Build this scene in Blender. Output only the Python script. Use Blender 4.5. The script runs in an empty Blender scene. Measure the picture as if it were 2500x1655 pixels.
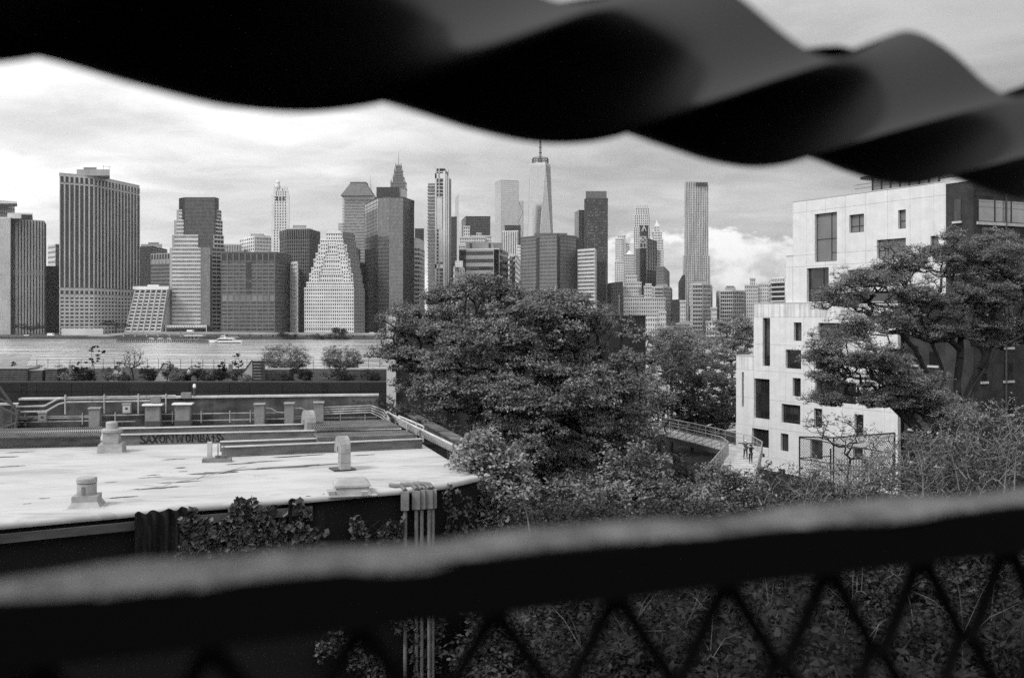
import bpy, math, random
import numpy as np
from mathutils import Vector, Matrix

random.seed(7)
RNG = np.random.default_rng(7)
SC = bpy.context.scene
COL = SC.collection
R = math.radians

# ------------------------------------------------------------------ camera
F = 2430.0            # focal length in photograph pixels (2500 wide)
CX, HY = 1250.0, 768.0   # optical axis and horizon in photograph pixels
CZ = 22.0             # eye height above the river
cam_d = bpy.data.cameras.new('camera')
cam = bpy.data.objects.new('camera', cam_d)
COL.objects.link(cam)
cam.location = (0, 0, CZ)
cam.rotation_euler = (R(90), 0, 0)
cam_d.sensor_width = 36.0
cam_d.lens = F / 2500 * 36
cam_d.shift_y = -(827.5 - HY) / 2500
cam_d.clip_start = 0.02
cam_d.clip_end = 20000
cam_d.dof.use_dof = True
cam_d.dof.focus_distance = 75.0
cam_d.dof.aperture_fstop = 4.3
SC.camera = cam

# ------------------------------------------------------------------ sky, sun, exposure
SUN_AZ, SUN_EL = R(-125), R(48)       # to the left of the view, behind thin cloud
world = bpy.data.worlds.new('World')
SC.world = world
world.use_nodes = True
wn, wl = world.node_tree.nodes, world.node_tree.links
wn.clear()
def wnode(t, **k):
    n = wn.new(t)
    for a, b in k.items():
        setattr(n, a, b)
    return n
sky = wnode('ShaderNodeTexSky', sky_type='NISHITA', sun_disc=False)
sky.sun_elevation = SUN_EL
sky.sun_rotation = SUN_AZ
sky.air_density, sky.dust_density, sky.ozone_density = 1.0, 2.5, 1.0
bw = wnode('ShaderNodeRGBToBW')
wl.new(sky.outputs[0], bw.inputs[0])
tc = wnode('ShaderNodeTexCoord')
sep = wnode('ShaderNodeSeparateXYZ')
wl.new(tc.outputs['Generated'], sep.inputs[0])
def wmath(op, a, b=None, c=None, clamp=False):
    n = wnode('ShaderNodeMath', operation=op, use_clamp=clamp)
    for i, v in enumerate((a, b, c)):
        if v is None:
            continue
        if isinstance(v, (int, float)):
            n.inputs[i].default_value = v
        else:
            wl.new(v, n.inputs[i])
    return n.outputs[0]
def wramp(v, lo, hi, o0=0.0, o1=1.0):
    n = wnode('ShaderNodeMapRange', interpolation_type='SMOOTHSTEP')
    wl.new(v, n.inputs[0])
    for i, k in ((1, lo), (2, hi), (3, o0), (4, o1)):
        n.inputs[i].default_value = k
    return n.outputs[0]
def wmix(f, a, b):
    # a + f*(b-a)
    return wmath('ADD', a, wmath('MULTIPLY', f, wmath('SUBTRACT', b, a)))
zc = wmath('MAXIMUM', sep.outputs[2], 0.0)
# a flat cloud deck: the direction projected on a plane overhead
den = wmath('ADD', zc, 0.16)
comb = wnode('ShaderNodeCombineXYZ')
wl.new(wmath('DIVIDE', sep.outputs[0], den), comb.inputs[0])
wl.new(wmath('DIVIDE', sep.outputs[1], den), comb.inputs[1])
def wnoise(vec, scale, detail, rough, off, dist=0.0):
    mp = wnode('ShaderNodeMapping')
    mp.inputs['Location'].default_value = off
    mp.inputs['Scale'].default_value = scale
    wl.new(vec, mp.inputs[0])
    n = wnode('ShaderNodeTexNoise')
    n.inputs['Scale'].default_value = 1.0
    n.inputs['Detail'].default_value = detail
    n.inputs['Roughness'].default_value = rough
    n.inputs['Distortion'].default_value = dist
    wl.new(mp.outputs[0], n.inputs[0])
    return n.outputs[0]
deck = wnoise(comb.outputs[0], (0.55, 0.8, 1), 6, 0.5, (3.1, 0.4, 0), 0.4)
# thin bright deck towards the sun, thicker and greyer away from it
side = wmath('ADD', wmath('MULTIPLY', sep.outputs[0], math.sin(SUN_AZ)),
             wmath('MULTIPLY', sep.outputs[1], math.cos(SUN_AZ)))
glow = wramp(side, -0.95, 0.05, 0.33, 1.15)
deckv = wmath('MULTIPLY', glow, wmath('ADD', 0.80, wmath('MULTIPLY', deck, 0.36)))
fine = wnoise(comb.outputs[0], (2.6, 3.4, 1), 7, 0.6, (0.7, 5.4, 0), 0.5)
deckv = wmath('MULTIPLY', deckv, wramp(deck, 0.38, 0.60, 0.74, 1.12))
deckv = wmath('MULTIPLY', deckv, wramp(fine, 0.34, 0.66, 0.86, 1.10))
# heaped white cloud low over the horizon, in banks
az = wmath('ARCTAN2', sep.outputs[0], sep.outputs[1])
cb = wnode('ShaderNodeCombineXYZ')
wl.new(az, cb.inputs[0])
wl.new(sep.outputs[2], cb.inputs[1])
bank = wnoise(cb.outputs[0], (3.2, 4.0, 1), 2, 0.5, (1.35, 0.2, 0))
heap = wnoise(cb.outputs[0], (15, 30, 1), 7, 0.6, (0.3, 2.2, 0), 0.3)
wave = wmath('COSINE', wmath('MULTIPLY', wmath('SUBTRACT', az, 0.27), 4.0))
topz = wmath('ADD', 0.040, wmath('ADD', wmath('MULTIPLY', wave, 0.042), wmath('MULTIPLY', wmath('SUBTRACT', bank, 0.5), 0.06)))
hh = wmath('SUBTRACT', wmath('ADD', topz, wmath('MULTIPLY', wmath('SUBTRACT', heap, 0.5), 0.10)), sep.outputs[2])
cum = wramp(hh, -0.003, 0.007)
cumv = wmath('ADD', 0.42, wmath('MULTIPLY', wramp(heap, 0.34, 0.62), 0.42))
cumv = wmath('MULTIPLY', cumv, wramp(hh, 0.0, 0.10, 1.0, 0.80))
clouds = wmix(cum, deckv, wmath('MAXIMUM', cumv, deckv))
lin = wmath('MULTIPLY', clouds, 10.0)
final = wmix(0.86, bw.outputs[0], lin)
bg = wnode('ShaderNodeBackground')
bg.inputs['Strength'].default_value = 0.1
wl.new(final, bg.inputs['Color'])
wo = wnode('ShaderNodeOutputWorld')
wl.new(bg.outputs[0], wo.inputs[0])

sun_d = bpy.data.lights.new('sun', 'SUN')
sun_d.energy = 2.0
sun_d.angle = R(14)
sun_d.color = (1, 1, 1)
sun = bpy.data.objects.new('sun', sun_d)
COL.objects.link(sun)
sdir = Vector((math.sin(SUN_AZ) * math.cos(SUN_EL), math.cos(SUN_AZ) * math.cos(SUN_EL), math.sin(SUN_EL)))
sun.rotation_euler = (-sdir).to_track_quat('-Z', 'Y').to_euler()
sun.location = (-200, 0, 300)

SC.view_settings.view_transform = 'Standard'
SC.view_settings.look = 'None'
SC.view_settings.exposure = 0.4
SC.view_settings.gamma = 1.0
SC.view_settings.use_curve_mapping = False
SC.render.engine = 'CYCLES'
SC.cycles.max_bounces = 6
SC.cycles.diffuse_bounces = 1
SC.cycles.glossy_bounces = 2
SC.cycles.transmission_bounces = 3
SC.cycles.transparent_max_bounces = 6
SC.cycles.use_denoising = False
SC.cycles.caustics_reflective = False
SC.cycles.caustics_refractive = False

# ------------------------------------------------------------------ materials
MATS = {}
def mat(name, v, rough=0.8, spec=0.3, var=0.0, scale=(1, 1, 1), detail=4, bump=0.0, bscale=20.0,
        cells=None, cellvar=0.0, leaf=0.0, metal=0.0, streak=0.0, lo=0.35, hi=0.65, island=0.0, coat=0.0):
    """grey procedural material: base v, noise variation var, per-cell variation for glazing, random per leaf"""
    if name in MATS:
        return MATS[name]
    m = bpy.data.materials.new(name)
    m.use_nodes = True
    nt = m.node_tree
    n, l = nt.nodes, nt.links
    b = n['Principled BSDF']
    b.inputs['Roughness'].default_value = rough
    b.inputs['Specular IOR Level'].default_value = spec
    b.inputs['Metallic'].default_value = metal
    out = n['Material Output']
    cur = None
    def val(x):
        q = n.new('ShaderNodeValue'); q.outputs[0].default_value = x; return q.outputs[0]
    def mul(a, bb):
        q = n.new('ShaderNodeMath'); q.operation = 'MULTIPLY'
        l.new(a, q.inputs[0]); l.new(bb, q.inputs[1]); return q.outputs[0]
    def rng(a, f0, f1, t0, t1):
        q = n.new('ShaderNodeMapRange')
        l.new(a, q.inputs[0])
        for i, k in ((1, f0), (2, f1), (3, t0), (4, t1)):
            q.inputs[i].default_value = k
        return q.outputs[0]
    cur = val(v)
    t = n.new('ShaderNodeTexCoord')
    if var:
        mp = n.new('ShaderNodeMapping'); mp.inputs['Scale'].default_value = scale
        l.new(t.outputs['Object'], mp.inputs[0])
        no = n.new('ShaderNodeTexNoise'); no.inputs['Scale'].default_value = 1; no.inputs['Detail'].default_value = detail
        no.inputs['Roughness'].default_value = 0.6
        l.new(mp.outputs[0], no.inputs[0])
        cur = mul(cur, rng(no.outputs[0], lo, hi, 1 - var, 1 + var))
    if streak:
        mp = n.new('ShaderNodeMapping'); mp.inputs['Scale'].default_value = (2.2, 2.2, 0.09)
        l.new(t.outputs['Object'], mp.inputs[0])
        no = n.new('ShaderNodeTexNoise'); no.inputs['Scale'].default_value = 1; no.inputs['Detail'].default_value = 5
        l.new(mp.outputs[0], no.inputs[0])
        cur = mul(cur, rng(no.outputs[0], 0.35, 0.6, 1 - streak, 1 + streak * 0.3))
    if cells:
        sn = n.new('ShaderNodeVectorMath'); sn.operation = 'SNAP'
        sn.inputs[1].default_value = cells
        l.new(t.outputs['Object'], sn.inputs[0])
        w = n.new('ShaderNodeTexWhiteNoise'); w.noise_dimensions = '3D'
        l.new(sn.outputs[0], w.inputs[0])
        pw = n.new('ShaderNodeMath'); pw.operation = 'POWER'; pw.inputs[1].default_value = 2.2
        l.new(w.outputs[0], pw.inputs[0])
        cur = mul(cur, rng(pw.outputs[0], 0, 1, 1 - cellvar * 0.4, 1 + cellvar))
    if island:
        g = n.new('ShaderNodeNewGeometry')
        cur = mul(cur, rng(g.outputs['Random Per Island'], 0, 1, 1 - island, 1 + island))
    cmb = n.new('ShaderNodeCombineColor')
    for i in range(3):
        l.new(cur, cmb.inputs[i])
    l.new(cmb.outputs[0], b.inputs['Base Color'])
    if bump:
        no = n.new('ShaderNodeTexNoise'); no.inputs['Scale'].default_value = bscale; no.inputs['Detail'].default_value = 3
        l.new(t.outputs['Object'], no.inputs[0])
        bp = n.new('ShaderNodeBump'); bp.inputs['Strength'].default_value = bump; bp.inputs['Distance'].default_value = 0.05
        l.new(no.outputs[0], bp.inputs['Height'])
        l.new(bp.outputs[0], b.inputs['Normal'])
    if leaf:
        tr = n.new('ShaderNodeBsdfTranslucent')
        l.new(cmb.outputs[0], tr.inputs[0])
        mx = n.new('ShaderNodeMixShader'); mx.inputs[0].default_value = leaf
        l.new(b.outputs[0], mx.inputs[1]); l.new(tr.outputs[0], mx.inputs[2])
        l.new(mx.outputs[0], out.inputs[0])
    MATS[name] = m
    return m

# ------------------------------------------------------------------ pixel <-> place
def at(px, py, d):
    return Vector(((px - CX) / F * d, d, CZ + (HY - py) / F * d))
def onz(px, py, z):
    d = (CZ - z) * F / (py - HY)
    return Vector(((px - CX) / F * d, d, z))
def zof(py, d):
    return CZ + (HY - py) / F * d
def v2(p):
    return Vector((p[0], p[1]))

# ------------------------------------------------------------------ objects
def setp(o, label=None, cat=None, group=None, kind=None):
    if label: o['label'] = label
    if cat: o['category'] = cat
    if group: o['group'] = group
    if kind: o['kind'] = kind
    return o
def thing(name, label, cat, loc, group=None, rz=0.0):
    o = bpy.data.objects.new(name, None)
    o.empty_display_size = 0.3
    COL.objects.link(o)
    o.location = loc
    o.rotation_euler = (0, 0, rz)
    return setp(o, label, cat, group)
def root_of(o):
    while o.parent:
        o = o.parent
    return o
def link_mesh(name, me, parent=None, loc=None):
    o = bpy.data.objects.new(name, me)
    COL.objects.link(o)
    if parent:
        o.parent = parent
    if loc is not None:
        o.location = loc
    return o
def np_mesh(name, verts, faces, m, smooth=False):
    """verts (n,3), faces (k,4) or (k,3) integer arrays"""
    me = bpy.data.meshes.new(name)
    verts = np.asarray(verts, dtype=np.float32); faces = np.asarray(faces, dtype=np.int32)
    k, c = faces.shape
    me.vertices.add(len(verts)); me.vertices.foreach_set('co', verts.ravel())
    me.loops.add(k * c); me.loops.foreach_set('vertex_index', faces.ravel())
    me.polygons.add(k)
    me.polygons.foreach_set('loop_start', np.arange(k, dtype=np.int32) * c)
    me.polygons.foreach_set('loop_total', np.full(k, c, dtype=np.int32))
    if smooth:
        me.polygons.foreach_set('use_smooth', np.ones(k, dtype=bool))
    me.materials.append(m)
    me.update(calc_edges=True)
    return me

class MB:
    """collects shapes in world coordinates and links them as one mesh"""
    def __init__(s):
        s.v, s.f = [], []
    def add(s, vs, fs):
        k = len(s.v)
        s.v += [tuple(x) for x in vs]
        s.f += [tuple(i + k for i in f) for f in fs]
        return s
    def box(s, o, u, v, w):
        """corner o and three edge vectors (right handed)"""
        o, u, v, w = Vector(o), Vector(u), Vector(v), Vector(w)
        p = [o, o+u, o+u+v, o+v, o+w, o+u+w, o+u+v+w, o+v+w]
        return s.add(p, [(3,2,1,0), (4,5,6,7), (0,1,5,4), (1,2,6,5), (2,3,7,6), (3,0,4,7)])
    def cbox(s, c, sx, sy, sz, rz=0.0):
        """box centred in plan at c, standing on c.z"""
        c = Vector(c); ca, sa = math.cos(rz), math.sin(rz)
        u = Vector((ca, sa, 0)) * sx; v = Vector((-sa, ca, 0)) * sy
        return s.box(c - u/2 - v/2, u, v, Vector((0, 0, sz)))
    def frustum(s, c, sx, sy, tx, ty, sz, rz=0.0):
        c = Vector(c); ca, sa = math.cos(rz), math.sin(rz)
        u = Vector((ca, sa, 0)); v = Vector((-sa, ca, 0)); h = Vector((0, 0, sz))
        p = [c + u*a*sx/2 + v*b*sy/2 for a, b in ((-1,-1),(1,-1),(1,1),(-1,1))]
        q = [c + h + u*a*tx/2 + v*b*ty/2 for a, b in ((-1,-1),(1,-1),(1,1),(-1,1))]
        return s.add(p + q, [(3,2,1,0), (4,5,6,7), (0,1,5,4), (1,2,6,5), (2,3,7,6), (3,0,4,7)])
    def prism(s, poly, z0, z1):
        n = len(poly)
        a = sum(poly[i][0]*poly[(i+1) % n][1] - poly[(i+1) % n][0]*poly[i][1] for i in range(n))
        if a < 0:
            poly = poly[::-1]
        p = [(x[0], x[1], z0) for x in poly] + [(x[0], x[1], z1) for x in poly]
        fs = [tuple(range(n-1, -1, -1)), tuple(range(n, 2*n))]
        fs += [(i, (i+1) % n, n + (i+1) % n, n + i) for i in range(n)]
        return s.add(p, fs)
    def tube(s, pts, r, n=6, cap=True, r1=None):
        pts = [Vector(p) for p in pts]
        m = len(pts)
        k0 = len(s.v)
        prev = None
        for i, p in enumerate(pts):
            t = (pts[min(i+1, m-1)] - pts[max(i-1, 0)]).normalized()
            if prev is None:
                a = t.orthogonal().normalized()
            else:
                a = prev - t * prev.dot(t)
                a = a.normalized() if a.length > 1e-6 else t.orthogonal().normalized()
            prev = a
            b = t.cross(a)
            rr = r if r1 is None else r + (r1 - r) * i / max(1, m - 1)
            for j in range(n):
                g = 2*math.pi*j/n
                s.v.append(tuple(p + a*math.cos(g)*rr + b*math.sin(g)*rr))
        for i in range(m-1):
            for j in range(n):
                q = k0 + i*n
                s.f.append((q+j, q+(j+1) % n, q+n+(j+1) % n, q+n+j))
        if cap:
            s.f.append(tuple(k0 + j for j in range(n-1, -1, -1)))
            s.f.append(tuple(k0 + (m-1)*n + j for j in range(n)))
        return s
    def lathe(s, c, prof, n=20):
        """prof: (radius, z) from bottom to top, closed by caps"""
        c = Vector(c); k0 = len(s.v); m = len(prof)
        for r, z in prof:
            for j in range(n):
                g = 2*math.pi*j/n
                s.v.append((c.x + r*math.cos(g), c.y + r*math.sin(g), c.z + z))
        for i in range(m-1):
            for j in range(n):
                q = k0 + i*n
                s.f.append((q+j, q+(j+1) % n, q+n+(j+1) % n, q+n+j))
        s.f.append(tuple(k0 + j for j in range(n-1, -1, -1)))
        s.f.append(tuple(k0 + (m-1)*n + j for j in range(n)))
        return s
    def mesh(s, name, m, off=Vector((0, 0, 0)), smooth=False):
        me = bpy.data.meshes.new(name)
        a = np.array(s.v, dtype=np.float64) - np.array(off)
        me.from_pydata(a.tolist(), [], s.f)
        me.materials.append(m)
        if smooth:
            me.polygons.foreach_set('use_smooth', np.ones(len(me.polygons), dtype=bool))
        me.update()
        return me
    def part(s, name, m, parent, label=None, kind=None, smooth=False):
        """a part (or sub-part) of an unrotated thing, given in world coordinates"""
        o = link_mesh(name, s.mesh(name, m, root_of(parent).location, smooth), parent)
        return setp(o, label, kind=kind)
    def top(s, name, m, label=None, cat=None, group=None, kind=None, smooth=False, loc=None):
        """a top-level object of one mesh; origin at its base"""
        a = np.array(s.v)
        if loc is None:
            loc = Vector((a[:, 0].mean(), a[:, 1].mean(), a[:, 2].min()))
        o = link_mesh(name, s.mesh(name, m, Vector(loc), smooth), None, loc)
        return setp(o, label, cat, group, kind)
# ================================================================== THE SETTING: river and land
M_WATER = mat('river_water', 0.68, rough=0.22, spec=0.6, metal=0.8)
def water_nodes(m):
    nt = m.node_tree; n, l = nt.nodes, nt.links
    b = n['Principled BSDF']
    t = n.new('ShaderNodeTexCoord')
    hs = None
    for sc, st in (((0.012, 0.035, 1), 1.0), ((0.05, 0.06, 1), 0.45), ((0.004, 0.012, 1), 1.2)):
        mp = n.new('ShaderNodeMapping'); mp.inputs['Scale'].default_value = sc
        l.new(t.outputs['Object'], mp.inputs[0])
        no = n.new('ShaderNodeTexNoise'); no.inputs['Scale'].default_value = 1; no.inputs['Detail'].default_value = 4
        l.new(mp.outputs[0], no.inputs[0])
        mu = n.new('ShaderNodeMath'); mu.operation = 'MULTIPLY'; mu.inputs[1].default_value = st
        l.new(no.outputs[0], mu.inputs[0])
        if hs is None:
            hs = mu.outputs[0]
        else:
            ad = n.new('ShaderNodeMath'); l.new(hs, ad.inputs[0]); l.new(mu.outputs[0], ad.inputs[1]); hs = ad.outputs[0]
    bp = n.new('ShaderNodeBump'); bp.inputs['Strength'].default_value = 0.9; bp.inputs['Distance'].default_value = 9.0
    l.new(hs, bp.inputs['Height']); l.new(bp.outputs[0], b.inputs['Normal'])
water_nodes(M_WATER)
M_LAND = mat('far_land', 0.07, 0.9, 0.2, var=0.4, scale=(0.02, 0.02, 0.02))
M_EARTH = mat('earth', 0.014, 0.95, 0.1, var=0.5, scale=(0.4, 0.4, 0.4), bump=0.4, bscale=3)
M_STONE = mat('quay_stone', 0.09, 0.9, 0.2, var=0.4, scale=(0.05, 0.05, 0.3))
M_ASPH = mat('asphalt', 0.05, 0.9, 0.2, var=0.3, scale=(0.3, 0.3, 0.3))

mb = MB(); mb.add([(-6000, -50, 0), (6000, -50, 0), (6000, 9000, 0), (-6000, 9000, 0)], [(0, 1, 2, 3)])
mb.top('river', M_WATER, kind='structure', loc=(0, 0, 0))
# Manhattan: land with a stone bulkhead towards the river
SHORE = [(-6000, 905), (-470, 905), (-300, 888), (-40, 872), (200, 870), (700, 900), (6000, 1300)]
mb = MB(); mb.prism([(x, y) for x, y in SHORE] + [(6000, 9000), (-6000, 9000)], -3, 2.2)
mb.top('far_shore_ground', M_LAND, kind='structure', loc=(0, 900, 0))
# Brooklyn: the hillside under the eye falling to the flat by the river
def hill_z(x, y):
    t = min(1.0, max(0.0, (y - 1.5) / 62.0))
    dd = max(0.0, y - 1.5)
    z = 20.3 - 3.2 * (dd / 19) ** .8
    k = min(1.0, max(0.0, (y - 34) / 26)); k = k * k * (3 - 2 * k)
    z = z * (1 - k) + 4.0 * k
    z += 0.5 * math.sin(x * 0.21 + y * 0.1) * min(1, max(0, (y - 6) / 14)) * (1 - t)
    lf = 1 / (1 + math.exp(max(-40, min(40, (x + .35 + .035 * y) / .3))))        # the left side is dug away for the building
    cut = min(1, max(0, (y - 2.5) / 5))
    return z * (1 - lf * cut) + min(z, 9.0) * lf * cut
xs = np.concatenate([np.linspace(-400, -45, 10), np.linspace(-40, -4, 20), np.linspace(-3.8, 3, 40), np.linspace(3.3, 60, 50), np.linspace(70, 500, 12)])
ys = np.concatenate([np.linspace(-60, -2, 6), np.linspace(-1, 70, 100), np.linspace(76, 150, 9)])
gv = [(x, y, hill_z(x, y) if y > -1 else 20.3) for y in ys for x in xs]
nx = len(xs)
gf = [(j*nx+i, j*nx+i+1, (j+1)*nx+i+1, (j+1)*nx+i) for j in range(len(ys)-1) for i in range(nx-1)]
setp(link_mesh('ground', np_mesh('ground', gv, gf, M_EARTH, True)), kind='structure')
mb = MB(); mb.box((-400, 150.01, -3), (900, 0, 0), (0, 1.2, 0), (0, 0, 7.4))
mb.top('near_quay_wall', M_STONE, kind='structure')

# ================================================================== MANHATTAN TOWERS
G = {}
def glass(key, v, cv=0.8, rough=0.12, spec=0.5, cell=(3.0, 3.0, 3.8), metal=0.0):
    return mat('glass_' + key, v, rough, spec, cells=cell, cellvar=cv, metal=metal)
GL_DARK = glass('dark', 0.022, 1.0)
GL_BLACK = glass('black', 0.012, 0.5)
GL_MID = glass('mid', 0.05, 0.9)
GL_PALE = glass('pale', 0.13, 0.6)
GL_MIRROR = mat('glass_mirror', 0.36, 0.12, 0.5, metal=0.85, cells=(2, 2, 4), cellvar=0.12)
GL_SLATE = mat('glass_slate', 0.17, 0.15, 0.5, metal=0.7, cells=(2, 2, 4), cellvar=0.25)
GL_SLATED = mat('glass_slate_dark', 0.075, 0.15, 0.5, metal=0.6, cells=(2, 2, 4), cellvar=0.3)
def wallm(key, v, st=0.12):
    return mat('wall_' + key, v, 0.85, 0.25, var=0.10, scale=(0.05, 0.05, 0.05), streak=st)
W_WHITE = wallm('white', 0.62); W_PALE = wallm('pale', 0.52); W_GREY = wallm('grey', 0.28)
W_MID = wallm('mid', 0.17); W_BROWN = wallm('brown', 0.12); W_DARK = wallm('dark', 0.05); W_BLACK = wallm('black', 0.025)
M_ROOF = mat('tower_roof', 0.12, 0.9, 0.2, var=0.3, scale=(0.1, 0.1, 0.1))
M_COPPER = mat('roof_metal', 0.10, 0.6, 0.4, var=0.2, scale=(0.2, 0.2, 0.2))

def facade(root, A, B, z0, z1, cols, fh, pw, bh, dep, wm, big=False, top_bh=None, names=('pier', 'floor_band'), off=0.0):
    """piers and floor bands proud of the glazing along the wall from A to B"""
    A, B = v2(A), v2(B)
    L = (B - A).length
    if L < 0.5 or z1 - z0 < 0.5:
        return
    u = (B - A) / L
    n = Vector((u.y, -u.x))
    if n.dot(A + B) > 0:
        n = -n
    u3, n3 = Vector((u.x, u.y, 0)), Vector((n.x, n.y, 0))
    d = (A.y + B.y) / 2
    join = MB()
    def put(name, o, du, dz, dp, indiv):
        m = join if not indiv else MB()
        # box with right-handed edges: u, -n*? keep outward normals
        o = Vector(o) - n3 * 0.4
        e1, e2, e3 = u3 * du, n3 * (dp + 0.4), Vector((0, 0, dz))
        if e1.cross(e2).dot(e3) < 0:
            o = o + e1; e1 = -e1
        m.box(o, e1, e2, e3)
        if indiv:
            m.part(name, wm, root)
    if cols and pw:
        cw = L / cols
        ind = big and cols <= 80
        for k in range(cols + 1):
            w = pw * cw
            x = k * cw - w / 2
            x0, x1 = max(0, x), min(L, x + w)
            if x1 - x0 > 0.02:
                put(names[0], Vector((A.x, A.y, z0)) + u3 * x0, x1 - x0, z1 - z0, dep + off, ind)
    if fh and bh:
        nf = max(1, round((z1 - z0) / fh)); f = (z1 - z0) / nf
        ind = big and nf <= 80
        for k in range(nf + 1):
            h = bh * f
            if k == nf and top_bh:
                h = top_bh
            za, zb_ = max(z0, z0 + k*f - h/2), min(z1, z0 + k*f + h/2)
            if zb_ - za > 0.02:
                put(names[1], Vector((A.x, A.y, za)), L, zb_ - za, dep * 0.86 + off, ind)
    if join.v:
        join.part('facade_grid', wm, root, kind='stuff')

def verts_from_roofline(pts, d):
    z1 = zof(pts[0][1], d)
    V = []
    for x, y in pts:
        di = (z1 - CZ) * F / (HY - y) if abs(HY - y) > 4 else d
        V.append(Vector(((x - CX) / F * di, di)))
    return V, z1
def back_pts(V, back):
    r, l = V[-1], V[0]
    return [r + r.normalized() * back, l + l.normalized() * back]

def tower(name, label, pts, d, zones, cols, back=32, zb=2.2, group=None, cat='building', roofm=None, par=1.2, root=None, gl=None, big=False):
    """pts: roofline corners in photograph pixels, left to right. zones from the top down:
    (bottom_py or None, dict(fh,pw,bh,dep,wall,glass,cols))"""
    V, z1 = verts_from_roofline(pts, d)
    poly = V + back_pts(V, back)
    if root is None:
        c = sum(poly, Vector((0, 0))) / len(poly)
        root = thing(name, label, cat, (c.x, c.y, zb), group)
    zt = z1
    for zi, (pb, st) in enumerate(zones):
        z0 = zb if pb is None else zof(pb, V[0].y)
        g = st.get('glass', gl or GL_DARK)
        MB().prism(poly, z0, zt - 0.01).part('glazing' if st.get('pw') or st.get('bh') else 'wall', g, root)
        for i in range(len(V) - 1):
            cc = st.get('cols', cols)
            ci = cc[i] if isinstance(cc, (list, tuple)) else cc
            wm = st.get('walls', [st.get('wall', W_PALE)] * 8)[i]
            facade(root, V[i], V[i+1], z0, zt, ci, st.get('fh', 3.8), st.get('pw', 0), st.get('bh', 0), st.get('dep', 0.5), wm, st.get('big', big))
        zt = z0
    c = sum(poly, Vector((0, 0))) / len(poly)
    rp = [c + (p - c) * 1.0 + (p - c).normalized() * 0.35 for p in poly]
    MB().prism(rp, z1, z1 + par).part('parapet', roofm or zones[0][1].get('wall', W_PALE), root)
    root['_z1'] = z1
    return root, V, z1
def blockon(root, name, x0, x1, ytop, d, zbase, back=14, m=W_GREY, cols=0, pw=0, bh=0, fh=3.8, dep=0.4, wm=None):
    """a smaller block standing on a tower: penthouse, plant room, tank"""
    V = [Vector(((x - CX) / F * d, d)) for x in (x0, x1)]
    z1 = zof(ytop, d)
    MB().prism(V + back_pts(V, back), zbase, z1).part(name, m, root)
    if pw or bh:
        facade(root, V[0], V[1], zbase, z1, cols, fh, pw, bh, dep, wm or W_PALE)
    return z1

ST = dict
# --- far left
t, V, z = tower('office_tower', 'pale tower cut by the left edge, topped by an overhanging slab', [(-90, 486), (36, 494)], 1250,
    [(500, ST(fh=8, pw=.25, bh=.3, wall=W_PALE, glass=GL_MID)), (None, ST(fh=5.2, pw=.45, bh=.45, wall=W_PALE))], 22)
blockon(t, 'roof_slab', -100, 42, 492, 1245, zof(497, 1245), 40, W_PALE)
t, V, z = tower('office_tower', 'white tower of close vertical ribs at the left edge by the quay', [(-120, 531), (26, 533), (30, 538), (40, 537), (107, 542), (111, 548)], 985,
    [(655, ST(fh=0, pw=.58, dep=.8, walls=[W_WHITE, W_DARK, W_WHITE, W_WHITE, W_MID], glass=GL_BLACK, cols=[60, 1, 1, 9, 1])),
     (670, ST(fh=0, pw=.75, dep=.9, walls=[W_PALE, W_DARK, W_WHITE, W_PALE, W_MID], glass=GL_BLACK, cols=[60, 1, 1, 9, 1])),
     (None, ST(fh=0, pw=.58, dep=.8, walls=[W_WHITE, W_DARK, W_WHITE, W_WHITE, W_MID], glass=GL_BLACK, cols=[60, 1, 1, 9, 1], big=False))], 9, back=34)
blockon(t, 'plant_room', 18, 80, 520, 995, z, 20, W_PALE)
blockon(t, 'plant_louvre', 52, 78, 524, 994, z, 3, W_BLACK)
tower('office_tower', 'dark low tower between the ribbed white tower and the tall striped one', [(108, 652), (145, 653)], 1080,
    [(None, ST(fh=4, pw=.2, bh=.3, wall=W_DARK, glass=GL_BLACK, dep=.3))], 6)
tower('office_tower', 'small pale banded tower peeping out left of the tall striped tower', [(117, 600), (136, 597), (146, 597)], 1400,
    [(None, ST(fh=7, bh=.6, pw=0, walls=[W_PALE, W_DARK], glass=GL_MID))], 1)

# --- the tall striped tower by the river
t, V, z = tower('striped_tower', 'tall dark tower with thin pale piers, a square-windowed crown and gridded base', [(145, 424), (229, 431), (340, 455)], 985,
    [(430, ST(fh=0, wall=W_PALE, glass=W_PALE)),
     (445, ST(fh=0, pw=.34, bh=0, wall=W_PALE, glass=GL_BLACK, dep=.9, big=True)),
     (449, ST(fh=0, wall=W_PALE, glass=W_PALE)),
     (702, ST(fh=4.1, pw=.27, bh=.0, wall=W_PALE, glass=glass('strip', 0.02, 1.3, cell=(2, 2, 4.1)), dep=.9, big=True)),
     (709, ST(fh=0, wall=W_PALE, glass=W_PALE)),
     (718, ST(fh=0, pw=.34, wall=W_PALE, glass=GL_BLACK, dep=.9, big=True)),
     (723, ST(fh=0, wall=W_PALE, glass=W_PALE)),
     (None, ST(fh=3.7, pw=.3, bh=.52, wall=W_PALE, glass=GL_DARK, dep=.8, big=True))], (7, 14), back=24, par=1.0)
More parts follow.
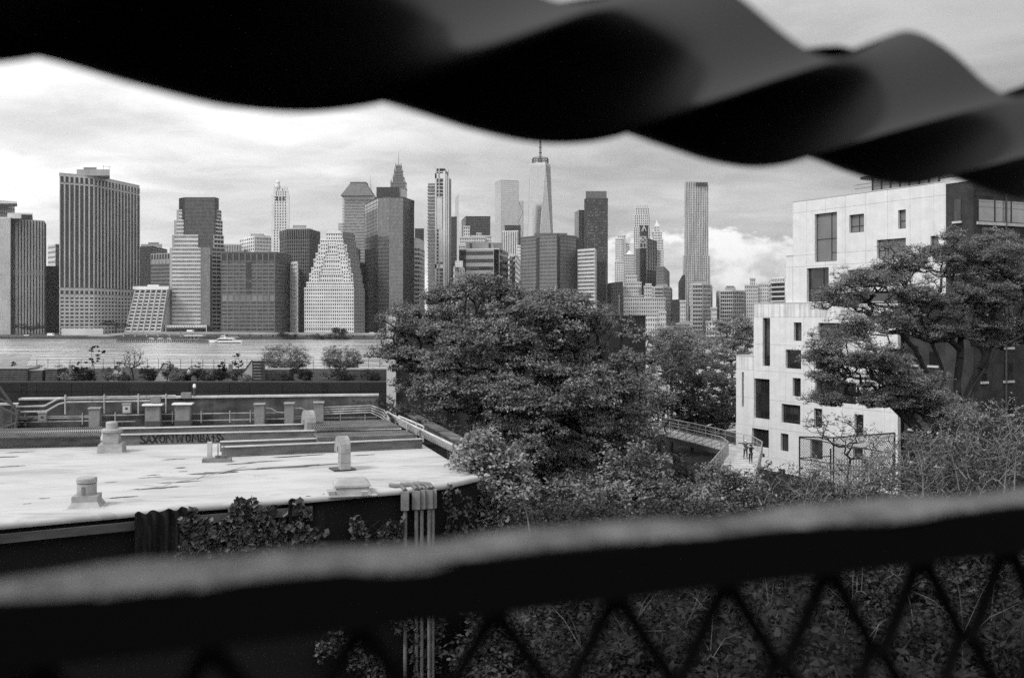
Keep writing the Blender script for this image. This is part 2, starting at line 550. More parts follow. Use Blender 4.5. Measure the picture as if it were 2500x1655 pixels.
# dark floor lines between the piers
for i, nn in ((0, 7), (1, 14)):
    facade(t, V[i], V[i+1], zof(702, V[0].y), zof(449, V[0].y), 0, 4.1, 0, .34, .25, mat('spandrel_dark', 0.05, 0.5, 0.4))
z2 = blockon(t, 'plant_room', 187, 268, 414, 1000, z, 26, W_GREY)
blockon(t, 'plant_room', 204, 236, 409, 1003, z2, 15, W_MID)
MB().tube([at(252, 414, 1003), at(252, 404, 1003)], .25, 5).tube([at(268, 414, 1003), at(268, 407, 1003)], .25, 5).tube([at(250, 406, 1003), at(270, 408, 1003)], .2, 5).part('mast', W_GREY, t)
blockon(t, 'podium', 150, 252, 803, 960, 2.2, 20, W_PALE, cols=0)
# --- sloped wing
def sloped():
    d = 985
    TL, TR, BR, BL = (330, 706), (409, 707), (392, 812), (303, 812)
    zt, zb_ = zof(706, d), 2.2
    root = thing('sloped_building', 'low white building with a leaning grid facade beside the striped tower', 'building', (at(360, 800, d).x, d + 10, 2.2))
    a = [Vector(((x - CX) / F * d, d, z)) for (x, y), z in ((TL, zt), (TR, zt), (BR, zb_), (BL, zb_))]
    bk = Vector((-6, 26, 0))
    rs = Vector((at(418, 0, d + 20).x, d + 20, 0))
    m = MB()
    p = [a[3], a[2], Vector((rs.x, rs.y, zb_)), a[3] + bk, a[0], a[1], Vector((rs.x, rs.y, zt)), a[0] + bk]
    m.add(p, [(3,2,1,0), (4,5,6,7), (0,1,5,4), (1,2,6,5), (2,3,7,6), (3,0,4,7)])
    m.part('wall', W_PALE, root)
    # recessed look: dark panes each set in a raised pale grid
    def q(s, t_):
        return (a[3] * (1 - t_) + a[0] * t_) * (1 - s) + (a[2] * (1 - t_) + a[1] * t_) * s
    nrow, ncol = 13, 6
    up = Vector((0, -1, 0))
    g = MB()
    for c in range(ncol):
        for r_ in range(nrow):
            s0, s1 = (c + .2) / ncol, (c + .82) / ncol
            hgt = (r_ + .25) / nrow, (r_ + .75) / nrow
            if r_ == nrow - 1: hgt = (r_ - .05) / nrow, (r_ + .78) / nrow
            if r_ == nrow - 2: hgt = (r_ + .12) / nrow, (r_ + .55) / nrow
            w = MB(); k = [q(s0, hgt[0]), q(s1, hgt[0]), q(s1, hgt[1]), q(s0, hgt[1])]
            k2 = [x + up * .12 for x in k]
            w.add([*k, *k2], [(4,5,6,7), (0,1,5,4), (1,2,6,5), (2,3,7,6), (3,0,4,7)])
            w.part('window', GL_BLACK, root)
    for c in range(ncol + 1):
        s = c / ncol
        e0, e1 = q(max(0, s - .012), 0), q(min(1, s + .012), 0)
        f0, f1 = q(max(0, s - .012), 1), q(min(1, s + .012), 1)
        o_ = up * .5
        g.add([e0, e1, f1, f0, e0 + o_, e1 + o_, f1 + o_, f0 + o_], [(4,5,6,7), (0,1,5,4), (1,2,6,5), (2,3,7,6), (3,0,4,7)])
    g.part('facade_grid', W_PALE, root, kind='stuff')
    blockon(root, 'plant_room', 324, 412, 699, d + 3, zt, 14, W_WHITE)
    blockon(root, 'plant_room', 360, 388, 695, d + 4, zt + 1.5, 8, W_WHITE)
sloped()
# --- behind
t, V, z = tower('office_tower', 'dark slab of small windows behind the striped tower, plant boxes on top', [(338, 604), (372, 603), (408, 611)], 1350,
    [(None, ST(fh=4, pw=.3, bh=.3, wall=W_DARK, glass=GL_BLACK, dep=.3))], (9, 9))
blockon(t, 'plant_room', 344, 396, 596, 1362, z, 10, W_GREY)
blockon(t, 'plant_room', 362, 388, 592, 1364, z, 8, W_MID)
tower('office_tower', 'dark office block with a pale arcaded top storey, left of the stepped glass tower', [(369, 622), (416, 620)], 1200,
    [(634, ST(fh=0, pw=.3, wall=W_GREY, glass=GL_BLACK, cols=7)), (637, ST(wall=W_GREY, glass=W_GREY)), (645, ST(fh=0, pw=.4, wall=W_PALE, glass=GL_BLACK, cols=14)),
     (None, ST(fh=4.5, pw=.2, bh=.45, wall=W_MID, glass=GL_BLACK, dep=.3))], 16)
# --- stepped glass tower
def stepped():
    d = 1000
    root = thing('stepped_tower', 'stepped office tower with a dark glass shaft between pale banded shoulders', 'building', (at(482, 800, d).x, d + 15, 2.2))
    band = ST(fh=3.9, pw=.06, bh=.45, wall=W_PALE, glass=GL_MID, dep=.25)
    steps = [(414, 605), (420, 573), (425, 536), (431, 510)]
    rsteps = [(549, 605), (546, 575), (543, 540), (540, 508)]
    zb_ = 2.2
    sx = [490, 484, 478, 472]
    rx = [518, 522, 526, 529]
    for i in range(4):
        zt = zof(steps[i][1], d)
        dd = d + i * 2.5
        # left shoulder, faces the river
        L = [Vector(((steps[i][0] - CX) / F * (dd + 4), dd + 4)), Vector(((steps[i][0] + 6 - CX) / F * dd, dd)), Vector(((sx[i] - CX) / F * dd, dd))]
        MB().prism(L + back_pts(L, 18), zb_, zt).part('shoulder', W_GREY, root)
        facade(root, L[1], L[2], zb_, zt, 14 - 2*i, 3.9, .12, .5, .3, W_PALE)
        MB().prism([L[1] + Vector((0, -.1)), L[2] + Vector((0, -.1)), L[2] + Vector((0, .5)), L[1] + Vector((0, .5))], zb_, zt - .6).part('glazing', GL_PALE, root)
        # right shoulder, its shading put into darker glass and bands
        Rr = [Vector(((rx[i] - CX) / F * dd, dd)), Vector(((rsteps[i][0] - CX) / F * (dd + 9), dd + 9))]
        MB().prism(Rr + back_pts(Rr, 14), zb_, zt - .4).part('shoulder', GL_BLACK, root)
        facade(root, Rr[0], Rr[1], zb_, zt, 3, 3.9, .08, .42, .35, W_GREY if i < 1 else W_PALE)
        zb_ = zt
    # the shaft
    S = [Vector(((437 - CX) / F * (d + 12), d + 12)), Vector(((451 - CX) / F * (d + 3), d + 3)), Vector(((524 - CX) / F * (d + 3), d + 3)), Vector(((534 - CX) / F * (d + 12), d + 12))]
    zt = zof(481, d)
    MB().prism(S + back_pts(S, 20), zof(611, d), zt).part('glass_shaft', GL_SLATED, root)
    for i, c in ((0, 3), (1, 22), (2, 3)):
        facade(root, S[i], S[i+1], zof(605, d), zt, c, 3.9, .10, .12, .12, W_DARK)
    # the glazed nose below
    P = [Vector(((x - CX) / F * dd, dd)) for x, dd in ((490, d), (498, d - 1.5), (513, d - 1.5), (518, d))]
    MB().prism(P + [P[3] + Vector((0, 6)), P[0] + Vector((0, 6))], 2.2, zof(604, d)).part('glass_nose', GL_SLATE, root)
    for i in range(3):
        facade(root, P[i], P[i+1], 2.2, zof(604, d), 4, 3.9, .10, .14, .12, W_MID)
    for k, yy in enumerate((500, 540, 573)):
        zz = zof(yy, d)
    blockon(root, 'podium', 404, 505, 794, d - 12, 2.2, 12, W_PALE, cols=16, pw=.45, bh=.5, fh=5, wm=W_WHITE)
    blockon(root, 'podium_window_row', 406, 503, 800, d - 12.4, 4.5, 1, GL_BLACK)
stepped()
# --- middle left group
tower('office_tower', 'small white-ribbed block behind, right of the stepped glass tower', [(546, 598), (590, 598)], 1300, [(None, ST(fh=0, pw=.4, wall=W_PALE, glass=GL_MID, dep=.6))], 11)
t, V, z = tower('office_tower', 'white checkered hotel block left of the slender white skyscraper', [(586, 585), (622, 578), (662, 580)], 1350,
    [(None, ST(fh=4.6, pw=.42, bh=.42, wall=W_WHITE, glass=GL_BLACK, dep=.7))], (8, 11))
blockon(t, 'plant_room', 612, 645, 571, 1362, z, 9, W_GREY)
blockon(t, 'plant_room', 640, 660, 575, 1364, z, 6, W_PALE)
def slender():
    d = 1500
    root = thing('slender_skyscraper', 'slender white setback skyscraper with a small round turret on top', 'building', (at(683, 800, d).x, d + 15, 2.2))
    secs = [(661, 706, 640, 2.2), (661, 706, 560, None), (662, 706, 478, None), (666, 704, 466, None), (669, 700, 460, None)]
    zb_ = 2.2
    for i, (a, b, yt, _) in enumerate(secs):
        zt = zof(yt, d)
        Vv = [Vector(((a - CX) / F * d, d + i)), Vector(((b - CX) / F * d, d + i))]
        MB().prism(Vv + back_pts(Vv, 24 - i*2), zb_, zt).part('wall', GL_MID, root)
        facade(root, Vv[0], Vv[1], zb_, zt, 7, 4.2, .58, .25 if i > 2 else .42, .7, W_WHITE)
        for k in ((.0, .18), (.82, 1.0)):     # solid corner piers
            o = Vv[0] + (Vv[1] - Vv[0]) * k[0]; e = Vv[0] + (Vv[1] - Vv[0]) * k[1]
            MB().prism([o - Vector((0, .9)), e - Vector((0, .9)), e + Vector((0, .3)), o + Vector((0, .3))], zb_, zt + .5).part('corner_pier', W_WHITE, root)
        zb_ = zt
    for x in (676, 684, 692):
        a, b = at(x - 2.2, 490, d + 1.2), at(x + 2.2, 480, d + 1.2)
        MB().box((a.x, d + .6, a.z), (b.x - a.x, 0, 0), (0, 1, 0), (0, 0, b.z - a.z)).part('arched_window', GL_BLACK, root)
    c = at(678, 460, d + 10)
    MB().lathe((c.x, c.y, c.z), [(4.2, 0), (4.2, 4), (3.2, 4.5), (3.2, 8), (3.6, 8.5), (2.6, 11), (.3, 13)], 12).part('turret', W_WHITE, root)
    for x in (670, 687, 694, 700):
        q_ = at(x, 462, d + 4); MB().cbox((q_.x, q_.y, q_.z - 3), 2.2, 2.2, 7).part('finial', W_WHITE, root)
slender()
t, V, z = tower('dark_tower', 'dark eight-sided office tower with pale plant deck behind the brown grid block', [(684, 570), (701, 564), (755, 563), (780, 570)], 1150,
    [(566, ST(wall=W_BROWN, glass=W_BROWN)), (584, ST(fh=0, pw=.5, wall=W_BROWN, glass=GL_BLACK, dep=1.0)),
     (None, ST(fh=4, pw=.42, bh=.32, wall=W_BROWN, glass=GL_DARK, dep=.6))], (4, 10, 5), par=1)
blockon(t, 'plant_deck', 699, 764, 557, 1165, z, 15, W_PALE)
blockon(t, 'plant_room', 715, 748, 550, 1170, z + 2, 8, W_GREY)
# --- brown grid block on the river front
t, V, z = tower('grid_block', 'broad brown gridded office block on the waterfront with tall top-floor openings', [(541, 617), (671, 617), (710, 624)], 960,
    [(619, ST(wall=W_BROWN, glass=W_BROWN)), (637, ST(fh=0, pw=.16, wall=W_MID, glass=GL_BLACK, dep=.9, big=True)),
     (719, ST(fh=3.8, pw=.12, bh=.34, wall=W_MID, glass=glass('brown', 0.05, 0.9, cell=(1.6, 1.6, 3.8)), dep=.5, big=True)),
     (735, ST(fh=20, pw=.12, bh=.08, wall=W_MID, glass=glass('lit', 0.16, 0.5, cell=(5.8, 5.8, 40)), dep=.5, big=True)),
     (None, ST(fh=3.8, pw=.12, bh=.34, wall=W_MID, glass=glass('brown', 0.05), dep=.5, big=True))], (9, 10), back=34, par=.8)
# the lift strip of dark louvres
for k, yy in enumerate(range(640, 716, 7)):
    if k in (6, 9): continue
    a = at(600.5, yy + 6, 959.2); b = at(612.5, yy, 959.2)
    MB().box((a.x, 958.9, a.z), (b.x - a.x, 0, 0), (0, 1.2, 0), (0, 0, b.z - a.z)).part('louvre', GL_BLACK, t)
tower('stair_block', 'narrow white block with staggered corner windows between brown block and ziggurat', [(710, 643), (726, 641), (742, 706)], 990,
    [(None, ST(fh=4.2, pw=.3, bh=.5, wall=W_PALE, glass=GL_BLACK, dep=.6))], (4, 4))
# --- the white ziggurat
def ziggurat():
    d = 975
    root = thing('ziggurat_tower', 'white stepped ziggurat office tower full of small square windows', 'building', (at(805, 800, d).x, d + 20, 2.2))
    tiers = [(743, 864, 704), (748, 863, 690), (755, 862, 669), (760, 857, 654), (766, 855, 633), (771, 850, 618), (777, 847, 597), (782, 838, 583), (796, 836, 565), (801, 832, 561)]
    zb_ = 2.2
    for i, (a, b, yt) in enumerate(tiers):
        dd = d + i * 2.2
        zt = zof(yt, d)
        A, B = Vector(((a - CX) / F * dd, dd)), Vector(((b - CX) / F * dd, dd))
        C = B + Vector((at(880 - i*3, 0, dd).x - B.x, 26))
        MB().prism([A, B, C, A + Vector((0, 30))], zb_, zt).part('tier', GL_MID if i else GL_DARK, root)
        nf = max(1, round((zt - zb_) / 3.5))
        facade(root, A, B, zb_, zt, max(4, int((b - a) / 5.1)), (zt - zb_) / nf, .46, .5, .45, W_WHITE, big=(i == 0))
        facade(root, B, C, zb_, zt, 6, (zt - zb_) / nf, .5, .5, .45, W_GREY)  # shaded side of the white tower, darkening put into the grey colour
        MB().box((A.x - .1, dd - .8, zt - .7), (B.x - A.x + .2, 0, 0), (0, 1.6, 0), (0, 0, 1.5)).part('cornice', W_WHITE, root)
        if i in (2, 3, 4, 5, 6):      # the lower wings either side of each tier
            for (p, q_) in ((a + 6, a + 24), (b - 24, b - 6)):
                A2, B2 = Vector(((p - CX) / F * (dd - .9), dd - .9)), Vector(((q_ - CX) / F * (dd - .9), dd - .9))
                z9 = zt + (2.6 if i % 2 else 1.8)
                MB().prism([A2, B2, B2 + Vector((0, 5)), A2 + Vector((0, 5))], zb_, z9).part('wing', GL_MID, root)
                facade(root, A2, B2, zb_, z9, 3, 3.5, .46, .5, .45, W_WHITE)
        zb_ = zt
    MB().prism([Vector(((743 - CX) / F * 974.2, 974.2)), Vector(((864 - CX) / F * 974.2, 974.2)), Vector(((864 - CX) / F * 974.2, 975)), Vector(((743 - CX) / F * 974.2, 975))], zof(800, d), zof(796, d)).part('string_course', W_WHITE, root)
ziggurat()
tower('office_tower', 'thin black tower with white ribs tucked behind the ziggurat', [(848, 604), (857, 606), (879, 611)], 1060,
    [(None, ST(fh=0, pw=.3, wall=W_PALE, glass=GL_BLACK, dep=.5))], (2, 6), back=20)
tower('office_tower', 'dark narrow slab beside the glass towers, banded with pale floors', [(878, 643), (892, 646)], 1080, [(None, ST(fh=4.5, bh=.25, wall=W_MID, glass=GL_BLACK))], 2, back=20)
# --- pyramid-roofed tower
t, V, z = tower('pyramid_roof_tower', 'pale banded skyscraper with a dark hipped pyramid roof', [(836, 484), (841, 481), (914, 481)], 1450,
    [(489, ST(wall=W_PALE, glass=W_PALE)), (None, ST(fh=4.2, pw=.0, bh=.5, wall=W_GREY, glass=GL_PALE, dep=.25))], (2, 16), back=38)
c = sum(V[1:], Vector((0, 0))) / 2 + Vector((-3, 18))
MB().frustum((c.x, c.y, z + 1.2), 47, 47, 22, 22, zof(451, 1450) - z).part('pyramid_roof', M_COPPER, t)
MB().cbox((c.x, c.y, zof(451, 1450) + 1.2), 23, 23, 1.6).part('roof_ridge', M_COPPER, t)
for x in (837.5, 845, 852, 858):
    a, b = at(x, 535, 1447), at(x + 4, 494, 1447)
    MB().box((a.x, 1446.6, a.z), (b.x - a.x, 0, 0), (0, 3, 0), (0, 0, b.z - a.z)).part('tall_window', GL_BLACK, t)
    for k in range(6):
        zz = a.z + (b.z - a.z) * (k + .6) / 6
        MB().box((a.x - .2, 1446.1, zz), (b.x - a.x + .4, 0, 0), (0, 2, 0), (0, 0, 1.4)).part('window_band', W_PALE, t)
blockon(t, 'shoulder', 826, 862, 545, 1446, 2.2, 14, W_GREY, cols=8, pw=.4, bh=.45, wm=W_PALE)
MB().tube([at(904, 470, 1700), at(904, 440, 1700)], 2.6, 6, r1=.8).tube([at(904, 442, 1700), at(904, 424, 1700)], .7, 5, r1=.2).top('distant_spire', W_PALE, 'thin pale distant spire rising right of the hipped pyramid roof', 'spire')
# --- faceted glass tower
t, V, z = tower('faceted_glass_tower', 'faceted curtain-glass tower of light and dark vertical faces', [(891, 500), (923, 484), (950, 482), (984, 483), (1011, 492)], 1090,
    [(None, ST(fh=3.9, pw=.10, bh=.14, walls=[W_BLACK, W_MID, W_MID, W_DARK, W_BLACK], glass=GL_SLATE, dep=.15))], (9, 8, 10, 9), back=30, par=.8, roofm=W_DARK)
A, B = V[0], V[1]
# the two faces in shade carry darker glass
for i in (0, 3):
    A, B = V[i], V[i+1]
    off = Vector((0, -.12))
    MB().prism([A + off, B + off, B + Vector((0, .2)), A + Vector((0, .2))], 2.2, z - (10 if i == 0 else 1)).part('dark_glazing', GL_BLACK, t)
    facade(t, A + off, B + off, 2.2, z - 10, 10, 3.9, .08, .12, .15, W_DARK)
blockon(t, 'plant_room', 919, 975, 457, 1105, z, 16, W_DARK)
blockon(t, 'plant_room', 968, 990, 462, 1106, z, 14, W_GREY)
# --- gothic spire
def gothic(name, label, x, d, prof, cols, wm, gm, tip, cat='building', rib=10):
    """prof: (half width px, y px) from bottom to top"""
    root = thing(name, label, cat, (at(x, 800, d).x, d + 10, 2.2))
    zb_ = 2.2
    for i, (hw, yt) in enumerate(prof):
        zt = zof(yt, d)
        w = hw * 2 / F * d
        c0 = (at(x, 0, d).x, d + 12)
        MB().cbox((c0[0], c0[1], zb_), w, w * .9, zt - zb_).part('tier', gm, root)
        yy = d + 12 - w * .45
        facade(root, (c0[0] - w/2, yy), (c0[0] + w/2, yy), zb_, zt, max(2, int(hw * 2 / 3.2)), 4.2, .5, .38, .6, wm)
        MB().cbox((c0[0], c0[1], zt - .8), w + .8, w * .9 + .8, 1.6).part('cornice', wm, root)
        if w > 4:
            for s in (-1, 1):
                MB().frustum((c0[0] + s * w * .46, yy + 1, zt), 1.8, 1.8, .2, .2, 6).part('pinnacle', wm, root)
        zb_ = zt
    w = prof[-1][0] * 2 / F * d
    MB().frustum((c0[0], c0[1], zb_), w * .9, w * .9, .8, .8, zof(tip[0], d) - zb_).part('spire', wm, root)
    MB().tube([(c0[0], c0[1], zof(tip[0], d) - 1), (c0[0], c0[1], zof(tip[1], d))], .5, 5, r1=.15).part('mast', wm, root)
    return root
gothic('gothic_skyscraper', 'gothic stone skyscraper with a stepped crown, glass lantern and needle spire', 971, 1500,
       [(20, 520), (19, 460), (18, 445), (13, 432), (10, 416), (7, 404)], 8, W_MID, GL_DARK, (397, 366))
# --- white banded block right of the glass tower
t, V, z = tower('office_tower', 'white tower with bold window bands, black ribbed cap behind it, left of the slab-balcony tower', [(1011, 584), (1023, 585), (1036, 592)], 1150,
    [(604, ST(wall=W_WHITE, glass=W_WHITE)), (None, ST(fh=5.2, pw=.12, bh=.4, wall=W_WHITE, glass=GL_BLACK, dep=.4))], (3, 4), back=16)
tower('office_tower', 'black ribbed slab top showing behind the white banded tower', [(1013, 560), (1035, 560)], 1400, [(None, ST(fh=0, pw=.3, wall=W_DARK, glass=GL_BLACK))], 8, back=20)
# --- slender tower under construction
def construction():
    d = 1080
    root = thing('unfinished_tower', 'slender unfinished residential tower of open concrete floors and white core walls', 'building', (at(1070, 800, d).x, d + 10, 2.2))
    wpx = lambda x, dd=d: (x - CX) / F * dd
    MB().prism([(wpx(1044), d + 6), (wpx(1064), d + 6), (wpx(1064), d + 22), (wpx(1044), d + 22)], 2.2, zof(446, d)).part('glazing', GL_SLATE, root)
    nf = 44; z0, z1 = 2.2, zof(446, d)
    for k in range(nf):
        zz = z0 + (z1 - z0) * k / nf
        jut = 0.8 * ((k * 7) % 5) / 4
        MB().box((wpx(1042), d + 3 - jut, zz), (wpx(1066) - wpx(1042) + jut, 0, 0), (0, 19 + jut, 0), (0, 0, .55 if k % 5 else 1.2)).part('floor_slab', W_PALE, root)
    MB().prism([(wpx(1063), d + 1), (wpx(1085), d + 1), (wpx(1092), d + 20), (wpx(1063), d + 20)], 2.2, zof(415, d)).part('glazing', GL_BLACK, root)
    nf = 46; z1 = zof(412, d)
    for k in range(nf + 1):
        zz = z0 + (z1 - z0) * k / nf
        MB().box((wpx(1062.5), d - .2, zz), (wpx(1086) - wpx(1062.5), 0, 0), (0, 18, 0), (0, 0, .9)).part('floor_slab', W_PALE, root)
    for a, b, y0, y1, m in ((1062, 1066, 812, 412, W_PALE), (1071, 1073, 812, 412, W_PALE), (1082, 1087, 812, 418, W_WHITE), (1088, 1091, 812, 425, W_PALE), (1093, 1096, 812, 430, W_PALE),
                            (1067, 1080, 560, 483, W_PALE), (1072, 1081, 640, 560, W_PALE), (1062, 1086, 655, 645, W_WHITE), (1062, 1085, 436, 424, W_WHITE)):
        MB().box((wpx(a), d - .8 - (a % 3) * .11, zof(y0, d) if y0 < 800 else 2.2), (wpx(b) - wpx(a), 0, 0), (0, 3, 0), (0, 0, zof(y1, d) - (zof(y0, d) if y0 < 800 else 2.2))).part('core_wall', m, root)
    MB().prism([(wpx(1086), d), (wpx(1094), d + 8), (wpx(1099), d + 20), (wpx(1086), d + 20)], 2.2, zof(432, d)).part('side_wall', W_GREY, root)
    MB().tube([(wpx(1062.5), d, z1), (wpx(1061.5), d, z1 + 3)], .2, 5).tube([(wpx(1094), d + 4, z1 - 20), (wpx(1094), d + 4, z1)], .25, 5).part('crane_mast', W_GREY, root)
construction()
tower('office_tower', 'dark narrow tower just right of the unfinished tower', [(1098, 532), (1115, 531)], 1300, [(None, ST(fh=4, bh=.2, pw=.1, wall=W_DARK, glass=GL_BLACK, dep=.2))], 5, back=20)
t, V, z = tower('office_tower', 'sharp pale sliver of a distant tower rising above a white stepped house', [(1111, 486), (1120, 472)], 1900, [(None, ST(fh=4, bh=.3, wall=W_WHITE, glass=GL_PALE, dep=.2))], 1, back=12)
t, V, z = tower('stepped_house', 'small white stepped apartment block above the tree, balconies on its side', [(1108, 652), (1134, 656)], 1030, [(None, ST(fh=6, pw=.62, bh=.6, wall=W_WHITE, glass=GL_DARK, dep=.5))], 4, back=14)
blockon(t, 'upper_tier', 1111, 1130, 637, 1034, z, 10, W_WHITE, cols=4, pw=.6, bh=.5)
blockon(t, 'lower_tier', 1102, 1118, 705, 1026, 2.2, 8, W_PALE)
tower('black_slab', 'black windowless slab tower behind the ornate roofs', [(1127, 540), (1137, 530), (1197, 530)], 1700, [(None, ST(fh=4, bh=.1, wall=W_BLACK, glass=mat('black_cladding', .035, .4, .4), dep=.2))], (1, 1), back=30)
def ornate(name, label, blocks, d, wm, gm, cat='building', fh=4.2, pitch=4.2):
    root = thing(name, label, cat, (at((blocks[0][0] + blocks[0][1]) / 2, 800, d).x, d + 12, 2.2))
    for i, (a, b, yt) in enumerate(blocks):
        dd = d + i * 1.7
        A, B = Vector(((a - CX) / F * dd, dd)), Vector(((b - CX) / F * dd, dd))
        zt = zof(yt, d)
        MB().prism([A, B] + back_pts([A, B], 18), 2.2, zt).part('wall', gm, root)
        facade(root, A, B, 2.2, zt, max(1, int((b - a) / pitch)), fh, .55, .5, .5, wm)
        MB().box((A.x - .3, dd - .9, zt - .8), (B.x - A.x + .6, 0, 0), (0, 2, 0), (0, 0, 1.7)).part('cornice', wm, root)
    return root
ornate('old_office_block', 'ornate pale masonry block with stepped roof in front of the black slab', [(1120, 1215, 600), (1122, 1185, 580), (1131, 1147, 553), (1139, 1200, 576), (1163, 1175, 569)], 1350, W_PALE, GL_MID)
# banded office with dark stripes
t, V, z = tower('banded_block', 'long office block of alternating dark and pale horizontal stripes above the tree', [(1121, 611), (1138, 610), (1205, 609), (1219, 609), (1226, 612), (1240, 618)], 1100,
    [(None, ST(fh=8.2, pw=0, bh=.5, walls=[W_DARK, W_GREY, W_PALE, W_DARK, W_GREY], glass=GL_BLACK, dep=.4))], (1, 1, 1, 1, 1), back=24)
facade(t, V[2], V[3], 2.2, z, 1, 3.9, 1.9, 0, .6, W_PALE)
blockon(t, 'plant_room', 1138, 1205, 592, 1108, z, 14, W_GREY)
blockon(t, 'plant_room', 1205, 1226, 593, 1107, z, 14, W_MID)
for x in (1147, 1193):
    blockon(t, 'louvre', x, x + 5, 594, 1107.4, z, 1, GL_BLACK)
# --- glass tower left of the tall tapering one
t, V, z = tower('glass_tower', 'tall pale reflective glass tower with louvred crown, left of the tapering skyscraper', [(1209, 447), (1223, 441), (1266, 443)], 2150,
    [(None, ST(fh=4.2, pw=.06, bh=.10, wall=W_GREY, glass=GL_MIRROR, dep=.15))], (8, 14), back=50)
for k in range(5):
    a = at(1230, 445 + k*4.2, 2148)
    MB().box((a.x, 2147, a.z), (28.5, 0, 0), (0, 1.5, 0), (0, 0, 1.6)).part('louvre', W_DARK, t)
for x in (1223, 1264.5):
    a = at(x, 700, 2147); MB().box((a.x, 2146, 2.2), (1.8, 0, 0), (0, 3, 0), (0, 0, zof(440, 2147) - 2.2)).part('edge_fin', W_WHITE, t)
t = thing('braced_tower', 'slim distant tower with exposed diagonal braces beside the pale glass tower', 'building', (at(1272, 800, 2160).x, 2165, 2.2))
A, B = at(1266, 0, 2160), at(1278, 0, 2160)
MB().prism([(A.x, 2160), (B.x, 2160), (B.x, 2190), (A.x, 2190)], 2.2, zof(491, 2160)).part('glazing', GL_MIRROR, t)
for k in range(9):
    y0 = 491 + k*26
    MB().tube([at(1266 + (k % 2)*10, y0, 2158), at(1276 - (k % 2)*10, y0 + 26, 2158)], .8, 4).part('brace', W_PALE, t)
MB().tube([at(1277, 491, 2158), at(1277, 760, 2158)], .8, 4).part('brace', W_PALE, t)
t, V, z = tower('ribbed_tower', 'white ribbed tower with a dark cap standing before the pale glass tower', [(1226, 566), (1265, 565)], 1450,
    [(None, ST(fh=0, pw=.5, wall=W_WHITE, glass=GL_BLACK, dep=.8))], 9, back=20)
tower('office_tower', 'dark plain block behind the white ribbed tower', [(1232, 552), (1271, 552)], 1600, [(None, ST(fh=4, bh=.1, wall=W_BLACK, glass=W_DARK, dep=.1))], 1, back=20)
tower('office_tower', 'small white block with slanting dark bands beside the broad brown tower', [(1238, 630), (1258, 622), (1272, 640)], 1200, [(None, ST(fh=6.4, bh=.5, pw=.0, wall=W_WHITE, glass=GL_BLACK, dep=.4))], (1, 1), back=18)
ornate('old_office_block', 'narrow pale masonry block left of the broad brown tower', [(1242, 1272, 655), (1246, 1262, 622), (1262, 1272, 600)], 1280, W_WHITE, GL_MID)
# --- the tapering skyscraper
def tapered():
    d = 2300
    x0, x1 = 1287, 1353
    c = at((x0 + x1) / 2, 0, d)
    cx, cy = c.x, d + 30
    s = (x1 - x0) / F * d / 2 * 0.98
    zt = zof(401, d); zb_ = 58.0
    rot = R(24)
    root = thing('tapering_skyscraper', 'tallest skyscraper, mirror glass tapering in long triangles to a ringed mast', 'building', (cx, cy, 2.2))
    def pl(x, y, z):
        return (cx + x*math.cos(rot) - y*math.sin(rot), cy + x*math.sin(rot) + y*math.cos(rot), z)
    q = s * .86
    base = [pl(-q, -q, zb_), pl(q, -q, zb_), pl(q, q, zb_), pl(-q, q, zb_)]
    top = [pl(0, -q, zt), pl(q, 0, zt), pl(0, q, zt), pl(-q, 0, zt)]
    MB().box(pl(-q, -q, 2.2), Vector(pl(q, -q, 0)) - Vector(pl(-q, -q, 0)), Vector(pl(-q, q, 0)) - Vector(pl(-q, -q, 0)), (0, 0, zb_ - 2.2)).part('podium', W_PALE, root)
    for k in range(4):
        a, b = base[k], base[(k+1) % 4]
        MB().add([a, b, top[k]], [(0, 1, 2)]).part('glass_facet', GL_MIRROR, root)
        MB().add([b, top[(k+1) % 4], top[k]], [(0, 1, 2)]).part('glass_facet', GL_MIRROR, root)
        MB().tube([b, top[k]], .6, 4).tube([b, top[(k+1) % 4]], .6, 4).part('edge_trim', W_WHITE, root)
    MB().add(top, [(0, 1, 2, 3)]).part('roof', W_PALE, root)
    MB().prism([(p[0], p[1]) for p in top], zt, zt + 5).part('parapet', W_PALE, root)
    cc = (cx, cy)
    for zz, rr, hh in ((9, 19, 1.3), (14, 19, 1.3), (18, 17.5, 1.0)):
        mbb = MB(); n = 28
        for j in range(n):
            g0, g1 = 2*math.pi*j/n, 2*math.pi*(j+1)/n
            mbb.tube([(cx + rr*math.cos(g0), cy + rr*math.sin(g0), zt + zz), (cx + rr*math.cos(g1), cy + rr*math.sin(g1), zt + zz)], hh, 4, cap=False)
        mbb.part('mast_ring', W_DARK, root)
    ml = MB()
    for j in range(14):
        g0 = 2*math.pi*j/14
        ml.tube([(cx + 19*math.cos(g0), cy + 19*math.sin(g0), zt + 5), (cx + 17.5*math.cos(g0), cy + 17.5*math.sin(g0), zt + 18)], .6, 4)
    ml.part('ring_strut', W_DARK, root)
    MB().tube([(cx, cy, zt + 4), (cx, cy, zt + 60)], 3.2, 8, r1=2.2).tube([(cx, cy, zt + 60), (cx, cy, zt + 124)], 2.0, 8, r1=.5).part('mast', W_MID, root)
    for zz in (30, 42, 55, 66, 78, 90):
        MB().lathe((cx, cy, zt + zz), [(3.6 - zz*.02, 0), (4.2 - zz*.02, 1), (3.6 - zz*.02, 2.4)], 10).part('mast_collar', W_DARK, root)
tapered()
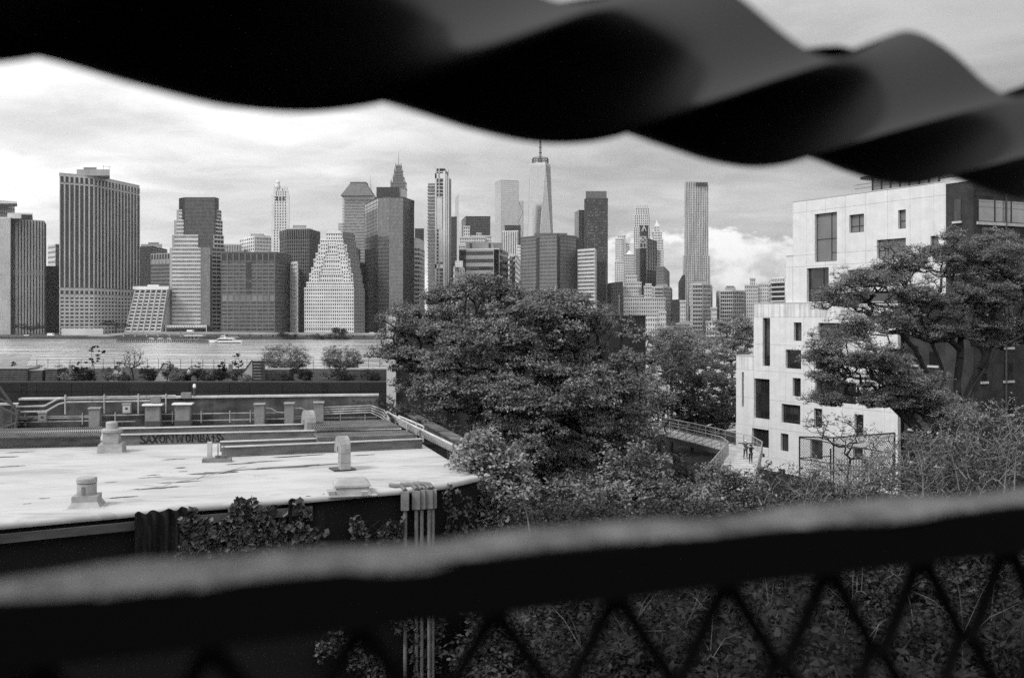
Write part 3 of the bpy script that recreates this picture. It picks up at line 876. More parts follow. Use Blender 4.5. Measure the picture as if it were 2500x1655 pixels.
# --- broad brown tower
t, V, z = tower('broad_brown_tower', 'broad brown office tower in folded bays of slit windows, straight behind the tree', [(1272, 582), (1310, 578), (1318, 574), (1360, 572), (1366, 575), (1405, 579), (1413, 584)], 1080,
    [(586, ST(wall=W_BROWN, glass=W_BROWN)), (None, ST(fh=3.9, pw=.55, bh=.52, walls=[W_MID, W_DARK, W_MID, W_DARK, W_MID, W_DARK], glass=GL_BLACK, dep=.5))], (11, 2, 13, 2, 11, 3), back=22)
blockon(t, 'plant_room', 1305, 1385, 569, 1095, z, 10, W_BROWN)
tower('office_tower', 'pale office slab with dotted window rows right of the broad brown tower', [(1411, 612), (1452, 609), (1456, 612)], 1040,
    [(None, ST(fh=3.9, pw=.14, bh=.5, wall=W_PALE, glass=GL_DARK, dep=.4))], (14, 2), back=24)
t, V, z = tower('lit_tower', 'tall dark tower with scattered lit windows and a plain cap', [(1427, 488), (1433, 486), (1484, 486)], 1400,
    [(None, ST(fh=4.1, pw=.4, bh=.45, wall=W_DARK, glass=glass('lit_dots', 0.07, 3.0, cell=(2.6, 2.6, 4.1)), dep=.4))], (4, 18), back=36)
blockon(t, 'plant_room', 1430, 1481, 467, 1404, z, 22, W_BROWN)
tower('glass_tower', 'slim dark glass tower hugging the left side of the lit-window tower', [(1403, 518), (1413, 513), (1427, 513)], 1500, [(None, ST(fh=4, bh=.15, pw=.3, walls=[W_GREY, W_DARK], glass=GL_BLACK, dep=.2))], (4, 2), back=20)
tower('office_tower', 'low dark block with pale dots under the lit-window tower', [(1455, 640), (1478, 642)], 1200, [(None, ST(fh=4.2, pw=.4, bh=.5, wall=W_DARK, glass=GL_MID))], 7, back=16)
tower('office_tower', 'dark brick block between the lit-window tower and the civic roofs', [(1478, 695), (1498, 692), (1520, 690)], 1250, [(None, ST(fh=4.2, pw=.5, bh=.5, wall=W_DARK, glass=GL_BLACK))], (4, 4), back=16)
# --- civic centre group
ornate('apartment_tower', 'pale finned apartment tower with white pyramid cap, first of the distant group on the right', [(1501, 1545, 640), (1502, 1520, 583), (1508, 1528, 575), (1520, 1534, 600), (1528, 1537, 594)], 1800, W_WHITE, GL_MID)
t = ornate('old_office_block', 'pale block with a small white pyramid roof in the distant group', [(1523, 1548, 622)], 1650, W_PALE, GL_MID)
c = at(1536, 622, 1660); MB().frustum((c.x, c.y, c.z), 12, 12, .5, .5, 7).part('pyramid_roof', W_WHITE, t)
t = thing('stone_tower', 'slender white limestone tower with a spiked notched crown in the distant group', 'building', (at(1568, 800, 1950).x, 1965, 2.2))
zb_ = 2.2
for a, b, yt in ((1547, 1588, 555), (1549, 1587, 525), (1552, 1585, 508)):
    A, B = Vector(((a - CX) / F * 1950, 1950)), Vector(((b - CX) / F * 1950, 1950))
    MB().prism([A, B] + back_pts([A, B], 26), zb_, zof(yt, 1950)).part('tier', GL_MID, t)
    facade(t, A, B, zb_, zof(yt, 1950), 8, 4.4, .5, .3, .8, W_WHITE); zb_ = zof(yt, 1950)
for k in range(8):
    a = at(1552 + k*4.2, 498, 1952); MB().box((a.x, 1951, zb_), (1.6, 0, 0), (0, 6, 0), (0, 0, a.z - zb_)).part('crown_fin', W_WHITE, t)
# dark braced tower with the A-shaped peak
t, V, z = tower('braced_tower', 'dark tower with white X braces and an A-shaped gable', [(1552, 608), (1562, 606), (1588, 606), (1612, 614)], 1500,
    [(None, ST(fh=4.2, bh=.2, pw=.1, walls=[W_MID, W_DARK, W_DARK], glass=GL_DARK, dep=.2))], (4, 6, 6), back=20)
blockon(t, 'gable_block', 1562, 1583, 550, 1502, z, 10, W_DARK)
d = 1499.2
for p, q_ in (((1566, 565), (1572, 551)), ((1578, 565), (1572, 551)), ((1569, 565), (1573, 556)), ((1563, 580), (1576, 592)), ((1576, 580), (1563, 592)), ((1567, 580), (1563, 586)),
              ((1563, 664), (1576, 676)), ((1576, 664), (1563, 676)), ((1562, 578), (1562, 800)), ((1577, 578), (1577, 800)), ((1570, 592), (1570, 800)), ((1562, 594), (1577, 594)), ((1562, 578), (1577, 578))):
    MB().tube([at(p[0], p[1], d), at(q_[0], q_[1], d)], .55, 4).part('brace', W_WHITE, t)
gothic('gothic_skyscraper', 'white gothic tower with a pointed green-copper roof right of the braced tower', 1606, 1750, [(16, 655), (15, 610), (14, 585), (11, 565), (6, 552)], 6, W_WHITE, GL_MID, (537, 530))
t, V, z = tower('balcony_tower', 'dark apartment tower with stacked balconies before the gothic white tower', [(1578, 582), (1602, 590)], 1450, [(None, ST(fh=5, bh=.3, pw=.15, wall=W_MID, glass=GL_BLACK, dep=1.2))], 4, back=16)
tower('brick_slab', 'mid grey brick slab stepping down beside the white gothic tower', [(1602, 652), (1621, 652), (1634, 665)], 1400, [(None, ST(fh=4.2, pw=.55, bh=.55, wall=W_MID, glass=GL_DARK))], (5, 3), back=16)
# --- rippled tower
def rippled():
    d = 1500
    root = thing('rippled_tower', 'tall slender tower of rippling pale metal panels, stepped twice near its base', 'building', (at(1702, 800, d).x, d + 15, 2.2))
    secs = [(1669, 1735, 700, 2.2), (1670, 1734, 624, None), (1673, 1730, 443, None)]
    zb_ = 2.2
    mS = mat('rippled_steel', .42, .4, .5, metal=.35, var=.1, scale=(.3, .3, .1))
    for i, (a, b, yt, _) in enumerate(secs):
        zt = zof(yt, d)
        dd = d + i
        A, B = Vector(((a - CX) / F * dd, dd + 2)), Vector(((b - CX) / F * dd, dd + 5))
        MB().prism([A, B] + back_pts([A, B], 24), zb_, zt).part('glazing', GL_DARK, root)
        n = 13; nz = max(4, int((zt - zb_) / 6))
        for k in range(n + 1):
            m_ = MB()
            for j in range(nz + 1):
                z_ = zb_ + (zt - zb_) * j / nz
                s = k / n
                amp = 1.1 * math.sin(k * 1.9 + z_ * .035) + .8 * math.sin(k * .9 - z_ * .06 + 1)
                pxx = A + (B - A) * s
                w = .95 if k % 2 else 1.25
                out = 1.0 + max(-.6, amp)
                m_.v += [(pxx.x - w, pxx.y + .5, z_), (pxx.x - w*.7, pxx.y - out, z_), (pxx.x + w*.7, pxx.y - out, z_), (pxx.x + w, pxx.y + .5, z_)]
                if j:
                    q = (j - 1) * 4
                    m_.f += [(q, q+1, q+5, q+4), (q+1, q+2, q+6, q+5), (q+2, q+3, q+7, q+6), (q+3, q, q+4, q+7)]
            k4 = nz * 4
            m_.f += [(3, 2, 1, 0), (k4, k4+1, k4+2, k4+3)]
            m_.part('rippled_panel', mS, root)
        facade(root, A, B, zb_, zt - (8 if i == 2 else 0), 0, 3.6, 0, .42, .3, mS)
        zb_ = zt
    a, b = at(1700, 454, d - 1), at(1727, 445, d - 1)
    MB().box((a.x, d + 2.5, a.z), (b.x - a.x, 0, 0), (0, 2, 0), (0, 0, b.z - a.z)).part('dark_crown', GL_BLACK, root)
rippled()
# --- low and middle towers of the right shore
def roundtower(label, x0, x1, yt, d, cap=None, seed=0):
    V_ = [(x0, yt + 2), (x0 + (x1 - x0)*.12, yt), (x0 + (x1 - x0)*.55, yt), (x1 - 5, yt + 1), (x1, yt + 4)]
    t, V, z = tower('apartment_tower', label, V_, d, [(None, ST(fh=4.1, pw=.1, bh=.26, wall=W_PALE, glass=GL_BLACK, dep=.7))], (2, 6, 6, 2), back=26, group='dark balconied apartment towers on the right shore')
    if cap:
        blockon(t, 'tank_room', cap[0], cap[1], cap[2], d + 8, z, 8, W_GREY)
        blockon(t, 'tank_rail', cap[0] + 3, cap[1] - 3, cap[2] - 4, d + 9, z + 2, 6, W_MID)
roundtower('balconied apartment tower below the gothic pair, left of the rippled tower', 1593, 1640, 702, 1120, (1601, 1630, 695))
roundtower('balconied apartment tower standing right in front of the rippled tower', 1684, 1738, 695, 1050, (1695, 1725, 687))
roundtower('broad balconied apartment tower standing alone right of the rippled tower', 1750, 1820, 711, 1080, (1770, 1796, 702))
t = ornate('apartment_tower', 'pale apartment pair with a pointed water-tank top right of the lone balconied tower', [(1818, 1850, 697), (1831, 1844, 680), (1848, 1876, 694), (1856, 1870, 690)], 1200, W_PALE, GL_MID)
tower('apartment_tower', 'dark banded tower with a white gridded crown beside the concrete building', [(1876, 690), (1884, 680), (1916, 678)], 1150,
    [(699, ST(fh=4.5, pw=.4, bh=.3, wall=W_WHITE, glass=GL_MID)), (None, ST(fh=4.8, bh=.3, wall=W_PALE, glass=GL_BLACK, dep=.6))], (3, 8), back=20)
ornate('old_office_block', 'pale ornate block with a domed white roof under the braced tower', [(1511, 1570, 722), (1520, 1560, 700), (1530, 1566, 690), (1527, 1555, 674)], 1180, W_PALE, GL_MID)
ornate('old_office_block', 'white stepped block right of the domed ornate block', [(1572, 1594, 700), (1576, 1590, 694)], 1170, W_WHITE, GL_MID)
ornate('grid_block', 'long pale gridded apartment slab above the dark roof box', [(1523, 1624, 728)], 1080, W_PALE, GL_DARK, pitch=5.2)
tower('brick_slab', 'dark brick tower stub left of the rippled tower', [(1657, 690), (1666, 674), (1672, 673)], 1350, [(None, ST(fh=4, pw=.4, bh=.4, wall=W_DARK, glass=GL_BLACK))], (3, 2), back=18)
tower('brick_slab', 'low dark brick block filling the gap left of the rippled tower', [(1638, 734), (1664, 733)], 1250, [(None, ST(fh=4, pw=.5, bh=.5, wall=W_DARK, glass=GL_BLACK))], 6, back=18)
ornate('row_building', 'white narrow building at the foot of the rippled tower', [(1660, 1674, 735)], 1040, W_WHITE, GL_BLACK, pitch=4.5)
ornate('row_building', 'white-walled waterfront loft of regular windows right of the dark roof box', [(1576, 1615, 776)], 905, W_WHITE, GL_BLACK, pitch=5.0, fh=3.9)
ornate('row_building', 'pale block stepping down behind the waterfront loft', [(1608, 1626, 762)], 900, W_PALE, GL_DARK)
ornate('row_building', 'narrow pale block between the balconied towers', [(1736, 1750, 752)], 1000, W_PALE, GL_DARK)
ornate('row_building', 'low pale waterfront shed roofs under the front balconied tower', [(1626, 1672, 797), (1650, 1684, 790), (1660, 1682, 786)], 900, W_GREY, GL_BLACK, pitch=6)
ornate('row_building', 'low white waterfront sheds under the lone balconied tower', [(1724, 1745, 786), (1740, 1800, 800), (1748, 1790, 797)], 900, W_PALE, GL_BLACK, pitch=7)
ornate('row_building', 'dark shed with pale roof right of the waterfront loft', [(1610, 1655, 802), (1640, 1690, 798)], 850, W_MID, GL_BLACK, pitch=6)
# ================================================================== WATERFRONT ACROSS THE RIVER
M_DECK = mat('deck_concrete', 0.30, 0.85, 0.2, var=0.2, scale=(.05, .05, .05))
M_UNDER = mat('dark_steel', 0.05, 0.7, 0.3)
M_WHITEP = mat('white_paint', 0.75, 0.35, 0.5)
M_GREYP = mat('grey_paint', 0.3, 0.5, 0.4)
M_BLACKP = mat('black_paint', 0.02, 0.4, 0.4)
# elevated road along the far shore
t = thing('elevated_road', 'long pale elevated roadway on columns along the far shore', 'viaduct', (-180, 900, 2.2))
rd = [at(215, 822, 905), at(270, 818, 902), at(330, 812.5, 900), at(500, 813, 895), at(700, 814.5, 890), at(960, 816, 885), at(1150, 817, 880)]
for a, b in zip(rd[:-1], rd[1:]):
    u = (b - a); n = Vector((0, 1, 0))
    MB().box(a - Vector((0, 0, 1.2)), u, n * 14, Vector((0, 0, 1.2))).part('deck_span', M_DECK, t)
    MB().box(a + Vector((0, -.3, -.9)), u, n * .4, Vector((0, 0, 2.0))).part('parapet', M_DECK, t)
for k in range(24):
    px = 300 + k*28
    x = (px - CX) / F * 897
    MB().box((x, 897, 2.2), (1.2, 0, 0), (0, 1.2, 0), (0, 0, 3.2)).part('column', M_DECK, t)
def vehicle(p, kind, m, label, grp):
    r = thing('delivery_van' if kind else 'car', label, 'van' if kind else 'car', p, grp)
    L, H = (6.2, 2.6) if kind else (4.5, 1.0)
    MB().frustum(p + Vector((0, 0, .45)), L, 1.9, L * (.98 if kind else .97), 1.8, H - .4).part('body', m, r)
    if not kind:
        MB().frustum(p + Vector((-.2, 0, 1.05)), 2.6, 1.7, 1.6, 1.5, .55).part('cabin', GL_BLACK, r)
    else:
        MB().box(p + Vector((L*.28, -.97, 1.5)), (1.4, 0, 0), (0, .05, 0), (0, 0, .8)).part('side_window', GL_BLACK, r)
    for sx in (-1, 1):
        for sy in (-1, 1):
            MB().tube([p + Vector((sx*L*.3, sy*.8 - .12, .36)), p + Vector((sx*L*.3, sy*.8 + .12, .36))], .36, 10).part('wheel', M_BLACKP, r)
for px, ki, mm, lb in ((1208 - 300, 0, M_WHITEP, 'white car on the elevated road near the dark roof box'), (698, 0, M_WHITEP, 'white car on the elevated road below the narrow staggered block'),
                       (465, 1, M_WHITEP, 'white van on the elevated road before the stepped glass tower'), (445, 0, M_GREYP, 'grey car on the elevated road behind the white van'),
                       (612, 0, M_GREYP, 'grey car on the elevated road below the brown grid block')):
    vehicle(Vector(((px - CX) / F * 897, 897, zof(812.5 if px < 500 else 814.5, 897) + .05)), ki, mm, lb, 'vehicles on the elevated road')
for px, ki, lb in ((65, 0, 'white car parked on the quay at the far left'), (124, 1, 'white van parked on the quay below the tall striped tower')):
    vehicle(Vector(((px - CX) / F * 915, 915, 2.25)), ki, M_WHITEP, lb, 'vehicles parked on the quay')
# quay fence posts and the timber pier
t = thing('quay_edge', 'dark timber fender edge along the far quay on the left', 'quay', (-400, 904, 0))
MB().box((-560, 903.2, -.5), (262, 0, 0), (0, 1.2, 0), (0, 0, 2.2)).part('fender_beam', M_UNDER, t)
for k in range(40):
    x = -555 + k*6.5
    MB().box((x, 902.6, -.5), (1.0, 0, 0), (0, .8, 0), (0, 0, 2.6)).part('fender_pile', M_UNDER, t)
t = thing('timber_pier', 'low dark timber pier with moored craft on the far shore', 'pier', (at(390, 0, 770).x, 790, 0))
a, b = at(285, 0, 800).x, at(505, 0, 770).x
MB().add([(a, 800, 1.2), (b, 770, 1.2), (b, 782, 1.2), (a, 812, 1.2), (a, 800, 1.9), (b, 770, 1.9), (b, 782, 1.9), (a, 812, 1.9)], [(3,2,1,0), (4,5,6,7), (0,1,5,4), (1,2,6,5), (2,3,7,6), (3,0,4,7)]).part('deck', M_UNDER, t)
for k in range(46):
    s = k / 45
    MB().box((a + (b - a)*s, 799.6 - 30*s, -.6), (.5, 0, 0), (0, .5, 0), (0, 0, 2.5 + (k % 3)*.5)).part('pile', M_UNDER, t)
t = thing('pier_shed', 'small pale flat-roofed ferry shed on the timber pier', 'shed', (at(470, 0, 800).x, 790, 1.9))
MB().box((at(458, 0, 790).x, 788, 1.9), (10, 0, 0), (0, 6, 0), (0, 0, 3.2)).part('wall', M_GREYP, t)
MB().box((at(452, 0, 790).x, 786.5, 5.1), (15, 0, 0), (0, 9, 0), (0, 0, .5)).part('roof', M_WHITEP, t)
for k in range(3):
    MB().box((at(460 + k*9, 0, 790).x, 787.9, 2.8), (1.8, 0, 0), (0, .2, 0), (0, 0, 1.5)).part('window', GL_BLACK, t)
def moored(px, d, L, lab):
    c = at(px, 0, d); r = thing('motor_boat', lab, 'boat', (c.x, d, 0), 'boats moored by the timber pier')
    h = [(-L/2, 0), (-L/2, 1.6), (L*.25, 1.8), (L/2, .8), (L*.25, -.2)]
    MB().prism([(c.x + x, d + y) for x, y in h], -.2, 1.3).part('hull', M_WHITEP, r)
    MB().frustum((c.x - L*.1, d + .8, 1.3), L*.45, 1.4, L*.3, 1.1, 1.3).part('cabin', M_WHITEP, r)
    MB().box((c.x - L*.28, d + .04, 1.7), (L*.36, 0, 0), (0, .1, 0), (0, 0, .5)).part('window', GL_BLACK, r)
moored(372, 826, 10, 'white motor boat at the left end of the timber pier'); moored(394, 823, 12, 'white motor boat moored second along the timber pier'); moored(414, 822, 8, 'small white boat moored nearest the pier shed')
# the white ferry
def ferry():
    d = 758; c = at(553, 0, d)
    r = thing('ferry', 'white passenger ferry with a raked bow and dark window band on the river', 'ferry', (c.x, d, 0))
    L = 25.0
    x0 = c.x - L/2
    sec = []
    for s in range(9):                      # bow at the left
        f = s / 8
        w = 3.2 * min(1, (f / .35)) ** .7 + .05
        z = 2.7 - .9 * min(1, f / .5)
        sec.append((x0 + L*f - (0 if s else 1.2), w, z))
    m = MB()
    for x, w, z in sec:
        m.v += [(x, d - w, z), (x, d + w, z), (x + (1.4 if x < x0 else 0), d + w*.8, -.3), (x + (1.4 if x < x0 else 0), d - w*.8, -.3)]
    for i in range(8):
        q = i*4
        m.f += [(q, q+4, q+5, q+1), (q+1, q+5, q+6, q+2), (q+2, q+6, q+7, q+3), (q+3, q+7, q+4, q)]
    m.f += [(0, 1, 2, 3), (35, 34, 33, 32)]
    m.part('hull', M_WHITEP, r)
    # swept lower cabin
    m = MB(); pf = [(3.5, 1.9), (7.5, 4.2), (L - 6.5, 4.2), (L - 6.5, 1.7)]
    m.v = [(x0 + a_, d - 2.8, z_) for a_, z_ in pf] + [(x0 + a_, d + 2.8, z_) for a_, z_ in pf]
    m.f = [(0, 3, 2, 1), (4, 5, 6, 7), (0, 1, 5, 4), (1, 2, 6, 5), (2, 3, 7, 6), (3, 0, 4, 7)]
    m.part('cabin', M_WHITEP, r)
    m = MB(); pf = [(5.0, 2.3), (7.8, 3.6), (L - 7, 3.3), (L - 7, 2.3)]
    m.v = [(x0 + a_, d - 2.86, z_) for a_, z_ in pf] + [(x0 + a_, d + 2.86, z_) for a_, z_ in pf]
    m.f = [(0, 3, 2, 1), (4, 5, 6, 7), (0, 1, 5, 4), (1, 2, 6, 5), (2, 3, 7, 6), (3, 0, 4, 7)]
    m.part('window_band', GL_BLACK, r)
    MB().frustum((x0 + 10.0, d, 4.2), 4.2, 3.6, 2.6, 3.0, 1.7).part('wheelhouse', M_WHITEP, r)
    MB().frustum((x0 + 9.6, d, 4.7), 3.9, 3.7, 3.3, 3.4, .7).part('wheelhouse_window', GL_BLACK, r)
    for k in range(7):
        MB().tube([(x0 + 13 + k*1.6, d - 2.6, 4.2), (x0 + 13 + k*1.6, d - 2.6, 5.2)], .05, 4).part('rail_post', M_WHITEP, r)
    MB().tube([(x0 + 13, d - 2.6, 5.2), (x0 + 22.6, d - 2.6, 5.2)], .06, 4).part('rail', M_WHITEP, r)
    for k in range(8):
        MB().cbox((x0 + 13.5 + k*1.05, d - .4 + (k % 3)*.6, 4.2), .45, .5, .9 + .2*(k % 2)).part('deck_seat', M_GREYP, r)
    MB().tube([(x0 + 11, d, 5.8), (x0 + 11.4, d, 8.2)], .08, 5).part('mast', M_WHITEP, r)
    MB().box((x0 + L - 6, d - 2.9, 1.6), (5.6, 0, 0), (0, 5.8, 0), (0, 0, .7)).part('aft_bulwark', M_WHITEP, r)
    MB().box((x0 + 1, d - 3.25, .3), (L - 2, 0, 0), (0, .1, 0), (0, 0, .5)).part('rubbing_strake', M_BLACKP, r)
ferry()

# ================================================================== TERRACE BUILDING WITH DARK PANELS
M_PANEL = [mat('dark_panel_%d' % i, v, 0.55, 0.35, var=.25, scale=(.6, .6, .6)) for i, v in enumerate((0.010, 0.008, 0.013, 0.005))]
M_TERR = mat('terrace_paving', 0.03, 0.9, 0.2, var=.3, scale=(.3, .3, .3))
TD = 104.0
ZT = zof(931, TD)
t = thing('terrace_building', 'low building clad in near-black panels with a planted roof terrace', 'building', (at(480, 0, TD).x, TD + 10, 4))
xa, xb = at(-220, 0, TD).x, at(1010, 0, TD).x
MB().prism([(xa, TD + .2), (xb, TD + .2), (xb, TD + 34), (xa, TD + 34)], 4, ZT - .55).part('wall', M_PANEL[1], t)
MB().prism([(xa + .2, TD + .5), (xb - .2, TD + .5), (xb - .2, TD + 33.8), (xa + .2, TD + 33.8)], ZT - .55, ZT - .5).part('terrace', M_TERR, t)
MB().box((xa, TD - .02, ZT - .12), (xb - xa, 0, 0), (0, .35, 0), (0, 0, .14)).part('coping', mat('dark_coping', .06, .6), t)
random.seed(5)
cuts = [-220, -120, -40, 52, 66, 90, 175, 250, 315, 400, 463, 476, 560, 610, 690, 788, 801, 880, 950, 1010]
for i in range(len(cuts) - 1):
    a, b = cuts[i], cuts[i+1]
    dark = (b - a) < 16
    for j, (p, q) in enumerate(((931, 956), (956, 1000), (1000, 1080))):
        mm = M_PANEL[3] if dark else (M_PANEL[1] if (i * 3 + j) % 5 in (1,) else M_PANEL[2] if (i + j) % 4 == 0 else M_PANEL[0])
        MB().box((at(a, 0, TD).x + .02, TD - .0 - (.03 if dark else .012 * ((i + j) % 3)), zof(q, TD) + .02), (at(b, 0, TD).x - at(a, 0, TD).x - .04, 0, 0), (0, .2, 0), (0, 0, zof(p, TD) - zof(q, TD) - .04 - (.13 if j == 0 else 0))).part('cladding_panel', mm, t)
# the tall dark roof box behind the tree
BD = 96.0
bx = thing('roof_box', 'tall near-black windowless box behind the big tree, pale return at its left end', 'building', (at(1260, 0, BD).x, BD + 6, 4))
xa2, xb2 = at(968, 0, BD).x, at(1577, 0, BD).x
zt2 = zof(773, BD)
MB().prism([(xa2, BD + .15), (xb2, BD + .15), (xb2, BD + 11), (xa2, BD + 11)], 4, zt2 - .02).part('wall', M_PANEL[1], bx)
MB().prism([(at(945, 0, BD).x, BD - .4), (xa2 - .02, BD - .4), (xa2 - .02, BD + 9), (at(945, 0, BD).x, BD + 9)], 4, zof(768, BD)).part('end_wall', mat('pale_render', .42, .85, .2, var=.08, scale=(.4, .4, .4)), bx)
for i in range(10):
    for j in range(8):
        a, b = xa2 + (xb2 - xa2)*i/10, xa2 + (xb2 - xa2)*(i + 1)/10
        z1 = zt2 - j*1.55; z0 = z1 - 1.51
        MB().box((a + .02, BD - .01*((i*7 + j*3) % 3), z0), (b - a - .04, 0, 0), (0, .14, 0), (0, 0, z1 - z0)).part('cladding_panel', M_PANEL[(0, 0, 1, 0, 2, 1)[(i*5 + j*2) % 6]], bx)
MB().box((xa2, BD - .06, zt2), (xb2 - xa2, 0, 0), (0, 11.1, 0), (0, 0, .12)).part('coping', M_PANEL[2], bx)

# --- things on the terrace
M_BRICKP = mat('planter_brick', .07, .9, .2, var=.3, scale=(2, 2, 2))
M_WOOD = mat('weathered_wood', .16, .85, .2, var=.3, scale=(1, 1, 6))
M_CANVAS = mat('canvas', .28, .9, .1, var=.15, scale=(1, 1, 1))
ZD = ZT - .5
def onterr(px, back):
    d = TD + back
    return Vector(((px - CX) / F * d, d, ZD))
k = 0
for px0, px1, back, h, lb in ((-60, 68, 2, 1.7, 'long dark brick planter wall at the left edge of the terrace'), (70, 104, 2.2, 1.5, 'low dark brick planter right of the long planter wall'), (111, 139, 1.8, 1.65, 'square dark brick planter under a small box'),
                             (647, 706, 3, 1.55, 'wide brick planter with pale coping under the left willow shrub'), (846, 945, 4, 1.5, 'slatted planter wall near the dark roof box')):
    a, b = onterr(px0, back), onterr(px1, back)
    r = thing('planter', lb, 'planter', (a + b) / 2, 'brick planters on the terrace')
    MB().box(a, (b.x - a.x, 0, 0), (0, 2.2, 0), (0, 0, h)).part('wall', M_BRICKP, r)
    MB().box(a + Vector((-.08, -.08, h)), (b.x - a.x + .16, 0, 0), (0, 2.36, 0), (0, 0, .1)).part('coping', M_CANVAS, r)
    for j in range(int(h / .25)):
        MB().box(a + Vector((0, -.03, .04 + j*.25)), (b.x - a.x, 0, 0), (0, .05, 0), (0, 0, .2)).part('course', M_BRICKP, r)
# shed with ribbed roof (left edge)
a = onterr(-70, 6); b = onterr(66, 6)
r = thing('shed', 'low shed with a pale ribbed roof at the left edge of the terrace', 'shed', (a + b) / 2)
MB().box(a, (b.x - a.x, 0, 0), (0, 3, 0), (0, 0, 1.7)).part('wall', M_GREYP, r)
for j in range(30):
    f = j / 30
    MB().add([a + Vector(((b.x - a.x)*f, -.3, 1.7)), a + Vector(((b.x - a.x)*(f + .024), -.3, 1.7)), a + Vector(((b.x - a.x)*(f + .024) - .9*f, 3, 2.9)), a + Vector(((b.x - a.x)*f - .9*f, 3, 2.9)),
              a + Vector(((b.x - a.x)*f, -.3, 1.78)), a + Vector(((b.x - a.x)*(f + .024), -.3, 1.78)), a + Vector(((b.x - a.x)*(f + .024) - .9*f, 3, 2.98)), a + Vector(((b.x - a.x)*f - .9*f, 3, 2.98))],
             [(3,2,1,0), (4,5,6,7), (0,1,5,4), (1,2,6,5), (2,3,7,6), (3,0,4,7)]).part('roof_rib', M_CANVAS, r)
for px, w, y0, y1, lb in ((17, 5, 889, 915, 'slim dark bollard light on the terrace, far left'), (62, 20, 900, 914, 'pale flat box standing behind the ribbed shed roof'), (123, 19, 903, 915, 'grey box on the square brick planter'),
                          (173, 6, 890, 915, 'tall dark post beside the broad-leaved saplings'), (563, 8, 888, 910, 'grey bollard post among the right-hand shrubs')):
    d = TD + 7; c = Vector(((px - CX) / F * d, d, ZD))
    z1 = zof(y0, d)
    r = thing('bollard' if w < 10 else 'equipment_box', lb, 'bollard' if w < 10 else 'box', c)
    MB().cbox(c, w / F * d, .35, z1 - ZD - .12).part('body', M_WOOD if w < 10 else M_GREYP, r)
    MB().cbox(c + Vector((0, 0, z1 - ZD - .12)), w / F * d + .06, .41, .12).part('lid', M_GREYP, r)
# railing at the river side
r = thing('terrace_railing', 'thin wire railing along the river side of the terrace', 'railing', onterr(300, 30))
for j in range(45):
    p = onterr(-180 + j*27, 31); MB().tube([p, p + Vector((0, 0, 1.45))], .035, 4).part('post', M_UNDER, r)
for h in (.5, .95, 1.42):
    MB().tube([onterr(-190, 31) + Vector((0, 0, h)), onterr(1010, 31) + Vector((0, 0, h))], .022, 4).part('rail', M_UNDER, r)
# canvas shelters
for px0, px1, h, lb in ((374, 414, 2.0, 'pointed canvas shelter left of the standing person'), (578, 640, 2.3, 'wide pale canvas awning at the right of the shrubs'), (258, 300, 1.7, 'low pale covered bench behind the saplings')):
    a, b = onterr(px0, 8), onterr(px1, 8); w = b.x - a.x
    r = thing('canvas_shelter', lb, 'shelter', (a + b) / 2)
    MB().add([a, a + Vector((w, 0, 0)), a + Vector((w, 2.5, 0)), a + Vector((0, 2.5, 0)), a + Vector((w*.55, .5, h)), a + Vector((w*.9, .4, h*.9)), a + Vector((w*.9, 2, h*.9)), a + Vector((w*.55, 2, h))],
             [(3,2,1,0), (4,5,6,7), (0,1,5,4), (1,2,6,5), (2,3,7,6), (3,0,4,7)]).part('canvas', M_CANVAS, r)
    for s in (0, 1):
        MB().tube([a + Vector((w*s, -.04, 0)), a + Vector((w*(.55 if s == 0 else .9), .45, h*(1.0 if s == 0 else .9) + .03))], .05, 5).part('pole', M_UNDER, r)
c = onterr(630, 2.2)
r = thing('screen', 'dark slatted privacy screen at the end of the shrub bed', 'screen', c)
for j in range(7):
    MB().box(c + Vector((-.55, 0, .35 + j*.32)), (1.15, 0, 0), (0, .06, 0), (0, 0, .26)).part('slat', M_BLACKP, r)
for s in (-.62, .62):
    MB().box(c + Vector((s, -.03, 0)), (.08, 0, 0), (0, .12, 0), (0, 0, 2.6)).part('post', M_UNDER, r)

# ================================================================== THE NEAR FLAT-ROOFED BUILDING
ZR = 18.0
def rp(px, py, h=0.0):
    return onz(px, py, ZR + h)
M_MEMB = mat('roof_membrane', .40, .75, .25, var=.13, scale=(.5, .9, 1), detail=6, lo=.3, hi=.6)
def stain(m, cut, dark, scale, seed):
    nt = m.node_tree; n, l = nt.nodes, nt.links
    b = n['Principled BSDF']; src = b.inputs['Base Color'].links[0].from_socket
    t_ = n.new('ShaderNodeTexCoord'); mp = n.new('ShaderNodeMapping'); mp.inputs['Scale'].default_value = scale; mp.inputs['Location'].default_value = seed
    mp.inputs['Rotation'].default_value = (0, 0, R(24))
    no = n.new('ShaderNodeTexNoise'); no.inputs['Scale'].default_value = 1; no.inputs['Detail'].default_value = 7; no.inputs['Roughness'].default_value = .65; no.inputs['Distortion'].default_value = .6
    l.new(t_.outputs['Object'], mp.inputs[0]); l.new(mp.outputs[0], no.inputs[0])
    mr = n.new('ShaderNodeMapRange'); mr.inputs[1].default_value = cut; mr.inputs[2].default_value = cut + .05; mr.inputs[3].default_value = 1; mr.inputs[4].default_value = dark
    l.new(no.outputs[0], mr.inputs[0])
    mx = n.new('ShaderNodeVectorMath'); mx.operation = 'SCALE'
    l.new(src, mx.inputs[0]); l.new(mr.outputs[0], mx.inputs['Scale']); l.new(mx.outputs[0], b.inputs['Base Color'])
stain(M_MEMB, .56, .80, (.35, .8, 1), (3, 1, 0))
stain(M_MEMB, .70, .55, (.7, 1.5, 1), (8, 5, 0))
M_DIRT = mat('wet_dirt', .05, .5, .4, var=.5, scale=(3, 3, 3))
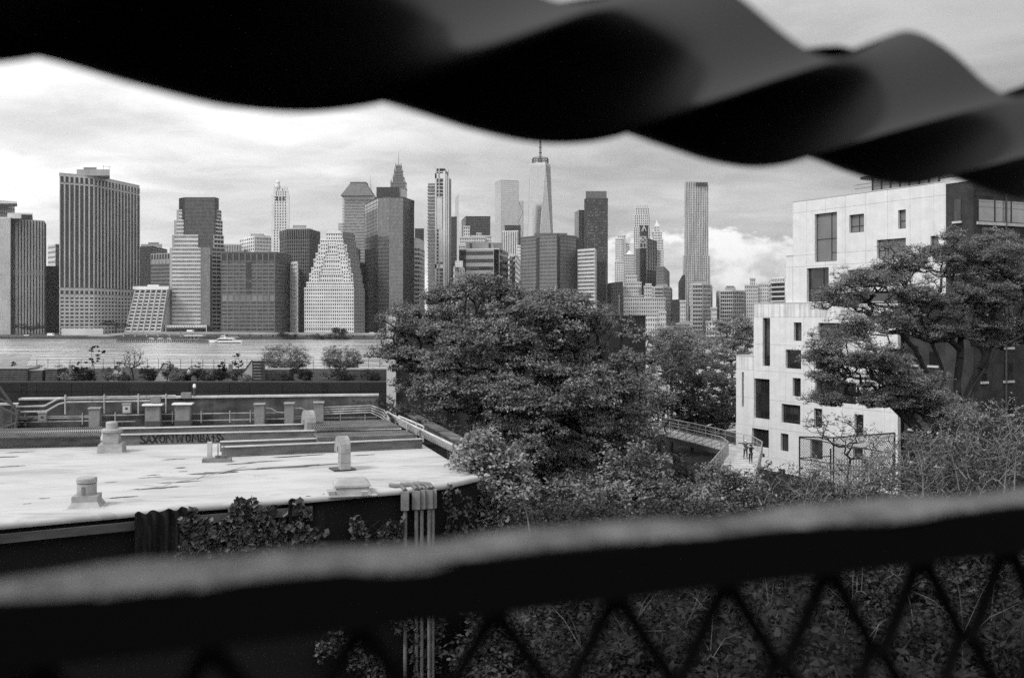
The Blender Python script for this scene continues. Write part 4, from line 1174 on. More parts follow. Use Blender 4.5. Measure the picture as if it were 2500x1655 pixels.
M_BRICK = [mat('brick_%d' % i, v, .9, .2, var=.35, scale=(9, 9, 9)) for i, v in enumerate((.009, .007, .012))]
M_MORTAR = mat('mortar', .014, .95, .1)
M_STEEL = mat('weathered_steel', .12, .6, .4, var=.35, scale=(1.5, 1.5, 5), detail=6)
M_STEELT = mat('galvanised_top', .38, .55, .4, var=.2, scale=(2, 2, 2))
M_GALV = mat('galvanised', .30, .45, .45, var=.3, scale=(3, 3, 3), metal=.2)
M_CAB = mat('cabinet_grey', .16, .55, .4, var=.3, scale=(2, 2, 2))
M_DUCT = mat('duct_metal', .27, .5, .4, var=.25, scale=(3, 3, 1.5))
M_CONC = mat('parapet_concrete', .085, .9, .2, var=.55, scale=(.8, .8, 1.6), detail=7, streak=.35)
M_VENT = mat('vent_paint', .30, .6, .3, var=.2, scale=(2.5, 2.5, 5), detail=6)

near = [rp(-330, 1312), rp(0, 1281), rp(480, 1237), rp(760, 1216), rp(991, 1196), rp(1090, 1184), rp(1165, 1166)]
rfar = rp(940, 1033); lfar = rp(-260, 1052)
rb = thing('flat_roof_building', 'ivy-clad brick building with a white membrane flat roof below the eye', 'building', (near[2].x, near[2].y + 6, 8.0))
# core under the roof
poly = [(p.x, p.y) for p in near] + [(rfar.x + .2, rfar.y), (lfar.x, lfar.y + 1)]
inner = []
core = MB().prism([(p.x, p.y + .12) for p in near] + [(rfar.x + .1, rfar.y), (lfar.x, lfar.y + 1)], 4, ZR - .03).part('wall', M_MORTAR, rb)
roof = MB().prism([(p.x, p.y + .05) for p in near] + [(rfar.x + .15, rfar.y), (lfar.x, lfar.y + 1)], ZR - .03, ZR - .015).part('roof', M_MEMB, rb)
# membrane sheets across the roof, each lapped over the next
def lerp_poly(pts, f):
    n = len(pts) - 1; x = f * n; i = min(int(x), n - 1)
    return pts[i].lerp(pts[i+1], x - i)
back = [lfar, rp(0, 1049), rp(300, 1042), rp(560, 1038), rp(740, 1036), rp(850, 1035), rfar]
ns = 13
for j in range(ns):
    f0, f1 = j / ns, (j + 1) / ns + .006
    f0, f1 = f0 ** 1.0, min(1, f1)
    m = MB(); dz = .004 + .007 * (ns - j) / ns
    vs = []
    for q in range(25):
        s = q / 24
        a, b = lerp_poly(near, s), lerp_poly(back, s)
        wob = .02 * math.sin(s*40 + j*2)
        p0, p1 = a.lerp(b, f0 + wob / 20), a.lerp(b, f1 + wob / 20)
        vs.append((p0 + Vector((0, 0, dz + .004)), p1 + Vector((0, 0, dz))))
    for p0, p1 in vs:
        m.v += [tuple(p0), tuple(p1), tuple(p0 - Vector((0, 0, dz + .012)))]
    for q in range(24):
        k = q*3
        m.f += [(k, k+3, k+4, k+1), (k+2, k+5, k+3, k)]
    m.part('membrane_sheet', M_MEMB, roof)
# rounded kerb along the near edge
kerb = []
for a, b in zip(near[:-1], near[1:]):
    for q in range(6):
        kerb.append(a.lerp(b, q/6))
kerb.append(near[-1])
prof = [(-.22, .0), (-.14, .035), (-.05, .05), (.03, .045), (.07, .01), (.075, -.05), (.06, -.08)]
m = MB()
for p in kerb:
    n3 = Vector((-.40, .916, 0))
    for o, h in prof:
        m.v.append(tuple(p - n3 * o * 1.0 + Vector((0, 0, h))))
npf = len(prof)
for i in range(len(kerb) - 1):
    for q in range(npf - 1):
        k = i*npf + q
        m.f.append((k, k+1, k+npf+1, k+npf))
m.part('roof_kerb', M_MEMB, roof, smooth=True)
m = MB()
for a, b in zip(near[:3], near[1:4]):
    n3 = Vector((-.40, .916, 0)); u = b - a
    m.box(a - n3*.135 + Vector((0, 0, -.33)), u, n3*.06, Vector((0, 0, .17)))
m.part('edge_flashing', mat('flashing', .06, .5, .4, var=.4, scale=(1, 1, 4)), roof)
# torn and wet patches
def patch(px, py, lx, ly, seed, m=M_DIRT):
    rr = random.Random(seed); c = rp(px, py)
    u, w = Vector((.92, .39, 0)), Vector((-.39, .92, 0))
    pts = []
    for q in range(22):
        g = 2*math.pi*q/22; k = 1 + rr.uniform(-.45, .45)
        pts.append(c + u*math.cos(g)*lx*k + w*math.sin(g)*ly*k + Vector((0, 0, .021)))
    pc = c + Vector((0, 0, .022))
    MB().add([pc] + pts, [(0, i+1, (i+1) % 22 + 1) for i in range(22)]).part('wet_patch', m, roof)
for a in ((690, 1142, 1.3, .12, 1), (755, 1137, .6, .07, 2), (530, 1155, .55, .16, 3), (706, 1116, .6, .05, 4), (745, 1113, .5, .04, 5), (885, 1112, .3, .05, 6), (440, 1143, .16, .07, 7), (447, 1152, .13, .04, 8),
          (365, 1167, .3, .03, 9), (372, 1161, .18, .03, 10), (272, 1178, .16, .02, 11), (108, 1218, .12, .03, 12), (65, 1231, .09, .02, 13), (380, 1193, .5, .09, 14), (440, 1178, .45, .05, 15), (300, 1215, .35, .05, 16),
          (640, 1128, .5, .04, 17), (590, 1133, .4, .05, 18), (20, 1140, .35, .05, 19), (45, 1105, .4, .04, 20), (10, 1117, .35, .06, 21), (430, 1122, .35, .04, 22)):
    patch(*a)
# membrane wrinkle lines
for pts in (((340, 1196), (400, 1188), (420, 1180), (470, 1171), (530, 1157), (600, 1140)), ((560, 1160), (620, 1164), (650, 1162)), ((1010, 1150), (1040, 1170), (1060, 1185)), ((480, 1172), (500, 1160))):
    MB().tube([rp(*p) + Vector((0, 0, .012)) for p in pts], .016, 5).part('membrane_wrinkle', M_MEMB, roof)
# brick courses of the near wall: real bricks
bl, bh_, gap = .215, .066, .011
base0, base1 = near[1], near[-1]
def wall_pt(s):
    """distance along the near edge -> point, direction"""
    x = s
    for a, b in zip(near[:-1], near[1:]):
        L = (b - a).length
        if x <= L:
            return a + (b - a) * (x / L), (b - a).normalized()
        x -= L
    return near[-1], (near[-1] - near[-2]).normalized()
totL = sum((b - a).length for a, b in zip(near[:-1], near[1:]))
wallp = core
brick_me = []
for mi in M_BRICK:
    m = MB(); m.cbox((0, 0, 0), bl - gap, .06, bh_)
    brick_me.append(m.mesh('brick', mi))
ind_n = 0
rest = MB()
rr = random.Random(3)
courses = 62
cand = []
for r_ in range(courses):
    z = ZR - .42 - r_ * (bh_ + gap)
    s = (bl / 2) * (r_ % 2) + 1.0
    while s < totL - .1:
        cand.append((r_, s, z)); s += bl
# those in plain view at the lower left show largest
def vis(c):
    p, u = wall_pt(c[1]); d = p.y
    px = CX + p.x / d * F; py = HY + (CZ - c[2]) / d * F
    return (100 < px < 340 and 1585 < py < 1650) or (0 < px < 280 and 1300 < py < 1330)
for c in cand:
    p, u = wall_pt(c[1])
    jit = rr.uniform(-.004, .006)
    n3 = Vector((u.y, -u.x, 0))
    q = p + n3 * (-.075 + jit) ; q.z = c[2]
    # lift the wall face just in front of the core
    q = q + Vector((0, .12, 0))
    if ind_n < 300 and vis(c):
        o = bpy.data.objects.new('brick', rr.choice(brick_me)); COL.objects.link(o)
        o.parent = core; o.location = q - rb.location; o.rotation_euler = (0, 0, math.atan2(u.y, u.x)); ind_n += 1
    else:
        rest.cbox(q, bl - gap, .06, bh_, math.atan2(u.y, u.x))
rest.part('brickwork', M_BRICK[0], core, kind='stuff')

# --- back parapet
U = (rfar - lfar).normalized()
Nb = Vector((-U.y, U.x, 0))
bkL = (rfar - lfar).length
def bp(px, py_base=None, back=0.0, h=0.0):
    """point on the back wall line under pixel column px, moved back and up"""
    m_ = (px - CX) / F
    # lfar + t U with x = m y
    t_ = (m_ * lfar.y - lfar.x) / (U.x - m_ * U.y)
    return lfar + U * t_ + Nb * back + Vector((0, 0, h))
ph = zof(970, bp(600).y) - ZR
pw_ = thing('back_parapet', 'stained concrete parapet wall along the back of the white roof', 'wall', bp(450))
for a, b in ((-250, 40), (40, 300), (300, 530), (530, 600), (600, 690), (690, 780), (780, 860), (860, 925)):
    A, B = bp(a, back=.25), bp(b, back=.25)
    hh = ph if a > 30 else ph - .18
    MB().box(A + Vector((0, 0, -.02)), (B - A) * .998, Nb * .3, Vector((0, 0, hh))).part('wall_bay', M_CONC, pw_)
    MB().box(A + Nb * -.05 + Vector((0, 0, hh - .02)), (B - A) * .998, Nb * .42, Vector((0, 0, .06))).part('coping', M_STEELT, pw_)
# conduits along the parapet
cd = thing('conduit_bank', 'bank of pale conduits running along the back parapet', 'conduits', bp(450, h=.2))
def cond(pts, r=.028):
    MB().tube(pts, r, 7).part('conduit', M_GALV, cd)
cond([bp(40, back=-.05, h=.78), bp(110, back=-.05, h=.80), bp(140, back=-.05, h=1.02), bp(160, back=-.05, h=1.08), bp(300, back=-.05, h=1.09), bp(430, back=-.05, h=1.10)], .035)
cond([bp(40, back=-.08, h=.60), bp(115, back=-.08, h=.62), bp(145, back=-.08, h=.86), bp(165, back=-.08, h=.93), bp(300, back=-.08, h=.93), bp(368, back=-.08, h=.94)], .035)
for h, a, b in ((.42, 45, 340), (.36, 45, 222), (.24, 45, 222), (.20, 250, 330), (.44, 250, 623), (.20, 395, 623), (.30, 720, 770), (.44, 648, 700), (.22, 648, 920)):
    cond([bp(a, back=.02, h=h), bp(b, back=.02, h=h + .01)], .018)
for k in range(4):
    cond([bp(790, back=-.05 - .02*k, h=.62 - k*.08), bp(905, back=-.05 - .02*k, h=.66 - k*.08), bp(918 - k*2, back=-.3, h=.62 - k*.08), rp(938 - k*3, 1035) + Vector((0, 0, .5 - k*.08)), rp(952, 1044) + Vector((0, -.1, .30 - k*.05))], .026)
cond([bp(648, back=-.02, h=.62), bp(662, back=-.02, h=.6), bp(678, back=-.02, h=.46), bp(696, back=-.02, h=.44)], .022)
cond([bp(718, back=-.02, h=.6), bp(735, back=-.02, h=.6), bp(750, back=-.02, h=.48), bp(767, back=-.02, h=.46)], .022)
for px in (160, 255, 338, 405):
    MB().box(bp(px, back=-.13, h=.5), U*.03, Nb*.12, Vector((0, 0, .68))).part('bracket', M_STEELT, cd)
for px in (60, 200, 280, 420, 490, 560, 610, 740, 830, 890):
    MB().box(bp(px, back=-.02, h=.12), U*.03, Nb*.12, Vector((0, 0, .42))).part('bracket', M_GALV, cd)
for px in (452, 378):
    MB().box(bp(px - 8, back=-.2, h=1.02 if px > 400 else .88), U*.34, Nb*.2, Vector((0, 0, .2))).part('pull_box', M_CAB, cd)
# cabinets and boxes
def cabinet(px0, px1, ytop, lb, cap=False, light=False, back=-.35, small=False, yb=None):
    A, B = bp(px0, back=back), bp(px1, back=back)
    d = A.y; zt = zof(ytop, d)
    zb_ = ZR + .01 if yb is None else zof(yb, d)
    r = thing('cabinet' if not small else 'junction_box', lb, 'cabinet' if not small else 'box', ((A + B) / 2).xy.to_3d() + Vector((0, 0, zb_)))
    w = (B - A)
    dp = .32 if not small else .2
    MB().box(A + Vector((0, 0, zb_ - A.z)), w, Nb*dp, Vector((0, 0, zt - zb_))).part('body', M_STEELT if light else M_CAB, r)
    MB().box(A + w*.07 - Nb*.012 + Vector((0, 0, zb_ - A.z + .05)), w*.86, Nb*.02, Vector((0, 0, (zt - zb_) - .1))).part('door', M_STEELT if light else M_CAB, r)
    if cap:
        MB().box(A - w*.16 - Nb*.1 + Vector((0, 0, zt - A.z)), w*1.32, Nb*(dp + .2), Vector((0, 0, .05))).part('cap', M_WHITEP, r)
        MB().box(A + w*.03 - Nb*.02 + Vector((0, 0, zb_ - A.z + .06)), w*.94, Nb*.02, Vector((0, 0, .17))).part('dark_skirt', M_UNDER, r)
    else:
        MB().box(A - w*.06 - Nb*.04 + Vector((0, 0, zt - A.z)), w*1.12, Nb*(dp + .08), Vector((0, 0, .04))).part('lid', M_GALV, r)
    if light or small:
        MB().box(A + w*.35 - Nb*.03 + Vector((0, 0, zb_ - A.z + (zt - zb_)*.42)), w*.3, Nb*.02, Vector((0, 0, (zt - zb_)*.2))).part('label_plate', M_BLACKP, r)
cabinet(223, 250, 998, 'grey cabinet against the parapet, right of the small left junction box')
cabinet(359, 396, 990, 'galvanised cabinet with a white cap, left of the capped pair', cap=True)
cabinet(431, 468, 988, 'galvanised cabinet with a white cap, right of the capped pair', cap=True)
cabinet(623, 648, 988, 'plain grey cabinet, first of three right of the capped pair')
cabinet(696, 719, 986, 'plain grey cabinet standing just left of the far gooseneck vent')
cabinet(767, 791, 984, 'plain grey cabinet standing just right of the far gooseneck vent')
cabinet(95, 116, 1008, 'small grey junction box fixed low on the parapet at left', small=True, back=-.1, yb=1030)
cabinet(301, 320, 987, 'pale junction box with a dark square plate on the parapet', small=True, light=True, back=-.1, yb=1008)
c = bp(470, back=.4, h=ph + .04)
r = thing('beacon', 'small white-topped lamp on the back parapet', 'lamp', c)
MB().lathe(c, [(.05, 0), (.05, .25), (.035, .27), (.035, .3)], 8).part('stem', M_UNDER, r); MB().lathe(c + Vector((0, 0, .3)), [(.05, 0), (.06, .05), (.05, .12), (.01, .14)], 10).part('lamp_head', M_WHITEP, r)
# --- steel dunnage beams and gratings
def beam(p0, p1, h, lb, name='steel_beam', zoff=.02):
    """I-beam whose top edge runs p0-p1 (pixels on the plane h above the roof)"""
    A, B = rp(*p0, h), rp(*p1, h)
    r = thing(name, lb, 'beam', Vector(((A.x + B.x)/2, (A.y + B.y)/2, ZR + zoff)))
    u = B - A; n3 = Vector((-u.y, u.x, 0)).normalized(); H = h - zoff
    MB().box(A + Vector((0, 0, -.025)), u, n3*.22, Vector((0, 0, .025))).part('top_flange', M_STEELT, r)
    MB().box(A + n3*.06 + Vector((0, 0, -H + .02)), u, n3*.03, Vector((0, 0, H - .045))).part('web', M_STEEL, r)
    MB().box(A + Vector((0, 0, -H)), u, n3*.2, Vector((0, 0, .02))).part('bottom_flange', M_STEEL, r)
    return r, A, B, n3
b1 = beam((541, 1091), (1032, 1071), .30, 'front steel beam along the right half of the white roof')
b1b = beam((537, 1078), (1012, 1062), .30, 'second steel beam just behind the front one on the right half')
b2 = beam((287, 1061), (980, 1046), .34, 'long steel beam carrying the sprayed lettering')
b3 = beam((292, 1046), (905, 1031), .34, 'rearmost long steel beam in front of the cabinets')
b4 = beam((-60, 1069), (244, 1062), .34, 'steel beam edging the left grating walkway')
def grating(quadpx, h, lb, nsl):
    q = [rp(x, y, h) for x, y in quadpx]           # front-left, front-right, back-right, back-left
    r = thing('grating', lb, 'grating', sum(q, Vector())/4 - Vector((0, 0, 0)))
    m = MB()
    for j in range(nsl):
        f = (j + .15) / nsl; g = (j + .55) / nsl
        a, b, c_, d_ = q[0].lerp(q[1], f), q[0].lerp(q[1], g), q[3].lerp(q[2], g), q[3].lerp(q[2], f)
        z = Vector((0, 0, .025))
        m.add([a, b, c_, d_, a + z, b + z, c_ + z, d_ + z], [(3,2,1,0), (4,5,6,7), (0,1,5,4), (1,2,6,5), (2,3,7,6), (3,0,4,7)])
    m.part('bars', M_STEEL, r, kind='stuff')
    for a, b in ((q[0], q[1]), (q[3], q[2])):
        MB().box(a + Vector((0, 0, -.05)), b - a, Vector((0, .04, 0)), Vector((0, 0, .08))).part('edge_bar', M_STEEL, r)
    MB().add([p - Vector((0, 0, .10)) for p in q], [(0, 1, 2, 3)]).part('tray', M_STEEL, r)
grating([(775, 1071), (1018, 1063), (990, 1052), (765, 1060)], .36, 'right front grating walkway beside the near gooseneck vent', 46)
grating([(768, 1047), (975, 1041), (945, 1026), (760, 1031)], .40, 'right rear grating walkway in front of the parapet', 44)
grating([(-60, 1064), (246, 1058), (250, 1044), (-40, 1050)], .42, 'left grating walkway below the parapet conduits', 60)
# sprayed lettering on the long beam
M_SPRAY = mat('spray_paint', .012, .7, .2)
GLY = {'S': [[(.9,.9),(.5,1),(.1,.8),(.3,.55),(.8,.42),(.85,.12),(.4,0),(.0,.12)]], 'A': [[(0,0),(.45,1),(.95,0)],[(.15,.38),(.85,.38)]], 'X': [[(0,1),(1,0)],[(1,1),(0,0)]],
       'O': [[(.5,1),(.1,.75),(.05,.3),(.4,0),(.85,.2),(.95,.7),(.5,1)]], 'N': [[(0,0),(.05,1),(.9,0),(1,1)]], 'W': [[(0,1),(.15,0),(.5,.7),(.75,0),(1,1)]], 'M': [[(0,0),(.15,1),(.5,.3),(.85,1),(1,0)]],
       'B': [[(.05,0),(.1,1),(.7,.9),(.75,.65),(.15,.52),(.85,.4),(.9,.1),(.05,0)]], 'T': [[(.5,1),(.5,0)],[(-.1,.62),(1.1,.55)]], '>': [[(0,.95),(1.1,.35),(.1,.2)],[(.9,.55),(.6,.05)]]}
txt = [('S', 341, 355), ('A', 357, 369), ('X', 371, 385), ('O', 389, 402), ('N', 406, 422), ('W', 431, 447), ('O', 453, 465), ('M', 469, 485), ('B', 489, 500), ('A', 502, 512), ('T', 516, 524), ('S', 528, 536), ('>', 533, 545)]
r_, A, B, n3 = b2
gr = thing('graffiti_lettering', 'black sprayed capital letters along the long steel beam', 'graffiti', Vector(((A.x + B.x)/2, (A.y + B.y)/2, ZR + .1)))
u = (B - A).normalized()
def beam_at(px):
    m_ = (px - CX) / F
    t_ = (m_ * A.y - A.x) / ((B - A).x - m_ * (B - A).y)
    return A + (B - A) * t_
for ch, x0, x1 in txt:
    a, b = beam_at(x0), beam_at(x1)
    m = MB()
    hgt = .25
    for st in GLY[ch]:
        pts = [a.lerp(b, px_ + rr.uniform(-.07, .07)) - n3*(-.048) + Vector((0, 0, -.29 + (py_ + rr.uniform(-.06, .06))*hgt)) for px_, py_ in st]
        m.tube(pts, .015 + rr.uniform(0, .008), 5)
    m.part('letter', M_SPRAY, gr)
# --- goosenecks
def gooseneck(px, pyb, ytop, wpx, lb, rz=R(206)):
    c = rp(px, pyb); d = c.y
    H = (pyb - ytop) / F * d; w = wpx / F * d
    r = thing('gooseneck_vent', lb, 'vent', c)
    ca, sa = math.cos(rz), math.sin(rz)
    fx = Vector((ca, sa, 0)); fy = Vector((-sa, ca, 0))
    MB().cbox(c, w*2.0, w*1.9, .05, rz).part('base_plate', M_BLACKP, r)
    # duct: up, over in a half circle and down a little, toward -fy
    rad = w * .62
    path = [(0, .05), (0, H - rad - w*.5)]
    for q in range(1, 9):
        g = math.pi * q / 8
        path.append((rad - rad*math.cos(g), H - rad - w*.5 + rad*math.sin(g)))
    path.append((2*rad, H - rad - w*.5 - .12))
    m = MB(); hw = w*.45
    for i, (s, z) in enumerate(path):
        p, q = path[max(0, i-1)], path[min(len(path)-1, i+1)]
        tx, tz = q[0] - p[0], q[1] - p[1]; L = math.hypot(tx, tz); nx_, nz_ = -tz/L, tx/L
        for sx, so in ((-1, -1), (1, -1), (1, 1), (-1, 1)):
            pt = c + fy*0 + fx*(sx*hw) + (-fy)*(s - rad + so*hw*nx_*-1) + Vector((0, 0, z + so*hw*nz_*-1))
            m.v.append(tuple(pt))
    for i in range(len(path) - 1):
        k = i*4
        for q in range(4):
            m.f.append((k+q, k+(q+1) % 4, k+4+(q+1) % 4, k+4+q))
    m.f.append((3, 2, 1, 0)); e = (len(path)-1)*4; m.f.append((e, e+1, e+2, e+3))
    m.part('duct', M_DUCT, r)
    for q in (.35, .7):
        MB().cbox(c + fy*(rad) + Vector((0, 0, H*q*.75)), w*.97, w*.97, .02, rz).part('seam_band', M_DUCT, r)
gooseneck(836, 1147, 1062, 27, 'near tall gooseneck vent duct on the white roof')
gooseneck(753, 1064, 1000, 25, 'far gooseneck vent duct standing among the beams')
# --- mushroom vents
def mushroom(px, pyb, sc, lb):
    c = rp(px, pyb); r = thing('roof_vent', lb, 'vent', c)
    a = R(12)
    MB().cbox(c, 1.0*sc, 1.0*sc, .02, a).part('flashing', M_MEMB, r)
    MB().frustum(c + Vector((0, 0, .02)), .82*sc, .82*sc, .62*sc, .62*sc, .16*sc, a).part('kerb', M_VENT, r)
    MB().cbox(c + Vector((0, 0, .18*sc)), .64*sc, .64*sc, .14*sc, a).part('collar_box', M_VENT, r)
    MB().lathe(c + Vector((0, 0, .32*sc)), [(.25*sc, 0), (.25*sc, .3*sc)], 24).part('stack', M_VENT, r, smooth=False)
    MB().lathe(c + Vector((0, 0, .615*sc)), [(.235*sc, 0), (.235*sc, .03*sc)], 24).part('dark_gap', M_BLACKP, r)
    MB().lathe(c + Vector((0, 0, .64*sc)), [(.255*sc, 0), (.262*sc, .02*sc), (.262*sc, .11*sc), (.24*sc, .145*sc), (.02, .16*sc)], 24).part('cap', M_VENT, r)
    MB().box(c + Vector((-.03*sc, -.262*sc, .36*sc)), (.08*sc, 0, 0), (0, .02, 0), (0, 0, .2*sc)).part('hatch', M_CAB, r)
mushroom(212, 1236, .78, 'near round roof vent on a flared kerb at lower left')
def boxvent(px, pyb, lb):
    c = rp(px, pyb); r = thing('roof_vent', lb, 'vent', c); a = R(12); s = .82
    MB().cbox(c, 1.0*s, 1.0*s, .02, a).part('flashing', M_MEMB, r)
    MB().frustum(c + Vector((0, 0, .02)), .85*s, .85*s, .78*s, .78*s, .3*s, a).part('kerb', M_VENT, r)
    MB().cbox(c + Vector((0, 0, .32*s)), .52*s, .52*s, .36*s, a).part('collar_box', M_VENT, r)
    MB().lathe(c + Vector((0, 0, .68*s)), [(.30*s, 0), (.36*s, .06*s), (.36*s, .14*s), (.30*s, .16*s)], 20).part('brim', M_VENT, r)
    MB().lathe(c + Vector((0, 0, .84*s)), [(.2*s, 0), (.2*s, .2*s), (.17*s, .25*s), (.02, .26*s)], 20).part('cap', M_VENT, r)
boxvent(273, 1104, 'far square-bodied roof vent with a round brim among the beams')
c = rp(858, 1203); r = thing('roof_hatch', 'low pale box hatch with a hipped lid below the near gooseneck', 'hatch', c)
MB().cbox(c, 1.05, 1.0, .02, R(14)).part('flashing', M_VENT, r)
MB().frustum(c + Vector((0, 0, .02)), .80, .72, .72, .66, .16, R(14)).part('kerb', M_VENT, r)
MB().cbox(c + Vector((0, 0, .18)), .80, .72, .05, R(14)).part('rim', M_STEELT, r)
MB().frustum(c + Vector((0, 0, .23)), .78, .70, .62, .4, .09, R(14)).part('lid', M_VENT, r)
for s in (-1, 1):
    MB().cbox(c + Vector((s*.36, -.44, .02)), .14, .12, .1, R(14)).part('hinge_block', M_VENT, r)
# beam foot with pipe stand
c = rp(530, 1128); r = thing('beam_stub', 'short bolted steel stub on a concrete pad at the end of the front beam', 'stub', c)
MB().cbox(c, .75, .3, .11, R(10)).part('pad', M_CAB, r); MB().cbox(c + Vector((-.2, 0, .11)), .12, .12, .44, R(10)).part('post', M_STEELT, r); MB().cbox(c + Vector((.1, .03, .11)), .3, .12, .07, R(10)).part('bracket', M_STEEL, r)
for s in (.04, .2):
    MB().tube([c + Vector((s, -.05, .11)), c + Vector((s, -.05, .5))], .015, 5).part('rod', M_STEEL, r)
c = rp(527, 1061, .34)
# right-hand pipe rack and guard rail
pr = thing('pipe_rack', 'stack of parallel pale pipes stepping along the right edge of the roof', 'pipes', rp(1060, 1105))
for k in range(4):
    MB().tube([rp(944, 1034) + Vector((.0 + k*.05, .1, .42 - k*.1)), rp(1000, 1068) + Vector((.05 + k*.07, 0, .42 - k*.1)), rp(1140, 1147) + Vector((.1 + k*.1, 0, .42 - k*.1))], .036, 7).part('pipe', M_STEELT, pr)
for f in (.12, .45, .8):
    p = rp(944, 1034).lerp(rp(1160, 1160), f)
    MB().box(p + Vector((.03, -.03, 0)), (.05, 0, 0), (0, .05, 0), (0, 0, .48)).part('support', M_STEEL, pr)
A, B = rp(950, 1036) + Vector((.55, .3, 0)), rp(1120, 1130) + Vector((.35, 0, 0))
r = thing('side_parapet', 'low stained kerb wall along the right edge of the roof', 'wall', A)
MB().box(A, B - A, Vector((.28, .1, 0)), Vector((0, 0, .34))).part('wall', M_CONC, r); MB().box(A + Vector((-.04, -.02, .34)), B - A, Vector((.36, .13, 0)), Vector((0, 0, .05))).part('coping', M_CONC, r)
gd = thing('guard_rail', 'pale tubular guard rail at the right end of the gratings', 'rail', rp(1010, 1074))
for i, (px, py, top_) in enumerate(((994, 1062, 1024), (1017, 1073, 1032), (1034, 1079, 1041))):
    p = rp(px, py); z = zof(top_, p.y)
    MB().tube([p, Vector((p.x, p.y, z))], .03, 7).part('post', M_STEELT, gd)
p = [rp(994, 1062), rp(1034, 1079)]
q0 = Vector((p[0].x, p[0].y, zof(1024, p[0].y))); q1 = Vector((p[1].x, p[1].y, zof(1041, p[1].y)))
MB().tube([q0 + (q0 - q1)*.55, q0, q1], .032, 7).part('top_rail', M_STEELT, gd)
# downpipes on the near wall
for i, (px, y0) in enumerate(((991, 1196), (1018, 1194), (1031, 1193), (1049, 1192), (1058, 1191))):
    p = rp(px, y0); q = Vector((p.x, p.y - .16, 0))
    r = thing('downpipe', ['leftmost downpipe hooked over the roof edge', 'second downpipe from the left over the roof edge', 'middle downpipe of the five over the roof edge', 'fourth downpipe of the five over the roof edge', 'rightmost downpipe of the five over the roof edge'][i], 'downpipe', Vector((q.x, q.y, 12)), 'downpipes over the roof edge')
    MB().tube([Vector((q.x, q.y, 12)), Vector((q.x, q.y, ZR - .15))], .045, 8).part('pipe', M_CAB, r)
    MB().box(Vector((q.x - .09, q.y - .09, ZR - .42)), (.18, 0, 0), (0, .16, 0), (0, 0, .42)).part('hopper', M_CAB, r)
    MB().tube([Vector((q.x, q.y, ZR + .02)), Vector((q.x - .1, q.y + .2, ZR + .08)), Vector((q.x - .4, q.y + .5, ZR + .06))], .05, 7).part('inlet', M_CAB, r)
p = rp(991, 1196); q = rp(1060, 1191)
MB().tube([Vector((p.x, p.y - .21, 16.45)), Vector((q.x, q.y - .21, 16.5))], .02, 6).top('pipe_strap', M_GALV, 'thin bar strapping the five downpipes together', 'strap')
# corrugated sheets over the wall
def corr(px0, px1, py0, lb, n=26):
    A, B = rp(px0, py0), rp(px1, py0 - 14)
    r = thing('corrugated_sheet', lb, 'sheet', Vector((A.x, A.y - .2, ZR - 2.2)))
    u = B - A
    m = MB(); N3 = Vector((u.y, -u.x, 0)).normalized()
    for i in range(n*4 + 1):
        f = i / (n*4)
        o = N3 * (.19 + .035*math.cos(i*math.pi/2.0/1.6))
        top_ = A + u*f + o + Vector((0, 0, .03 + .03*math.sin(i*.7))); bot = top_ - Vector((0, 0, 1.5))
        m.v += [tuple(top_), tuple(bot), tuple(top_ + N3*-.006), tuple(bot + N3*-.006)]
        if i:
            k = (i-1)*4; m.f += [(k, k+1, k+5, k+4), (k+2, k+6, k+7, k+3), (k, k+4, k+6, k+2)]
    m.part('sheet', mat('rusted_sheet', .012, .85, .08, var=.6, scale=(3, 3, .8), detail=6), r, smooth=True)
corr(322, 450, 1253, 'rusty corrugated sheet hung over the near wall, left of the ivy', 8)
corr(690, 778, 1222, 'rusty corrugated sheet half hidden by ivy leaves', 5)
# dark stair tower at the left edge
sx = rp(18, 1050)
r = thing('steel_stair', 'dark steel stair frame crossing the left edge of the picture', 'stair', sx)
d = sx.y
for p0, p1, w in (((-30, 905), (46, 1010), .05), ((-20, 985), (46, 1015), .05), ((-30, 1000), (40, 1070), .05), ((46, 1000), (34, 1068), .06), ((-25, 940), (-25, 1070), .06), ((-30, 1060), (46, 1030), .05), ((-10, 1068), (40, 1046), .04), ((30, 985), (30, 1060), .035), ((-30, 960), (36, 990), .035)):
    MB().tube([at(p0[0], p0[1], d), at(p1[0], p1[1], d)], w, 6).part('member', M_UNDER, r)
for k in range(7):
    MB().box(at(-30 + k*9, 1066 - k*7, d), (.6, 0, 0), (0, .5, 0), (0, 0, .03)).part('tread', M_UNDER, r)
# ================================================================== THE CONCRETE BUILDING ON THE RIGHT
M_BOARD = mat('board_concrete', .60, .85, .2, var=.06, scale=(.8, .8, 1.2), detail=8, streak=.05)
M_BOARDS = mat('board_concrete_streaked', .58, .85, .2, var=.10, scale=(.5, .5, .9), detail=7, streak=.28)
M_REVEAL = mat('window_reveal', .40, .85, .2)
M_FRAME = mat('window_frame', .018, .45, .4)
M_PANE = mat('window_pane', .022, .04, .6, cells=(1.3, 1.3, 1.9), cellvar=.9)
M_PANEB = mat('window_blind', .14, .35, .5, var=.12, scale=(.4, .4, .4))
FD = Vector((.486, -.874)).normalized()          # along the front, left (far) to right (near)
FL = Vector(((1797 - CX) / F * 120, 120))        # left end
FI = Vector((-FD.y, FD.x))                       # into the building
if FI.y < 0: FI = -FI
def ft(px):
    m = (px - CX) / F
    return (m * FL.y - FL.x) / (FD.x - m * FD.y)
def fpos(t):
    return FL + FD * t
def fz(px, py):
    return zof(py, fpos(ft(px)).y)
f3, i3 = Vector((FD.x, FD.y, 0)), Vector((FI.x, FI.y, 0))
ZG = 3.2
tR = ft(2306)
